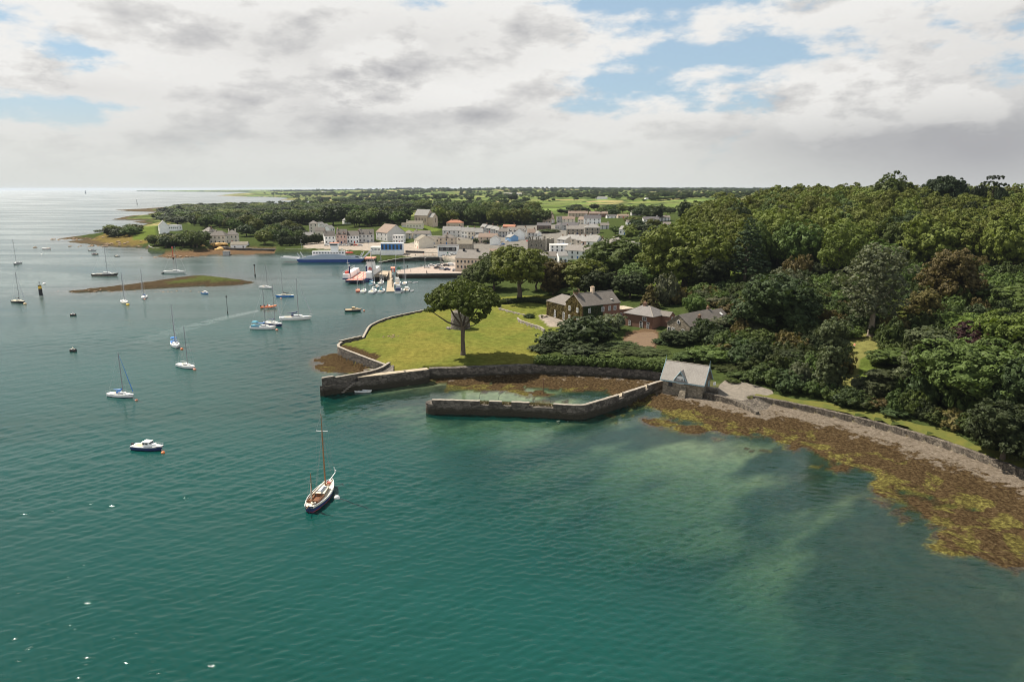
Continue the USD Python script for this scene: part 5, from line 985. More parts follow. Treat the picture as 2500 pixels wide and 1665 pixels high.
def ivied_house():
    a = math.radians(30); L, D, e, r = 16.2, 10.2, 7.0, 3.5; z0 = 5.45; C = G(1423, 748, z0 + e); c = C[:2] - (rotz(a) @ np.array([-L / 2, -D / 2, 0]))[:2]
    t = thing('ivied_house', 'large two-storey house with ivy-covered walls and slate roof', 'house', (*c, z0), a); rng = np.random.default_rng(8)
    obj('wall', gable_body(L, D, e, r), WALLM['brick'], t); obj('roof', gable_roof(L, D, e, r, .3, .18), ROOFM['slate'], t)
    v, f = boxm((0, 0, 2.0), (13.5, 8.2, 7.0)); W0 = (-L / 2 + 4.7, D / 2 + 6.75); obj('wing_wall', (place(v, *W0, PI / 2), f), WALLM['brick'], t); v, f = hip_roof(13.5, 8.2, 5.52, 2.7, .3, .16, left=False); obj('wing_roof', (place(v, *W0, PI / 2), f), ROOFM['slate'], t)
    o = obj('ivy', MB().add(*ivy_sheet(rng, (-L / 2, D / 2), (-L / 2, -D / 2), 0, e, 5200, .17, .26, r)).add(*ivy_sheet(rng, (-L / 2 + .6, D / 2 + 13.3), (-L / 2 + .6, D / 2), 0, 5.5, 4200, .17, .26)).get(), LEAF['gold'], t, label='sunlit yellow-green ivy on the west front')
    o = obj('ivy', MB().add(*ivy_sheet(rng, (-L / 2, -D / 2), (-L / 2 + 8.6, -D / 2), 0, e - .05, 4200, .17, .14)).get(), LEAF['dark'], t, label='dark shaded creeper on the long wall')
    for x, z, w, h in ((-5.4, 5.3, 1.0, 1.5), (0.4, 5.3, 1.0, 1.5), (3.5, 5.35, 1.0, 1.5), (5.9, 5.35, 1.0, 1.5), (-5.3, 1.9, 1.0, 2.1), (1.0, 1.9, 1.0, 2.0), (4.4, 1.9, 1.0, 2.0)): window(t, (x, -D / 2 - (.24 if x < 0.9 else .03), z), -PI / 2, w, h, 'white', (1, 3))
    for y, z, h in ((2.4, 5.3, 1.5), (-2.4, 5.3, 1.5), (2.4, 1.6, 2.4), (-2.6, 1.6, 2.4)): window(t, (-L / 2 - .36, y, z), PI, 1.05, h, 'white', (1, 3))
    window(t, (-L / 2 + .25, D / 2 + 1.6, 1.7), PI, 1.1, 2.6, 'white', (1, 3)); window(t, (-L / 2 + .25, D / 2 + 7.4, 1.7), PI, 1.1, 2.4, 'white', (1, 3))
    obj('skylight', boxm((5.4, -D / 2 + 1.3, e + 1.3), (.7, .5, .25)), PAINT['white'], t)
    chimney(t, -L / 2 + .6, 0.2, e + r - .2, .9, 1.5, 1.8, CHIM, 0); obj('ivy', foliage(rng, [((-L / 2 + .6, .2, e + r + 1.3), (.75, 1.0, .7)), ((-L / 2 + .9, 2.4, e + 2.6), (.7, .8, 1.0))], .3, 40, 26, .14, -.9, True), LEAF['green'], t, label='bushy green ivy round the front chimney')
    chimney(t, -L / 2 + 3.4, 3.2, e + r - 1.6, 1.0, 1.4, 2.6, CHIM, 2); chimney(t, -.2, .3, e + r - .1, .9, 1.5, 2.0, WALLM['tan'], 3)
    obj('ridge', MB().bar((-L / 2 - .3, 0, e + r + .22), (L / 2 + .3, 0, e + r + .22), .12, 6).get(), M['coping'], t)
    obj('bargeboard', MB().bar((-L / 2 - .32, -D / 2 - .3, e - .05), (-L / 2 - .32, 0, e + r + .12), .11, 5).bar((-L / 2 - .32, D / 2 + .3, e - .05), (-L / 2 - .32, 0, e + r + .12), .11, 5).get(), M['coping'], t)
    obj('rear_wing', boxm((L / 2 + 4.0, -.5, 1.2), (8.0, 6.0, 5.4)), WALLM['brick'], t); obj('rear_wing_roof', boxm((L / 2 + 4.0, -.5, 4.0), (8.2, 6.3, .18)), M['paving'], t)
    for x in (2, 5.4): window(t, (L / 2 + x, -3.53, 2.1), -PI / 2, .8, 1.3, 'white', (1, 1))
ivied_house()
def annex():
    a = math.radians(45); L, D, e, r = 9.0, 11.5, 4.7, 2.7; z0 = 5.0; C = G(1594, 775, z0 + e); c = C[:2] - (rotz(a) @ np.array([-L / 2, -D / 2, 0]))[:2]
    t = thing('brick_annex', 'small brick house with hipped slate roof and tall white windows', 'house', (*c, z0), a); obj('wall', boxm((0, 0, e / 2 - .75), (L, D, e + 1.5)), WALLM['brick'], t)
    v, f = hip_roof(D, L, e + .02, r, .45, .16); obj('roof', (place(v, 0, 0, PI / 2), f), ROOFM['mid'], t)
    obj('hip_lead', MB().bar((-L / 2 - .42, -D / 2 - .42, e + .2), (0, -1.3, e + r + .2), .09, 5).bar((L / 2 + .42, -D / 2 - .42, e + .2), (0, -1.3, e + r + .2), .09, 5).get(), M['coping'], t)
    for y, z, w, h in ((-3.9, 1.45, 1.0, 2.5), (-1.2, 1.45, 1.0, 2.5), (-2.4, 3.75, 1.5, 1.1), (3.6, 1.6, .8, 1.6)): window(t, (-L / 2 - .03, y, z), PI, w, h, 'white', (1, 2))
    chimney(t, 0, .6, e + r - .1, 1.1, 1.0, 1.1, CHIM, 2); obj('downpipe', MB().bar((-L / 2 - .08, -D / 2 + .25, 0), (-L / 2 - .08, -D / 2 + .25, e), .06, 5).get(), M['rust'], t)
    v, f = gable_body(4.2, 3.4, e, 1.3); X_ = (L / 2 - 2.4, -D / 2 - 1.2); obj('wing_wall', (place(v, *X_, PI / 2), f), WALLM['brick'], t); v, f = gable_roof(4.2, 3.4, e, 1.3, .2); obj('wing_roof', (place(v, *X_, PI / 2), f), ROOFM['slate'], t); window(t, (X_[0], X_[1] - 2.13, 3.7), -PI / 2, .9, 1.2, 'white', (1, 1))
    v, f = gable_body(7.5, 4.2, 2.7, 1.1); X_ = (L / 2 + 1.5, -D / 2 - 1.8); obj('link_wall', (place(v, *X_, -.05), f), WALLM['brick'], t); v, f = gable_roof(7.5, 4.2, 2.7, 1.1, .2); obj('link_roof', (place(v, *X_, -.05), f), ROOFM['slate'], t)
annex()
def barn():
    a = math.radians(40); L, D, e, r = 17.5, 9.0, 3.4, 3.1; z0 = 5.9; C = G(1685, 798, z0 + e); c = C[:2] - (rotz(a) @ np.array([-L / 2, -D / 2, 0]))[:2]
    t = thing('stone_barn', 'long stone barn with slate roof and round window in its gable', 'barn', (*c, z0), a); obj('wall', gable_body(L, D, e, r, -2.5), M['cottage'], t); obj('roof', gable_roof(L, D, e, r, .2, .18), ROOFM['slate'], t)
    v, f = gable_body(6.5, 8.0, 3.0, 2.9, -2); obj('end_bay', (v + [L / 2 + 3.2, .3, 0], f), M['cottage'], t); v, f = gable_roof(6.5, 8.0, 3.0, 2.9, .2, .18); obj('end_bay_roof', (v + [L / 2 + 3.2, .3, .02], f), ROOFM['slate'], t)
    m = trimesh.creation.cylinder(.62, .16, sections=20); R_ = trimesh.transformations.rotation_matrix(PI / 2, [0, 1, 0]); m.apply_transform(R_); obj('round_window', (np.array(m.vertices) + [-L / 2 - .02, 0, 4.3], m.faces), PAINT['white'], t); m = trimesh.creation.cylinder(.46, .2, sections=20); m.apply_transform(R_); obj('round_pane', (np.array(m.vertices) + [-L / 2 - .03, 0, 4.3], m.faces), GLASS, t)
    for y in (-1.9, 2.0): window(t, (-L / 2 - .03, y, 1.7), PI, .9, .9, 'white', (1, 1))
    window(t, (-L / 2 - .03, D / 2 - .9, 1.2), PI, .8, 2.0, 'white', (0, 0)); chimney(t, -1.0, -2.4, e + 1.3, .9, .7, 1.2, CHIM, 2); chimney(t, L / 2 - 1.5, .2, e + r - .1, .7, .7, .9, CHIM, 1)
    v, f = boxm((0, 0, 0), (.9, 1.2, .12)); obj('skylight', (v @ np.array([[1, 0, 0], [0, .82, -.57], [0, .57, .82]]).T + [L / 2 + 3.4, -1.9, 3.0 + 1.65 + .22], f), PAINT['white'], t)
barn()
def boathouse():
    a = math.radians(-33); L, D, e, r = 10.2, 6.2, 2.5, 3.6; z0 = 2.95; C = G(1716, 936, z0 + e); c = C[:2] - (rotz(a) @ np.array([L / 2, -D / 2, 0]))[:2]
    t = thing('boathouse', 'stone boathouse with steep slate roof and pale blue bargeboards by the sea wall', 'boathouse', (*c, z0), a); obj('wall', gable_body(L, D, e, r, -2.5), M['cottage'], t); obj('roof', gable_roof(L, D, e, r, .5, .16), ROOFM['weathered'], t)
    for s in (-1, 1):
        x = s * (L / 2 + .54); k = r / (D / 2); m = MB()
        for y in (-1, 1): m.bar((x, y * (D / 2 + .5), e - .5 * k + .02), (x, 0, e + r + .14), .12, 4)
        obj('bargeboard', m.get(), PAINT['paleblue'], t); obj('finial', MB().bar((x, 0, e + r), (x, 0, e + r + 1.5), .07, 6, .03).bar((x, 0, e + r + .25), (x, 0, e + r + .45), .13, 6).get(), PAINT['paleblue'], t)
        for y in (-1, 1): obj('brace', MB().bar((x - s * .05, y * 1.1, e + r - 1.35), (x - s * .05, 0, e + r - 1.0), .06, 4).get(), PAINT['paleblue'], t)
    zf = e - .5 * r / (D / 2) - .02; m = MB(); m.box((0, -D / 2 - .5, zf), (L + 1.0, .07, .2))
    for k in range(22): m.bar((-L / 2 - .2 + (L + .4) * k / 21, -D / 2 - .5, zf - .05), (-L / 2 - .2 + (L + .4) * k / 21, -D / 2 - .5, zf - .24), .10, 5, .03)
    obj('fascia', m.get(), PAINT['paleblue'], t); obj('ridge', MB().bar((-L / 2 - .5, 0, e + r + .2), (L / 2 + .5, 0, e + r + .2), .10, 6).get(), M['coping'], t)
    dx, w, de, dr = -.55, 2.7, 2.75, 1.9; yb = -D / 2 - .02; v, f = gable_body(3.2, w, de, dr, 0); obj('dormer_wall', (place(v, dx, yb + 1.5, PI / 2), f), M['cottage'], t); v, f = gable_roof(3.4, w, de, dr, .3, .12); obj('dormer_roof', (place(v, dx, yb + 1.55, PI / 2), f), ROOFM['weathered'], t)
    k = dr / (w / 2); m = MB()
    for s in (-1, 1): m.bar((dx + s * (w / 2 + .3), yb - .48, de - .3 * k), (dx, yb - .48, de + dr + .1), .10, 4)
    m.bar((dx - .5, yb - .48, de + dr - .62), (dx + .5, yb - .48, de + dr - .62), .06, 4); obj('dormer_bargeboard', m.get(), PAINT['paleblue'], t); obj('finial', MB().bar((dx, yb - .48, de + dr - .3), (dx, yb - .48, de + dr + 1.1), .05, 6, .02).get(), PAINT['paleblue'], t)
    window(t, (dx, yb - .14, 2.35), -PI / 2, 1.75, 1.6, 'white', (1, 0)); window(t, (dx - .44, yb - .16, 2.3), -PI / 2, .66, 1.35, 'white', (2, 2), sill=False, fw=.07); window(t, (dx + .44, yb - .16, 2.3), -PI / 2, .66, 1.35, 'white', (2, 2), sill=False, fw=.07)
    m = trimesh.creation.cylinder(.90, .10, sections=20); m.apply_transform(trimesh.transformations.rotation_matrix(PI / 2, [1, 0, 0])); v = np.array(m.vertices) * [1, 1, .42]; obj('window_arch', (v + [dx, yb - .16, 3.16], m.faces), PAINT['white'], t)
    V = np.array([(-.9, 0, -2), (.9, 0, -2), (.9, -1.6, -2), (-.9, -1.6, -2), (-.7, 0, 1.5), (.7, 0, 1.5)], float) + [dx + .9, -D / 2, 0]; obj('buttress', (V, np.array([[0, 1, 2], [0, 2, 3], [3, 2, 5], [3, 5, 4], [0, 3, 4], [1, 5, 2], [0, 4, 5], [0, 5, 1]])), M['cottage'], t)
    window(t, (L / 2 + .03, -.6, 2.0), 0, .6, .9, None); obj('door', boxm((L / 2 + .02, 1.7, 1.0), (.1, 1.1, 2.1)), PAINT['paleblue'], t); obj('bay_window', boxm((-L / 2 + 2.0, -D / 2 - .03, 1.0), (1.0, .12, 1.0)), PAINT['black'], t)
    t2 = thing('notice_board', 'small white notice board beside the boathouse door', 'sign', GZ(1744, 946), .6); obj('board', boxm((0, 0, 1.0), (1.0, .06, .8)), PAINT['white'], t2); obj('post', MB().bar((-.45, .05, 0), (-.45, .05, 1.4), .04, 5).bar((.45, .05, 0), (.45, .05, 1.4), .04, 5).get(), PAINT['paleblue'], t2)
    rng = np.random.default_rng(2); p = GZ(1738, 958); t3 = thing('wall_stub', 'short broken stone wall with pale top stones beside the boathouse', 'wall', p, a); obj('masonry', boxm((0, 0, .45), (3.0, .7, 1.5)), M['seawall'], t3)
    for k in range(8): v, f = ell((-1.3 + k * .37, rng.normal(0, .12), 1.27), (.24, .26, .17), 1); obj('stone', (v + rng.normal(0, .03, v.shape), f), M['coping'], t3)
boathouse()

KINDS = {}
def make_kind(name, leaf, seed, R, h, trunk_h, trunk_r, lobes=None, puff=1.15, n_puff=150, n_leaf=44, size=.34, core=True, bark=BARK, low=-.8, flat=1.0, up=.7, extra=None):
    rng = np.random.default_rng(seed); k = kind_of(f'World/kind_{name}') if False else kind_of2(name)
    Hc = h - trunk_h; zc = trunk_h + Hc * .5
    lo = lobes(rng) if lobes else round_lobes(rng, R, Hc, zc, 8)
    obj('crown', foliage(rng, lo, puff, n_puff, n_leaf, size, low, core, up, flat), LEAF[leaf] if isinstance(leaf, str) else leaf, k)
    if trunk_r: obj('trunk', extra(rng) if extra else trunk_mesh(rng, trunk_h + Hc * .45, trunk_r, R * .5), bark, k, smooth=40)
    KINDS[name] = (k, R, h); return k
def kind_of2(name):
    p = stage.OverridePrim(f'/World/kind_{name}'); p.SetSpecifier(Sdf.SpecifierClass); p.SetTypeName('Xform')
    return p
def cedar_lobes(R, h, z0, n, taper=.35):
    def f(rng):
        L = []
        for k in range(n):
            t = k / (n - 1); z = z0 + (h - z0) * t; r = R * (1 - t * (1 - taper)) * rng.uniform(.8, 1.05); m = 3 if t < .85 else 1
            for j in range(m):
                a = j * 2 * PI / m + k * 1.1 + rng.uniform(-.3, .3); o = r * .52 if m > 1 else 0
                L.append(((math.cos(a) * o, math.sin(a) * o, z - .1 * r), (r * .52, r * .52, (h - z0) / n * .50)))
        return L
    return f
def column_lobes(R, h, z0, n):
    def f(rng):
        return [((rng.normal(0, R * .22), rng.normal(0, R * .22), z0 + (h - z0) * (k + .5) / n), (R * rng.uniform(.6, 1.0), R * rng.uniform(.6, 1.0), (h - z0) / n * rng.uniform(.7, 1.0))) for k in range(n)]
    return f
def airy_lobes(R, h, z0, n, q=(.22, .36)):
    def f(rng):
        L = []
        for k in range(n):
            t = (k + .5) / n; a = k * 2.4; s = rng.uniform(.25, .85) * math.sin(PI * (.12 + .80 * t)) ** .8; r = R * rng.uniform(*q)
            L.append(((math.cos(a) * R * s, math.sin(a) * R * s, z0 + (h - z0) * (.06 + .88 * t)), (r, r, r * .85)))
        return L
    return f
# near kinds (fine leaves)
make_kind('sycamore_a', 'olive', 1, 7.5, 18, 2.0, .42, n_puff=130, n_leaf=66, puff=1.5, size=.36)
make_kind('sycamore_b', 'olive', 2, 7.0, 19, 2.5, .40, n_puff=120, n_leaf=66, puff=1.55, size=.36)
make_kind('sycamore_c', 'green', 3, 7.2, 18, 1.6, .42, n_puff=125, n_leaf=66, puff=1.5, size=.36)
make_kind('sycamore_d', 'olive', 4, 6.6, 20, 2.5, .38, n_puff=115, n_leaf=66, puff=1.6, size=.36)
make_kind('dark_sycamore', 'dark', 5, 8.0, 18, 1.2, .5, n_puff=260, n_leaf=48, size=.33, puff=1.05)
make_kind('trunked_tree', 'olive', 22, 7.0, 18, 5.5, .55, n_puff=190)
make_kind('great_beech', 'olive', 24, 15.0, 30, 1.5, .9, n_puff=420, n_leaf=70, size=.42, puff=1.7)
make_kind('great_tree', 'green', 23, 11.0, 22, 1.2, .6, n_puff=330, n_leaf=60, size=.34, puff=1.35)
make_kind('ash', 'bright', 6, 6.0, 17, 6.0, .30, lobes=airy_lobes(6, 17, 5.5, 16, (.26, .40)), n_puff=150, n_leaf=40, size=.28, core=False)
make_kind('poplar', 'silver', 7, 7.0, 23, 5.0, .45, lobes=airy_lobes(7, 23, 5.0, 38, (.16, .27)), n_puff=300, n_leaf=26, size=.26, puff=.85, core=False, bark=PALEBARK)
make_kind('willow', 'rust', 8, 6.0, 13, 2.0, .3, lobes=airy_lobes(6, 13, 1.5, 22, (.24, .38)), n_puff=180, n_leaf=36, size=.26, puff=.9, core=True)
make_kind('cedar', 'needle', 9, 6.0, 22, 6.0, .45, lobes=cedar_lobes(6.0, 22, 6.5, 8, .3), n_puff=230, n_leaf=34, size=.25, puff=.7, core=False, flat=.5, low=-.9)
make_kind('ivied_tree', 'ivy', 10, 3.4, 17, 0.0, .4, lobes=column_lobes(3.4, 17, 0.2, 9), n_puff=150, n_leaf=44, size=.24, puff=.8, core=True, low=-.95)
make_kind('shrub_a', 'shade', 11, 3.6, 5, 0.0, 0, lobes=lambda r: round_lobes(r, 3.6, 5.4, 2.0, 7), n_puff=90, n_leaf=44, size=.20, puff=.65)
make_kind('shrub_b', 'dark', 12, 3.6, 5, 0.0, 0, lobes=lambda r: round_lobes(r, 3.6, 5.4, 2.0, 7), n_puff=110, n_leaf=44, size=.17, puff=.5)
make_kind('shrub_c', 'rust', 13, 3.6, 5, 0.0, 0, lobes=lambda r: round_lobes(r, 3.6, 5.4, 2.0, 7), n_puff=90, n_leaf=44, size=.18, puff=.6)
make_kind('shrub_d', 'green', 14, 3.6, 5, 0.0, 0, lobes=lambda r: round_lobes(r, 3.6, 5.4, 2.0, 8), n_puff=90, n_leaf=44, size=.20, puff=.65)
make_kind('shrub_e', 'silver', 15, 3.6, 5, 0.0, 0, lobes=lambda r: round_lobes(r, 3.6, 5.4, 2.0, 8), n_puff=90, n_leaf=40, size=.18, puff=.6)
make_kind('shrub_f', 'blossom', 16, 3.6, 5, 0.0, 0, lobes=lambda r: round_lobes(r, 3.6, 5.4, 2.0, 8), n_puff=90, n_leaf=40, size=.18, puff=.6)
make_kind('copper_beech', 'copper', 17, 5.0, 9, 1.0, .3, n_puff=120, n_leaf=40, size=.26, puff=.8)
make_kind('bright_tree', 'fresh', 18, 6.5, 12, 1.5, .35, n_puff=230, n_leaf=44, size=.26, puff=.95)
make_kind('conical_tree', 'rust', 19, 2.6, 8, .6, .2, lobes=lambda r: [((0, 0, .8 + 6.6 * t), (2.4 * (1 - t) + .35, 2.4 * (1 - t) + .35, 1.0)) for t in np.linspace(0, 1, 7)], n_puff=90, n_leaf=40, size=.2, puff=.55)
make_kind('pine_dome', 'needle', 20, 7.5, 15, 4.5, .5, lobes=lambda r: round_lobes(r, 7.5, 9, 9.5, 10, .62, (.34, .5)), n_puff=190, n_leaf=44, size=.27, puff=.9, flat=.75)
make_kind('umbrella_pine', 'needle', 21, 5.5, 14, 8.0, .28, lobes=lambda r: [((0, 0, 13.3), (3.4, 3.4, .5)), ((-2.2, .5, 12.0), (3.0, 2.6, .45)), ((2.6, -.4, 11.5), (2.8, 2.6, .45)), ((-1.2, -1.2, 10.6), (2.6, 2.2, .4)), ((1.2, 1.6, 10.2), (2.4, 2.2, .4))], n_puff=90, n_leaf=40, size=.22, puff=.55, core=False, flat=.5)
# kinds for the middle distance (larger sprays)
for i, leaf in enumerate(('green', 'dark', 'olive', 'green')):
    make_kind(f'distant_tree_{"abcd"[i]}', leaf, 30 + i, 5.5, 11 + i % 2, 1.5, .3, n_puff=75, n_leaf=30, size=.46, puff=1.0)
make_kind('distant_pine', 'needle', 36, 4.0, 14, 2.5, .3, lobes=cedar_lobes(4.0, 14, 3.0, 6, .45), n_puff=80, n_leaf=30, size=.42, puff=.8, flat=.7)

def plant(kind, name, label, p, width, height, rng, cat='tree', group=None, sink=.15):
    k, R, h = KINDS[kind]
    return copy_of(k, name, label, cat, (p[0], p[1], p[2] - sink), rng.uniform(0, 6.28), group, (width / (2 * R), width / (2 * R) * rng.uniform(.92, 1.08), height / h))
def plant_at(kind, name, label, px, top, wpx, dist, rng, cat='tree', group=None):
    """by its crown: centre and top in the photograph, its width in pixels and its distance"""
    p = AT(px, top, dist); z = ground(p[0], p[1]); zc = dist * cP + (H - p[2]) * sP
    return plant(kind, name, label, (p[0], p[1], z), wpx * zc / F, max(p[2] - z, 1.0), rng, cat, group)
def scatter(poly, step, rng, jitter=.36):
    x0, y0, x1, y1 = poly.bounds; out = []
    for i, y in enumerate(np.arange(y0, y1, step * .87)):
        for x in np.arange(x0, x1, step): out.append((x + (i % 2) * step * .5 + rng.normal(0, jitter) * step * .6, y + rng.normal(0, jitter) * step * .6))
    out = np.array(out); return out[shapely.contains_xy(poly, out[:, 0], out[:, 1])]
rt = np.random.default_rng(77)

# the lone parasol tree on the lawn
def lone_tree():
    rng = np.random.default_rng(40); b = GZ(1130, 866); t = thing('parasol_tree', 'lone umbrella-crowned tree with tall bare trunk on the lawn', 'tree', b)
    hT = 22.0; R = 11.4
    lobes = []
    for k in range(58):
        a = k * 2.39996; s = math.sqrt((k + .5) / 58) * .95; z = hT - 1.5 - 5.6 * s ** 2.3 + rng.uniform(-.6, .3); r = rng.uniform(2.6, 3.3) * (1.08 - .25 * s)
        lobes.append(((math.cos(a) * R * s * .92 + .3, math.sin(a) * R * s * .80, z), (r, r, r * .55)))
    for (x, y, z, r) in ((6.0, -3.5, 12.4, 1.9), (4.2, -4.8, 11.2, 1.7), (7.4, -2.0, 13.6, 1.8), (-8.4, -2, 14.0, 1.6), (2.6, -5.0, 13.2, 1.9), (-9.8, 0, 13.4, 1.3), (-5, -4, 15.0, 2.0), (0, -5, 15.2, 2.0), (-3, -2, 15.2, 2.4), (1.5, -2.5, 15.0, 2.5), (4.5, -1, 15.2, 2.3), (-5.5, 1, 15.4, 2.2), (0, 2, 15.5, 2.6), (4, 3, 15.4, 2.4)): lobes.append(((x, y, z), (r, r, r * .5)))
    obj('crown', foliage(rng, lobes, .62, 900, 50, .24, -.45, True, 1.1, .75), LEAF['fresh'], t)
    mb = MB(); mb.tube([(0, 0, -.5), (.12, 0, 1.0), (.05, 0, 4.5), (.15, .1, 8.6)], [1.0, .72, .60, .66], 10)
    tr = obj('trunk', mb.get(), BARK, t, smooth=40)
    fork = np.array([.15, .1, 8.3])
    for (x, y, z, r) in ((-9.0, -.5, 13.2, .30), (-5, 1.5, 16.5, .30), (-1.5, -2.5, 17.5, .34), (2.0, 2.0, 18.5, .34), (5.5, -1.5, 15.5, .28), (6.5, -3.2, 11.6, .20), (-2.5, 4.5, 17, .25), (3.0, -5.0, 13.5, .22)):
        e = np.array([x, y, z]); m = fork + (e - fork) * .5 + np.array([0, 0, -.8]); br = MB(); br.tube([fork, fork + (m - fork) * .55 + np.array([0, 0, -.1]), m, e], [r * 1.3, r, r * .8, r * .3], 6)
        obj('branch', br.get(), BARK, t, smooth=40)
lone_tree()

# single trees of the garden: kind, name, label, crown centre px, top py, width px, distance
for row in [
    ('sycamore_c', 'garden_tree', 'dense dark-topped tree at the end of the quay behind the lone tree', 1170, 640, 84, 338),
    ('trunked_tree', 'garden_tree', 'broad tree with a bare pale trunk on the shaded lawn behind the low wall', 1268, 604, 142, 292),
    ('willow', 'garden_tree', 'pale feathery tree right of the bare-trunked one, behind the ivied house', 1352, 640, 96, 300),
    ('sycamore_d', 'garden_tree', 'yellow-olive tree rising straight behind the chimneys of the ivied house', 1428, 636, 104, 296),
    ('sycamore_c', 'garden_tree', 'tall dark green tree standing between the white terrace and the ivied house', 1512, 575, 150, 335),
    ('sycamore_c', 'garden_tree', 'green tree behind the ridge of the long slate house roof', 1560, 640, 100, 300),
    ('dark_sycamore', 'garden_tree', 'shadowy tree squeezed between the pale feathery tree and the tall dark one', 1470, 622, 90, 345),
    ('great_beech', 'garden_tree', 'huge round-headed beech at the left end of the hillside wood', 1680, 533, 214, 300),
    ('dark_sycamore', 'garden_tree', 'low dark tree tucked under the right flank of the huge beech', 1730, 625, 110, 285),
    ('shrub_e', 'garden_tree', 'silvery leaved small tree behind the slate-roofed annex', 1628, 668, 66, 262),
    ('cedar', 'conifer', 'ragged dark conifer with a bare lower trunk beside the bright clearing', 1832, 535, 118, 284),
    ('ash', 'garden_tree', 'light green tree with a straight trunk on the grass in front of the wood', 2056, 550, 118, 280),
    ('poplar', 'garden_tree', 'tall airy silvery poplar in the middle of the garden', 2150, 603, 196, 196),
    ('dark_sycamore', 'garden_tree', 'large dome-shaped blue-green sycamore right of the stone barn', 1908, 676, 206, 205),
    ('willow', 'garden_tree', 'olive brown feathery tree right of the poplar at the foot of the wood', 2330, 618, 150, 215),
    ('willow', 'garden_tree', 'rusty bushy tree below and left of the olive brown feathery one', 2262, 712, 100, 200),
    ('shrub_c', 'garden_tree', 'brownish rounded tree before the dark wood, left of the light green tree', 1948, 616, 76, 290),
    ('copper_beech', 'garden_tree', 'purple copper beech among the green trees at the right', 2392, 796, 128, 168),
    ('bright_tree', 'garden_tree', 'flat spreading pale green tree behind the copper beech', 2370, 770, 150, 185),
    ('bright_tree', 'garden_tree', 'bright green tree cut by the right edge of the photo', 2485, 768, 150, 165),
    ('ivied_tree', 'ivied_tree', 'ivy-wrapped columnar tree by the sea wall left of the poplar trunk', 2036, 786, 74, 158),
    ('ivied_tree', 'ivied_tree', 'ivy-wrapped tree with leaning head left of the great dark tree', 2268, 808, 112, 150),
    ('ivied_tree', 'ivied_tree', 'short ivy-wrapped stump tree below the poplar', 2150, 905, 70, 150),
    ('great_tree', 'garden_tree', 'great dark tree over the path in the lower right corner', 2420, 822, 290, 138),
    ('dark_sycamore', 'garden_tree', 'shaded tree standing on the path edge at the far right', 2520, 880, 150, 128),
    ('ivied_tree', 'garden_tree', 'leafy low tree in front of the great dark tree beside the sea wall', 2330, 905, 110, 146),
    ('conical_tree', 'garden_tree', 'small pointed golden tree by the drive behind the annex', 1588, 698, 46, 258),
    ('pine_dome', 'pine', 'dark dome-headed pine on the skyline of the wood', 2312, 421, 112, 425),
    ('sycamore_c', 'skyline_tree', 'tall leafy tree breaking the skyline left of the dome-headed pine', 2180, 417, 88, 436),
    ('pine_dome', 'pine', 'small round pine on the skyline right of the dome-headed one', 2391, 444, 44, 405),
    ('umbrella_pine', 'pine', 'flat-tiered umbrella pine on the right skyline', 2432, 428, 62, 405),
    ('pine_dome', 'pine', 'little dark pine under the umbrella pine', 2450, 449, 38, 400),
    ('sycamore_c', 'garden_tree', 'green tree rising behind the sea wall trees between the two ivied columns', 2190, 850, 120, 168),
    ('dark_sycamore', 'garden_tree', 'dark tree filling the slope right of the leaning ivied tree', 2330, 840, 130, 165),
    ('sycamore_c', 'garden_tree', 'dense tree at the right edge above the copper beech', 2480, 690, 150, 205),
    ('dark_sycamore', 'garden_tree', 'dark tree low on the bank left of the leaning ivied tree', 2235, 925, 90, 149),
    ('sycamore_d', 'garden_tree', 'olive tree beside the poplar at the edge of the clearing', 2245, 735, 110, 205),
    ('dark_sycamore', 'garden_tree', 'dark tree filling the lower right corner beside the sea wall', 2470, 985, 170, 119),
    ('sycamore_c', 'garden_tree', 'full green tree left of the bare-trunked one at the back of the lawn', 1205, 612, 92, 330),
    ('sycamore_d', 'garden_tree', 'olive tree filling the gap right of the bare-trunked one', 1312, 622, 80, 318),
    ('sycamore_c', 'garden_tree', 'round green tree behind the pale feathery one', 1390, 646, 90, 330),
    ('dark_sycamore', 'garden_tree', 'dark tree between the yellow-olive tree and the tall dark one', 1455, 655, 96, 290),
    ('sycamore_c', 'garden_tree', 'broad green tree left of the huge beech', 1590, 600, 130, 330),
    ('dark_sycamore', 'garden_tree', 'low dark tree against the back of the annex drive', 1540, 668, 84, 282),
    ('sycamore_d', 'garden_tree', 'olive tree between the conifer and the huge beech', 1765, 575, 110, 312),
    ('dark_sycamore', 'garden_tree', 'dark undergrowth tree before the wood left of the light green tree', 1985, 640, 84, 292),
    ('sycamore_c', 'garden_tree', 'green tree right of the light green one at the foot of the wood', 2150, 585, 110, 285),
    ('dark_sycamore', 'garden_tree', 'shaded tree behind the boathouse yard left of the ivied column', 1950, 855, 110, 174),
]:
    kind, name, label, *rest = row
    plant_at(kind, name, label, *rest, rt, 'pine' if name == 'pine' else 'tree')
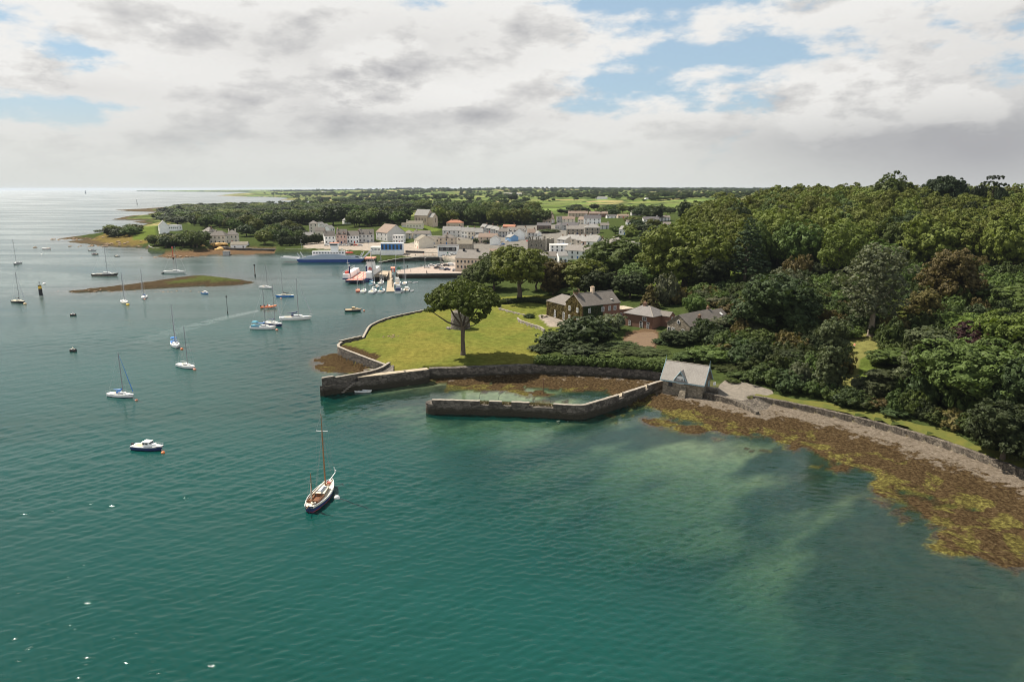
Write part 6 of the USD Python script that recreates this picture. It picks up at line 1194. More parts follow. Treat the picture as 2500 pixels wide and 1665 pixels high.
# shrubs and small trees one can point at
for row in [
    ('shrub_b', 'dark blue-green shrub mass, largest before the ivied house', 1425, 768, 160, 214), ('shrub_b', 'dark shrub rounding off the big mass towards the lawn', 1365, 800, 110, 208), ('shrub_b', 'low grey-green shrub at the corner of lawn and hedge', 1330, 838, 80, 203),
    ('shrub_b', 'dark shrub between the big mass and the hedge', 1420, 830, 130, 202), ('shrub_e', 'feathery shrub against the right side of the big dark mass', 1495, 765, 80, 226), ('shrub_a', 'green shrub below the rusty yard of the annex', 1510, 833, 90, 207), ('shrub_a', 'leafy green shrub left of the boathouse behind the hedge', 1590, 862, 90, 198),
    ('dark_sycamore', 'dark layered tree between the yard and the boathouse', 1655, 808, 90, 206), ('shrub_e', 'pale leaved shrub in front of the stone barn wall', 1742, 773, 76, 222), ('shrub_b', 'dark shrub at the left corner of the barn', 1712, 790, 60, 216), ('shrub_d', 'round clipped bush beside the annex door', 1598, 808, 18, 232),
    ('shrub_f', 'shrub with creamy blossom behind the barn roof', 1755, 722, 66, 252), ('shrub_c', 'orange-tinted bush behind the annex', 1660, 700, 70, 262), ('shrub_d', 'yellow-green bush left of the creamy blossom', 1720, 690, 70, 270), ('shrub_c', 'brown-gold bush at the back of the barn', 1712, 742, 46, 250),
    ('shrub_c', 'dark russet thicket between barn and blue-green sycamore', 1796, 738, 80, 236), ('shrub_d', 'wide olive thicket right of the boathouse roof', 1735, 845, 110, 188), ('shrub_c', 'rusty thicket above the boathouse chimney end', 1790, 820, 110, 195), ('shrub_a', 'leafy bank behind the boathouse gable', 1775, 892, 90, 181), ('shrub_a', 'green bush by the gate of the boathouse yard', 1885, 884, 110, 168),
    ('shrub_d', 'trimmed low bush at the gate pier beside the boathouse', 1790, 922, 36, 170), ('shrub_b', 'dark bush under the blue-green sycamore', 1850, 830, 90, 182), ('shrub_a', 'bush at the foot of the ivied column', 2005, 930, 80, 158), ('shrub_a', 'bush left of the long grass clearing', 1985, 850, 80, 178), ('shrub_a', 'leafy clump at the wall below the great dark tree', 2440, 1040, 90, 124),
    ('shrub_a', 'dense shrub behind the boathouse roof', 1700, 858, 90, 190), ('shrub_d', 'leafy bush at the left gable of the boathouse', 1612, 885, 70, 188), ('shrub_a', 'bush above the gravel yard right of the boathouse gable', 1830, 905, 80, 172), ('shrub_b', 'dark bush between the yard and the ivied column', 1940, 900, 100, 162),
    ('shrub_a', 'green shrub between the rusty yard and the hedge', 1545, 848, 90, 200), ('shrub_b', 'dark shrub left of the stone barn gable', 1625, 825, 60, 208), ('shrub_d', 'shrub along the hedge below the big dark mass', 1470, 862, 90, 197),
    ('shrub_b', 'small dark evergreen at the end of the low lawn wall', 1292, 764, 28, 250), ('shrub_b', 'bush by the sea wall between two ivied trees', 2190, 985, 100, 143), ('shrub_a', 'shrub beneath the silvery poplar', 2090, 975, 70, 150), ('shrub_e', 'grey-green shrub right of the clearing', 2230, 900, 90, 160),
    ('shrub_d', 'broad shrub at the right of the long grass', 2215, 830, 110, 180), ('shrub_e', 'pale thicket below the light green tree', 1930, 655, 80, 262)]:
    plant_at(row[0], 'garden_shrub', row[1], *row[2:], rt, 'shrub')

# the hillside wood
def wpoly(pts): return Polygon([AT(p, 461, d)[:2] for p, d in pts])
WOOD = wpoly([(1770, 345), (1860, 312), (2000, 305), (2100, 300), (2250, 285), (2420, 270), (2620, 262), (2700, 330), (2640, 500), (2300, 500), (2050, 490), (1880, 480), (1780, 470), (1700, 470), (1690, 410)])
pts = scatter(WOOD, 13.2, rt); pts = pts[np.argsort(np.hypot(pts[:, 0], pts[:, 1]))]
hz, _ = heights(pts[:, 0], pts[:, 1])
for (x, y), z in zip(pts[:300], hz[:300]):
    k = str(rt.choice(['sycamore_a', 'sycamore_b', 'sycamore_c', 'sycamore_d', 'dark_sycamore'], p=[.28, .24, .18, .24, .06])); d = np.hypot(x, y); az = math.atan2(x, y)
    tone = {'sycamore_c': 'green', 'dark_sycamore': 'dark'}.get(k, 'olive'); band = 'on the front edge of the hillside wood' if d < 338 else 'on the middle slope of the hillside wood' if d < 395 else 'near the crest of the hillside wood'
    side = 'towards the village' if az < .36 else 'above the poplar' if az < .52 else 'at the right side'
    plant(k, 'woodland_tree', f'{tone} broadleaf tree {band}, {side}', (x, y, z), rt.uniform(14.5, 19.5), rt.uniform(19, 25), rt, 'tree', f'{tone} trees {band}, {side}')
UNDER = Polygon(W([(1690, 760), (1830, 735), (1990, 740), (2120, 760), (2300, 740), (2520, 740), (2600, 1150), (2480, 1118), (2360, 1066), (2250, 1030), (2130, 992), (2000, 962), (1900, 938), (1860, 915), (1700, 850)], 4.5))
clear = [Polygon([GZ(*p)[:2] for p in q]) for q in ([(2060, 825), (2130, 820), (2145, 940), (2060, 930)], [(2130, 880), (2300, 880), (2300, 950), (2130, 950)], [(1640, 760), (1790, 765), (1790, 810), (1660, 820)])]
pts = scatter(UNDER, 7.6, rt)
for (x, y) in pts:
    if any(c.contains(Point(x, y)) for c in clear): continue
    k = str(rt.choice(['shrub_a', 'shrub_b', 'shrub_c', 'shrub_d', 'shrub_e'], p=[.38, .26, .10, .22, .04])); tone = dict(a='green', b='dark', c='rusty', d='olive', e='silvery')[k[-1]]; d = np.hypot(x, y); pxx = PX((x, y, 5))[0]
    where = ('between the barn and the poplar' if pxx < 2100 else 'right of the poplar') + (', near the wall' if d < 172 else ', higher on the slope')
    low = distTop.query([x, y])[0]
    if low < 6.5: continue
    plant(k, 'thicket_shrub', f'{tone} shrub in the tangled thicket {where}', (x, y, ground(x, y)), rt.uniform(5.5, 11.0), rt.uniform(3.0, 7.5) * (1.25 if pxx > 2150 else 1), rt, 'shrub', f'{tone} thicket shrubs {where}')

bank = _off(resample(W(SEAWALL2_TOP, 3.0)[:-1], 3.6), 7.0)
for i, (x, y) in enumerate(bank[4:]):
    k = ['shrub_a', 'shrub_d', 'shrub_b', 'shrub_a', 'shrub_c'][i % 5]; tone = dict(a='green', b='dark', c='rusty', d='olive')[k[-1]]; px_ = PX((x, y, 4))[0]
    seg_ = 'between the slip and the ivied column' if px_ < 2060 else 'below the great dark tree' if px_ > 2300 else 'right of the ivied column'
    plant(k, 'bank_shrub', f'{tone} shrub edging the grass path {seg_}', (x + rt.normal(0, .7), y + rt.normal(0, .7), ground(x, y)), rt.uniform(5.0, 8.0), rt.uniform(2.6, 5.5), rt, 'shrub', f'{tone} shrubs edging the grass path {seg_}')
# trees round the village
def grove(pts, n_step, label, group, hmin, hmax, wmin, wmax, kinds, name='village_tree', rng=rt, z=6.0):
    poly = Polygon([GZ(*p)[:2] for p in pts]).buffer(0); q = scatter(poly, n_step, rng); hz, mk = heights(q[:, 0], q[:, 1])
    for (x, y), z, s in zip(q, hz, mk['sl']):
        if s < 4: continue
        plant(str(rng.choice(kinds)), name, label, (x, y, z), rng.uniform(wmin, wmax), rng.uniform(hmin, hmax), rng, 'tree', group)
    return len(q)
DK = ['distant_tree_a', 'distant_tree_b', 'distant_tree_c', 'distant_tree_d', 'distant_tree_b']

hl = [G(px, py, ZW) + np.array([0, .5, -.1]) for px, py in ((1318, 890), (1370, 891), (1417, 892), (1480, 896), (1540, 900), (1600, 905), (1628, 908))]
hedge('hedge', 'long leafy hedge on top of the basin wall between lawn and boathouse', chaikin(np.array(hl), 1), 1.5, 2.3, 'green', 61, per=22)
hl = [GZ(px, py) for px, py in ((690, 601), (730, 598), (782, 593))]
hedge('hedge', 'tall dark clipped hedge above the harbour left of the white row', np.array(hl), 3.0, 7.5, 'dark', 62, size=.4, n_leaf=20, puff=.8, per=30)
hl = [GZ(px, py) for px, py in ((1230, 742), (1290, 737), (1340, 742))]
hedge('hedge', 'low dark hedge at the back of the upper lawn', np.array(hl), 1.4, 1.6, 'dark', 63, size=.3, n_leaf=16)
grove([(372, 606), (480, 607), (512, 598), (500, 590), (440, 592), (376, 598)], 11, 'dark round tree in the clump above the promontory wall', 'trees above the promontory wall', 8.5, 12.5, 11, 16, DK)
grove([(262, 578), (335, 580), (335, 566), (270, 566)], 17, 'dark tree in the clump on the grassy point', 'trees on the grassy point', 7, 11, 13, 18, DK)
plant_at('distant_tree_a', 'village_tree', 'small lone tree at the tip of the grassy point', 240, 561, 20, 860, rt)
plant_at('distant_tree_b', 'village_tree', 'big dark twin-headed tree right of the long cream waterfront house', 600, 548, 44, 690, rt)
plant_at('distant_tree_c', 'village_tree', 'taller tree just behind the dark twin-headed one', 622, 535, 42, 720, rt)
plant_at('distant_tree_c', 'village_tree', 'round tree on the slope above the hedge', 700, 540, 34, 720, rt)
plant_at('distant_tree_b', 'village_tree', 'huge dark round tree over the white stepped terrace', 811, 502, 56, 820, rt)
plant_at('distant_tree_a', 'village_tree', 'spreading tree left of the big hall roof', 865, 517, 44, 760, rt)
plant_at('distant_tree_a', 'village_tree', 'bright round street tree before the white houses on the front', 886, 570, 22, 640, rt)
plant_at('distant_tree_d', 'village_tree', 'second round street tree before the white houses on the front', 904, 573, 20, 640, rt)
plant_at('copper_beech', 'village_tree', 'dark purple tree in front of the big hall', 938, 566, 18, 650, rt)
plant_at('distant_tree_b', 'village_tree', 'round tree beside the brown-roofed stone cottage', 1162, 582, 30, 590, rt)
plant_at('distant_tree_b', 'village_tree', 'dark tree on the street corner right of the cottage', 1195, 585, 32, 580, rt)
plant_at('distant_tree_d', 'village_tree', 'green tree above the castle tower', 1340, 560, 62, 660, rt)
plant_at('distant_tree_a', 'village_tree', 'green tree right of the stone houses in the upper village', 1520, 560, 50, 640, rt)
plant_at('distant_tree_b', 'village_tree', 'large green tree at the upper right end of the village', 1570, 545, 66, 560, rt)
plant_at('distant_tree_c', 'village_tree', 'yellowish tree above the terrace at the right end of the village', 1545, 530, 46, 700, rt)
plant_at('sycamore_c', 'village_tree', 'big round tree between the stone warehouse and the bare-trunked tree', 1250, 596, 86, 420, rt)
plant_at('sycamore_a', 'village_tree', 'leafy tree hiding the right end of the stone warehouse', 1188, 640, 70, 400, rt)
plant_at('distant_tree_d', 'village_tree', 'small tree by the garden of the cream gabled house', 1020, 590, 16, 600, rt)
plant_at('distant_tree_b', 'village_tree', 'dark bush below the hipped grey roof', 1077, 588, 14, 600, rt)
plant_at('distant_tree_b', 'village_tree', 'dark round tree in the gap right of the huge beech', 1690, 490, 60, 560, rt)
plant_at('distant_tree_b', 'village_tree', 'dark tree at the top edge of the village below the wood', 1600, 500, 60, 700, rt)
grove([(470, 556), (560, 566), (600, 566), (600, 545), (540, 540), (470, 540)], 17, 'dark round-headed tree in the belt behind the waterfront houses', 'trees behind the waterfront houses', 12, 15, 12, 17, DK)
grove([(640, 600), (700, 595), (740, 590), (735, 565), (690, 560), (645, 570)], 15, 'tree in the belt above the waterfront hedge', 'trees above the waterfront hedge', 8, 12, 9, 14, DK)
grove([(600, 562), (760, 548), (840, 540), (840, 534), (700, 538), (600, 545)], 17, 'tree in the wooded belt behind the left part of the village', 'trees of the wooded belt left of the church', 12, 16, 16, 22, DK, 'parkland_tree')
grove([(390, 562), (470, 540), (600, 530), (840, 520), (820, 507), (600, 504), (450, 507), (405, 513), (385, 540)], 40, 'tree of the wood covering the low headland', 'trees of the headland wood', 8, 12, 28, 42, DK + ['distant_pine'], 'headland_tree')
grove([(400, 545), (445, 545), (450, 520), (405, 520)], 34, 'dark conifer on the near edge of the headland wood', 'conifers of the headland wood', 10, 14, 13, 18, ['distant_pine'], 'headland_conifer')
grove([(880, 556), (985, 550), (995, 538), (900, 536), (860, 545)], 17, 'dark tree in the belt left of the church', 'trees left of the church', 14, 18, 15, 20, DK, 'parkland_tree')
grove([(1062, 551), (1130, 551), (1240, 549), (1330, 548), (1335, 538), (1200, 535), (1070, 536)], 17, 'broad tree in the belt behind the church and the upper street', 'trees behind the church', 14, 20, 15, 21, DK[:4], 'churchyard_tree')
grove([(820, 520), (1000, 515), (1050, 505), (880, 500), (800, 505)], 50, 'tree in the broken woodland beyond the church', 'trees in the woodland beyond the church', 11, 14, 34, 50, DK, 'woodland_edge_tree')
grove([(1370, 527), (1500, 532), (1640, 528), (1640, 515), (1500, 508), (1370, 515)], 42, 'tree along the upper edge of the village', 'trees along the upper edge of the village', 7, 12, 12, 22, DK)
grove([(1480, 600), (1560, 618), (1630, 600), (1630, 560), (1560, 555), (1490, 565)], 36, 'tree among the gardens at the right end of the village', 'trees at the right end of the village', 6, 10, 9, 15, DK)

grove([(1010, 516), (1340, 520), (1340, 512), (1010, 508)], 40, 'tree in the line of woodland behind the church wood', 'trees behind the church wood', 12, 17, 22, 34, DK, 'parkland_tree')
# far hedgerows and copses: too many and too small to count
def far_trees():
    rng = np.random.default_rng(9)
    protos = []
    pi = UsdGeom.PointInstancer.Define(stage, '/World/hedgerow_trees'); tag(pi, 'dark hedgerow trees and copses of the far farmland', 'trees', None, 'stuff')
    for i, leaf in enumerate(('dark', 'green')):
        lo = round_lobes(rng, 6, 8, 5, 6); m = obj('crown', foliage(rng, lo, 1.4, 34, 12, 1.1), LEAF[leaf], pi); protos.append(m.GetPath())
    P, S = [], []
    for d in np.geomspace(1150, 11500, 64):
        x0, x1 = -0.34 * d, .62 * d; n = int(11 + d / 480); k = 0
        while k < n:
            cx = rng.uniform(x0, x1); cy = d * rng.uniform(.97, 1.03); m = int(rng.integers(3, 14)); ang = rng.normal(0, .45); L = rng.uniform(40, 60 + d * .05); k += 1
            for j in range(m):
                t = rng.uniform(-.5, .5) * L; P.append((cx + t * math.cos(ang) + rng.normal(0, 4), cy + t * math.sin(ang) + rng.normal(0, 5))); S.append(rng.uniform(.45, 1.35) * (1 + d / 14000))
    P, S = np.array(P), np.array(S); hz, mk = heights(P[:, 0], P[:, 1]); keep = (mk['sl'] > 25) & ~((np.hypot(P[:, 0], P[:, 1]) < 1500) & (P[:, 0] > -60)) & ~((np.hypot(P[:, 0], P[:, 1]) < 3600) & (rng.uniform(0, 1, len(P)) < .5)); P, S, hz = P[keep], S[keep], hz[keep]
    pi.CreatePrototypesRel().SetTargets(protos)
    pi.CreateProtoIndicesAttr(Vt.IntArray.FromNumpy(rng.integers(0, 2, len(P)).astype(np.int32)))
    pi.CreatePositionsAttr(Vt.Vec3fArray.FromNumpy(np.column_stack([P, hz - .5]).astype(np.float32)))
    pi.CreateScalesAttr(Vt.Vec3fArray.FromNumpy(np.stack([S, S, S * rng.uniform(.6, 1.1, len(S))], 1).astype(np.float32)))
    a = rng.uniform(0, PI, len(P)); q = np.stack([np.zeros_like(a), np.zeros_like(a), np.sin(a), np.cos(a)], 1).astype(np.float16)
    pi.CreateOrientationsAttr(Vt.QuathArray([Gf.Quath(float(w), float(x), float(y), float(z)) for x, y, z, w in q]))
far_trees()

# ------------------------------------------------------------------ boats
def hull_lines(L, B, Hf, s0=.7, rake=.10, n=15, sheer=.22, full=2.2, draft=.5, pinch=0.0):
    t = np.linspace(0, 1, n); f = np.where(t > .42, 1 - (np.clip(t - .42, 0, 1) / .58) ** full, 1 - (1 - s0) * (np.clip(.42 - t, 0, 1) / .42) ** 2)
    b = np.maximum(B / 2 * f, .02); z = Hf * (1 + sheer * ((t - .38) / .62) ** 2 * np.where(t > .38, 1, .35))
    return t, b, z
def hull_mesh(L, B, Hf, s0=.7, rake=.10, draft=.5, **k):
    t, b, z = hull_lines(L, B, Hf, s0, **k); n = len(t); prof = [(1.0, 1.0), (.985, .62), (.93, .22), (.86, .0), (.55, -.55), (0.03, -1.0)]
    rows = []
    for pb, pz in prof:
        zz = np.where(pz >= 0, z * pz, pz * draft); x = (t - .5) * L + rake * L * t ** 5 * np.maximum(pz, 0) - rake * L * t ** 5 * .5 - .02 * L * (1 - t) ** 6 * max(pz, 0)
        rows.append(np.column_stack([x, b * pb, zz]))
    P = np.array(rows); m = len(prof); V = np.vstack([P.reshape(-1, 3), (P * [1, -1, 1]).reshape(-1, 3)]); F_ = []
    for s in (0, 1):
        o = s * m * n
        for r in range(m - 1):
            for i in range(n - 1):
                q = [o + r * n + i, o + (r + 1) * n + i, o + (r + 1) * n + i + 1, o + r * n + i + 1]; F_.append(q if s else q[::-1])
        
    for r in range(m - 1): F_.append([r * n, (r + 1) * n, m * n + (r + 1) * n, m * n + r * n])
    for i in range(n - 1): F_.append([(m - 1) * n + i, (m - 1) * n + i + 1, m * n + (m - 1) * n + i + 1, m * n + (m - 1) * n + i])
    return V, np.array(F_), P
def deck_mesh(P, drop=.06, inset=.985):
    e = P[0]; n = len(e); V = np.vstack([e * [1, inset, 1] - [0, 0, drop], e * [1, -inset, 1] - [0, 0, drop]]); return V, np.array([[i, n + i, n + i + 1, i + 1] for i in range(n - 1)])
def strip_mesh(P, z0, z1, out=.012):
    """a painted band round the hull between two heights"""
    n = P.shape[1]; V = []
    for s in (1, -1):
        for zt in (z0, z1):
            row = []
            for i in range(n):
                zs = P[:, i, 2]; o = np.argsort(zs); x = np.interp(zt, zs[o], P[o, i, 0]); y = np.interp(zt, zs[o], P[o, i, 1]) + out; row.append((x + (.012 if i == n - 1 else 0), s * y, zt))
            V += row
    V = np.array(V); F_ = []
    for s in range(2):
        a = s * 2 * n; F_ += [[a + i, a + i + 1, a + n + i + 1, a + n + i] if s == 1 else [a + i + 1, a + i, a + n + i, a + n + i + 1] for i in range(n - 1)]
    F_.append([0, n, 3 * n, 2 * n]); return V, np.array(F_)
def loft_box(x0, x1, w0, w1, z0, z1, top=.8, slope=.25):
    """a cabin: narrower on top, its ends sloping"""
    s = (x1 - x0) * slope * .5; V = [(x0, -w0, z0), (x1, -w1, z0), (x1, w1, z0), (x0, w0, z0), (x0 + s * .3, -w0 * top, z1), (x1 - s * 2, -w1 * top, z1), (x1 - s * 2, w1 * top, z1), (x0 + s * .3, w0 * top, z1)]
    return np.array(V, float), np.array([[0, 1, 5, 4], [1, 2, 6, 5], [2, 3, 7, 6], [3, 0, 4, 7], [4, 5, 6, 7], [0, 3, 2, 1]])
def sailboat(label, px, py, L, head, hull='white', cover='blue', mast=None, furl=None, B=None, stripe='navy', sprayhood=None, deck='white', name='sailing_boat', group=None, canopy=None, boomless=False, ladder=False, outboard=False):
    B = B or L * .32; Hf = .085 * L + .15; mast = mast or L * 1.35; t = thing(name, label, 'sailing boat', G(px, py, 0), math.radians(head), group)
    V, F_, P = hull_mesh(L, B, Hf, .72, .09, .5); obj('hull', (V, F_), PAINT[hull], t, smooth=40); obj('deck', deck_mesh(P), PAINT[deck], t)
    obj('boot_stripe', strip_mesh(P, .02, .14), PAINT[stripe], t); obj('rubbing_strake', strip_mesh(P, Hf * .80, Hf * .88, .015), PAINT[stripe], t)
    zd = Hf; obj('cabin', loft_box(-.08 * L, .27 * L, B * .30, B * .18, zd - .06, zd + .055 * L, .82, .22), PAINT[deck], t, smooth=False)
    for s in (-1, 1): m = MB(); v, f = loft_box(-.05 * L, .15 * L, B * .30 + .012, B * .235 + .012, zd + .018 * L, zd + .040 * L, .93, .1); v = v.copy(); v[:, 1] = np.where(np.sign(v[:, 1]) == s, v[:, 1] * .985, s * B * .15); m.add(v, f); obj('cabin_window', m.get(), GLASS, t)
    obj('cockpit', MB().box((-.24 * L, 0, zd - .02), (.26 * L, B * .42, .05)).get(), PAINT['buff'], t)
    for s in (-1, 1): obj('coaming', MB().box((-.22 * L, s * B * .27, zd + .06), (.30 * L, B * .07, .18)).get(), PAINT[deck], t)
    xm = .10 * L; r = .075 + .005 * L; obj('mast', MB().bar((xm, 0, zd), (xm, 0, mast), r, 8, r * .75).get(), PAINT['mast'], t, smooth=40)
    m = MB(); m.bar((xm, -B * .26, mast * .55), (xm, B * .26, mast * .55), .035, 5); obj('spreader', m.get(), PAINT['silver'], t)
    zb = zd + .12 * L; xb = -.28 * L
    if not boomless:
        obj('boom', MB().bar((xm, 0, zb), (xb, 0, zb), .05, 6).get(), PAINT['silver'], t)
        if cover: m = MB(); m.tube([np.array(p) for p in ((xm - .03 * L, 0, zb + .16 + .04 * L), (xm - .08 * L, 0, zb + .16), (xb * .4, 0, zb + .14), (xb * .98, 0, zb + .08))], [.10 + .012 * L, .08 + .016 * L, .07 + .012 * L, .07], 8); obj('sail_cover', m.get(), PAINT[cover], t, smooth=40)
    bow = np.array([P[0, -1, 0] - .05, 0, P[0, -1, 2]]); st = np.array([P[0, 0, 0] + .05, 0, zd]); top = np.array([xm, 0, mast])
    m = MB(); m.bar(bow, top, .022, 4); m.bar(st, top, .018, 4)
    for s in (-1, 1): m.bar((xm - .1, s * B * .46, zd), (xm, s * B * .26, mast * .55), .016, 4); m.bar((xm, s * B * .26, mast * .55), (xm, 0, mast * .97), .016, 4)
    obj('rigging', m.get(), PAINT['silver'], t)
    if furl: a, b = bow + (top - bow) * .06, bow + (top - bow) * .92; obj('furled_sail', MB().tube([a, a + (b - a) * .3, b], [.05 + .008 * L, .045 + .006 * L, .03], 7).get(), PAINT[furl], t, smooth=40)
    m = MB(); z1 = zd + .6
    for s in (-1, 1):
        pts = [np.array([P[0, i, 0], s * P[0, i, 1] * .96, P[0, i, 2]]) for i in (0, 4, 8, 11, 13)]
        for p in pts: m.bar(p, p + [0, 0, .6], .018, 4)
        for p, q in zip(pts[:-1], pts[1:]): m.bar(p + [0, 0, .6], q + [0, 0, .6], .012, 4)
    m.bar([P[0, 13, 0], P[0, 13, 1], P[0, 13, 2] + .6], bow + [.1, 0, .65], .02, 4); m.bar([P[0, 13, 0], -P[0, 13, 1], P[0, 13, 2] + .6], bow + [.1, 0, .65], .02, 4); obj('guard_rail', m.get(), PAINT['silver'], t)
    if sprayhood: v, f = loft_box(-.13 * L, -.03 * L, B * .29, B * .27, zd + .03 * L, zd + .095 * L, .8, .6); obj('sprayhood', (v, f), PAINT[sprayhood], t)
    if canopy: v, f = loft_box(-.42 * L, -.22 * L, B * .36, B * .36, zd + .16 * L, zd + .20 * L, .75, .2); obj('canopy', (v, f), PAINT[canopy], t); obj('cockpit_cover', loft_box(-.46 * L, -.12 * L, B * .40, B * .36, zd - .02, zd + .05 * L, .85, .2), PAINT[canopy], t)
    obj('rudder', MB().box((-.5 * L - .08, 0, .15), (.12, .08, .9)).get(), PAINT[hull], t)
    if outboard: obj('outboard', MB().box((-.5 * L - .28, B * .12, .55), (.3, .25, .5)).bar((-.5 * L - .28, B * .12, .4), (-.5 * L - .3, B * .12, -.4), .07, 6).get(), PAINT['black'], t)
    return t
def buoy(label, px, py, r, colour, name='mooring_buoy', flat=.8, group=None):
    p = G(px, py, 0); t = thing(name, label, 'buoy', p, 0, group); v, f = ell((0, 0, r * .28), (r, r, r * flat), 2); obj('float', (v, f), PAINT[colour], t, smooth=True); obj('ring', MB().bar((0, 0, r * .9), (0, 0, r * 1.35), r * .14, 6).get(), M['iron'], t)

sailboat('white sloop with blue boom cover and blue furled jib, nearest sailing boat on the left', 296, 968, 7.4, -14, 'white', 'brightblue', 11.6, 'brightblue', sprayhood='brightblue')
buoy('orange buoy under the bow of the blue-covered sloop', 333, 978, .36, 'salmon')
sailboat('white sloop with blue canopy seen bow-on, left of the thin wake', 428, 845, 8.6, -58, 'white', 'brightblue', 14.5, 'silver', canopy='brightblue'); buoy('orange-red buoy right of the bow-on sloop', 444, 853, .48, 'orange')
sailboat('white bilge-keeler with dark mast foot, nearest the bow-on sloop', 455, 897, 7.6, -30, 'white', None, 12.5, None); buoy('salmon buoy off the bow of the bilge-keeler', 475, 903, .46, 'salmon')
sailboat('largest white cruising yacht with navy boom cover, right of the rafted pair', 722, 780, 12.2, 10, 'white', 'navy', 16.8, 'silver', sprayhood='navy', stripe='cream')
sailboat('white yacht with blue canopy, front boat of the rafted pair', 643, 803, 9.6, -6, 'white', 'brightblue', 15.2, None, canopy='teal', outboard=True)
sailboat('navy-hulled yacht with grey boom cover, rear boat of the rafted pair', 668, 794, 9.8, -32, 'navy', 'navy', 16.2, 'silver'); buoy('orange buoy at the bows of the rafted pair', 676, 806, .5, 'salmon')
sailboat('dark blue-hulled sloop with black boom cover behind the large yacht', 695, 725, 8.4, 196, 'brightblue', 'black', 13.5, None, deck='cream', stripe='brightblue'); buoy('pink buoy beside the dark blue sloop', 686, 729, .5, 'salmon')
sailboat('white yacht seen from the quarter beyond the speeding boat', 650, 704, 8.4, -24, 'white', None, 12.8, None, stripe='black')
sailboat('white sloop with blue sail cover off the south shore of the island', 352, 728, 7.8, -70, 'white', 'blue', 14.0, 'silver', sprayhood='blue'); buoy('pink buoy below the blue-covered sloop by the island', 353, 731, .4, 'salmon')
sailboat('white yacht with yellow buoy at its bow, south of the island', 304, 740, 8.6, -52, 'cream', None, 14.5, 'silver'); buoy('yellow buoy at the bow of the cream yacht by the island', 312, 745, .75, 'yellow')
sailboat('black-hulled yacht with a pale deck at the left edge of the water', 46, 739, 8.8, -24, 'black', 'black', 14.5, 'silver', deck='cream', stripe='black'); buoy('tan buoy at the bow of the black-hulled yacht', 61, 743, .7, 'buff')
sailboat('long low black-sided yacht lying broadside beyond the island', 257, 674, 15.0, 4, 'black', None, 18.0, None, B=3.4, stripe='cream')
sailboat('pale green-sided yacht behind the crest of the island', 427, 667, 13.0, 4, 'white', None, 17.0, None, B=3.2, stripe='green'); buoy('dark buoy left of the pale yacht behind the island', 397, 668, .8, 'black')
sailboat('dark yacht farthest out on the left', 42, 645, 9.5, -80, 'grey', None, 17.5, None, deck='grey', stripe='black')

def motorboat(label, px, py, L, head, hull='white', deck='white', cabin=True, name='motor_boat', outboard='black', stripe='white', group=None, roof=True, big=False, cover=None):
    B = L * .38; Hf = .11 * L + .1; t = thing(name, label, 'motor boat', G(px, py, 0), math.radians(head), group); V, F_, P = hull_mesh(L, B, Hf, .88, .12, .4, full=2.6); obj('hull', (V, F_), PAINT[hull], t, smooth=40); obj('deck', deck_mesh(P, .04), PAINT[deck], t); obj('rubbing_strake', strip_mesh(P, Hf * .84, Hf * .97, .03), PAINT[stripe], t)
    obj('cockpit', MB().box((-.26 * L, 0, Hf - .02), (.36 * L, B * .62, .05)).get(), PAINT['buff' if not cover else cover], t)
    if cabin:
        z0 = Hf - .05; hh = .15 * L if not big else .20 * L
        obj('foredeck', loft_box(.05 * L, .40 * L, B * .36, B * .14, z0, z0 + .07 * L, .8, .3), PAINT[deck], t); obj('wheelhouse', loft_box(-.10 * L, .18 * L, B * .36, B * .32, z0, z0 + hh, .86, .28), PAINT[deck], t)
        m = MB(); 
        for s in (-1, 1):
            for k in range(2): m.box((-.055 * L + .10 * L * k, s * B * (.335 - .01 * k), z0 + hh * .68), (.075 * L, .05, hh * .34))
        obj('side_window', m.get(), GLASS, t); m = MB()
        for s in (-1, 1): m.box((.128 * L, s * B * .135, z0 + hh * .70), (.06, B * .22, hh * .34), R=trimesh.transformations.rotation_matrix(-.5, [0, 1, 0])[:3, :3])
        obj('windscreen', m.get(), GLASS, t)
        if roof: obj('wheelhouse_roof', loft_box(-.13 * L, .13 * L, B * .34, B * .30, z0 + hh, z0 + hh + .06, .95, .1), PAINT[deck], t)
    if big: obj('flybridge', loft_box(-.12 * L, .06 * L, B * .30, B * .26, z0 + hh + .06, z0 + hh + .10 * L, .9, .3), PAINT['white'], t); obj('radar_arch', MB().tube([np.array(p) for p in ((-.14 * L, -B * .32, z0 + hh), (-.16 * L, -B * .25, z0 + hh + .16 * L), (-.16 * L, B * .25, z0 + hh + .16 * L), (-.14 * L, B * .32, z0 + hh))], .08, 6).get(), PAINT['white'], t)
    if cover: obj('canopy', loft_box(-.46 * L, -.10 * L, B * .40, B * .36, Hf, Hf + .15 * L, .82, .3), PAINT[cover], t)
    if outboard: obj('outboard', MB().box((-.5 * L - .22, 0, Hf + .12), (.36, .34, .5)).bar((-.5 * L - .2, 0, Hf), (-.5 * L - .25, 0, -.4), .08, 6).get(), PAINT[outboard], t)
    m = MB(); pts = [np.array([P[0, i, 0], P[0, i, 1] * .9, P[0, i, 2]]) for i in (9, 11, 13)] + [np.array([P[0, 14, 0], 0, P[0, 14, 2]])]
    for s in (1, -1):
        q = [p * [1, s, 1] for p in pts]
        for p in q: m.bar(p, p + [0, 0, .4], .018, 4)
        for a, b in zip(q[:-1], q[1:]): m.bar(a + [0, 0, .4], b + [0, 0, .4], .018, 4)
    obj('bow_rail', m.get(), PAINT['silver'], t); return t
motorboat('navy and white fishing motor boat with small wheelhouse at the lower left', 362, 1096, 6.4, -8, 'navy', 'white'); buoy('orange buoy off the bow of the navy fishing boat', 398, 1106, .38, 'orange')
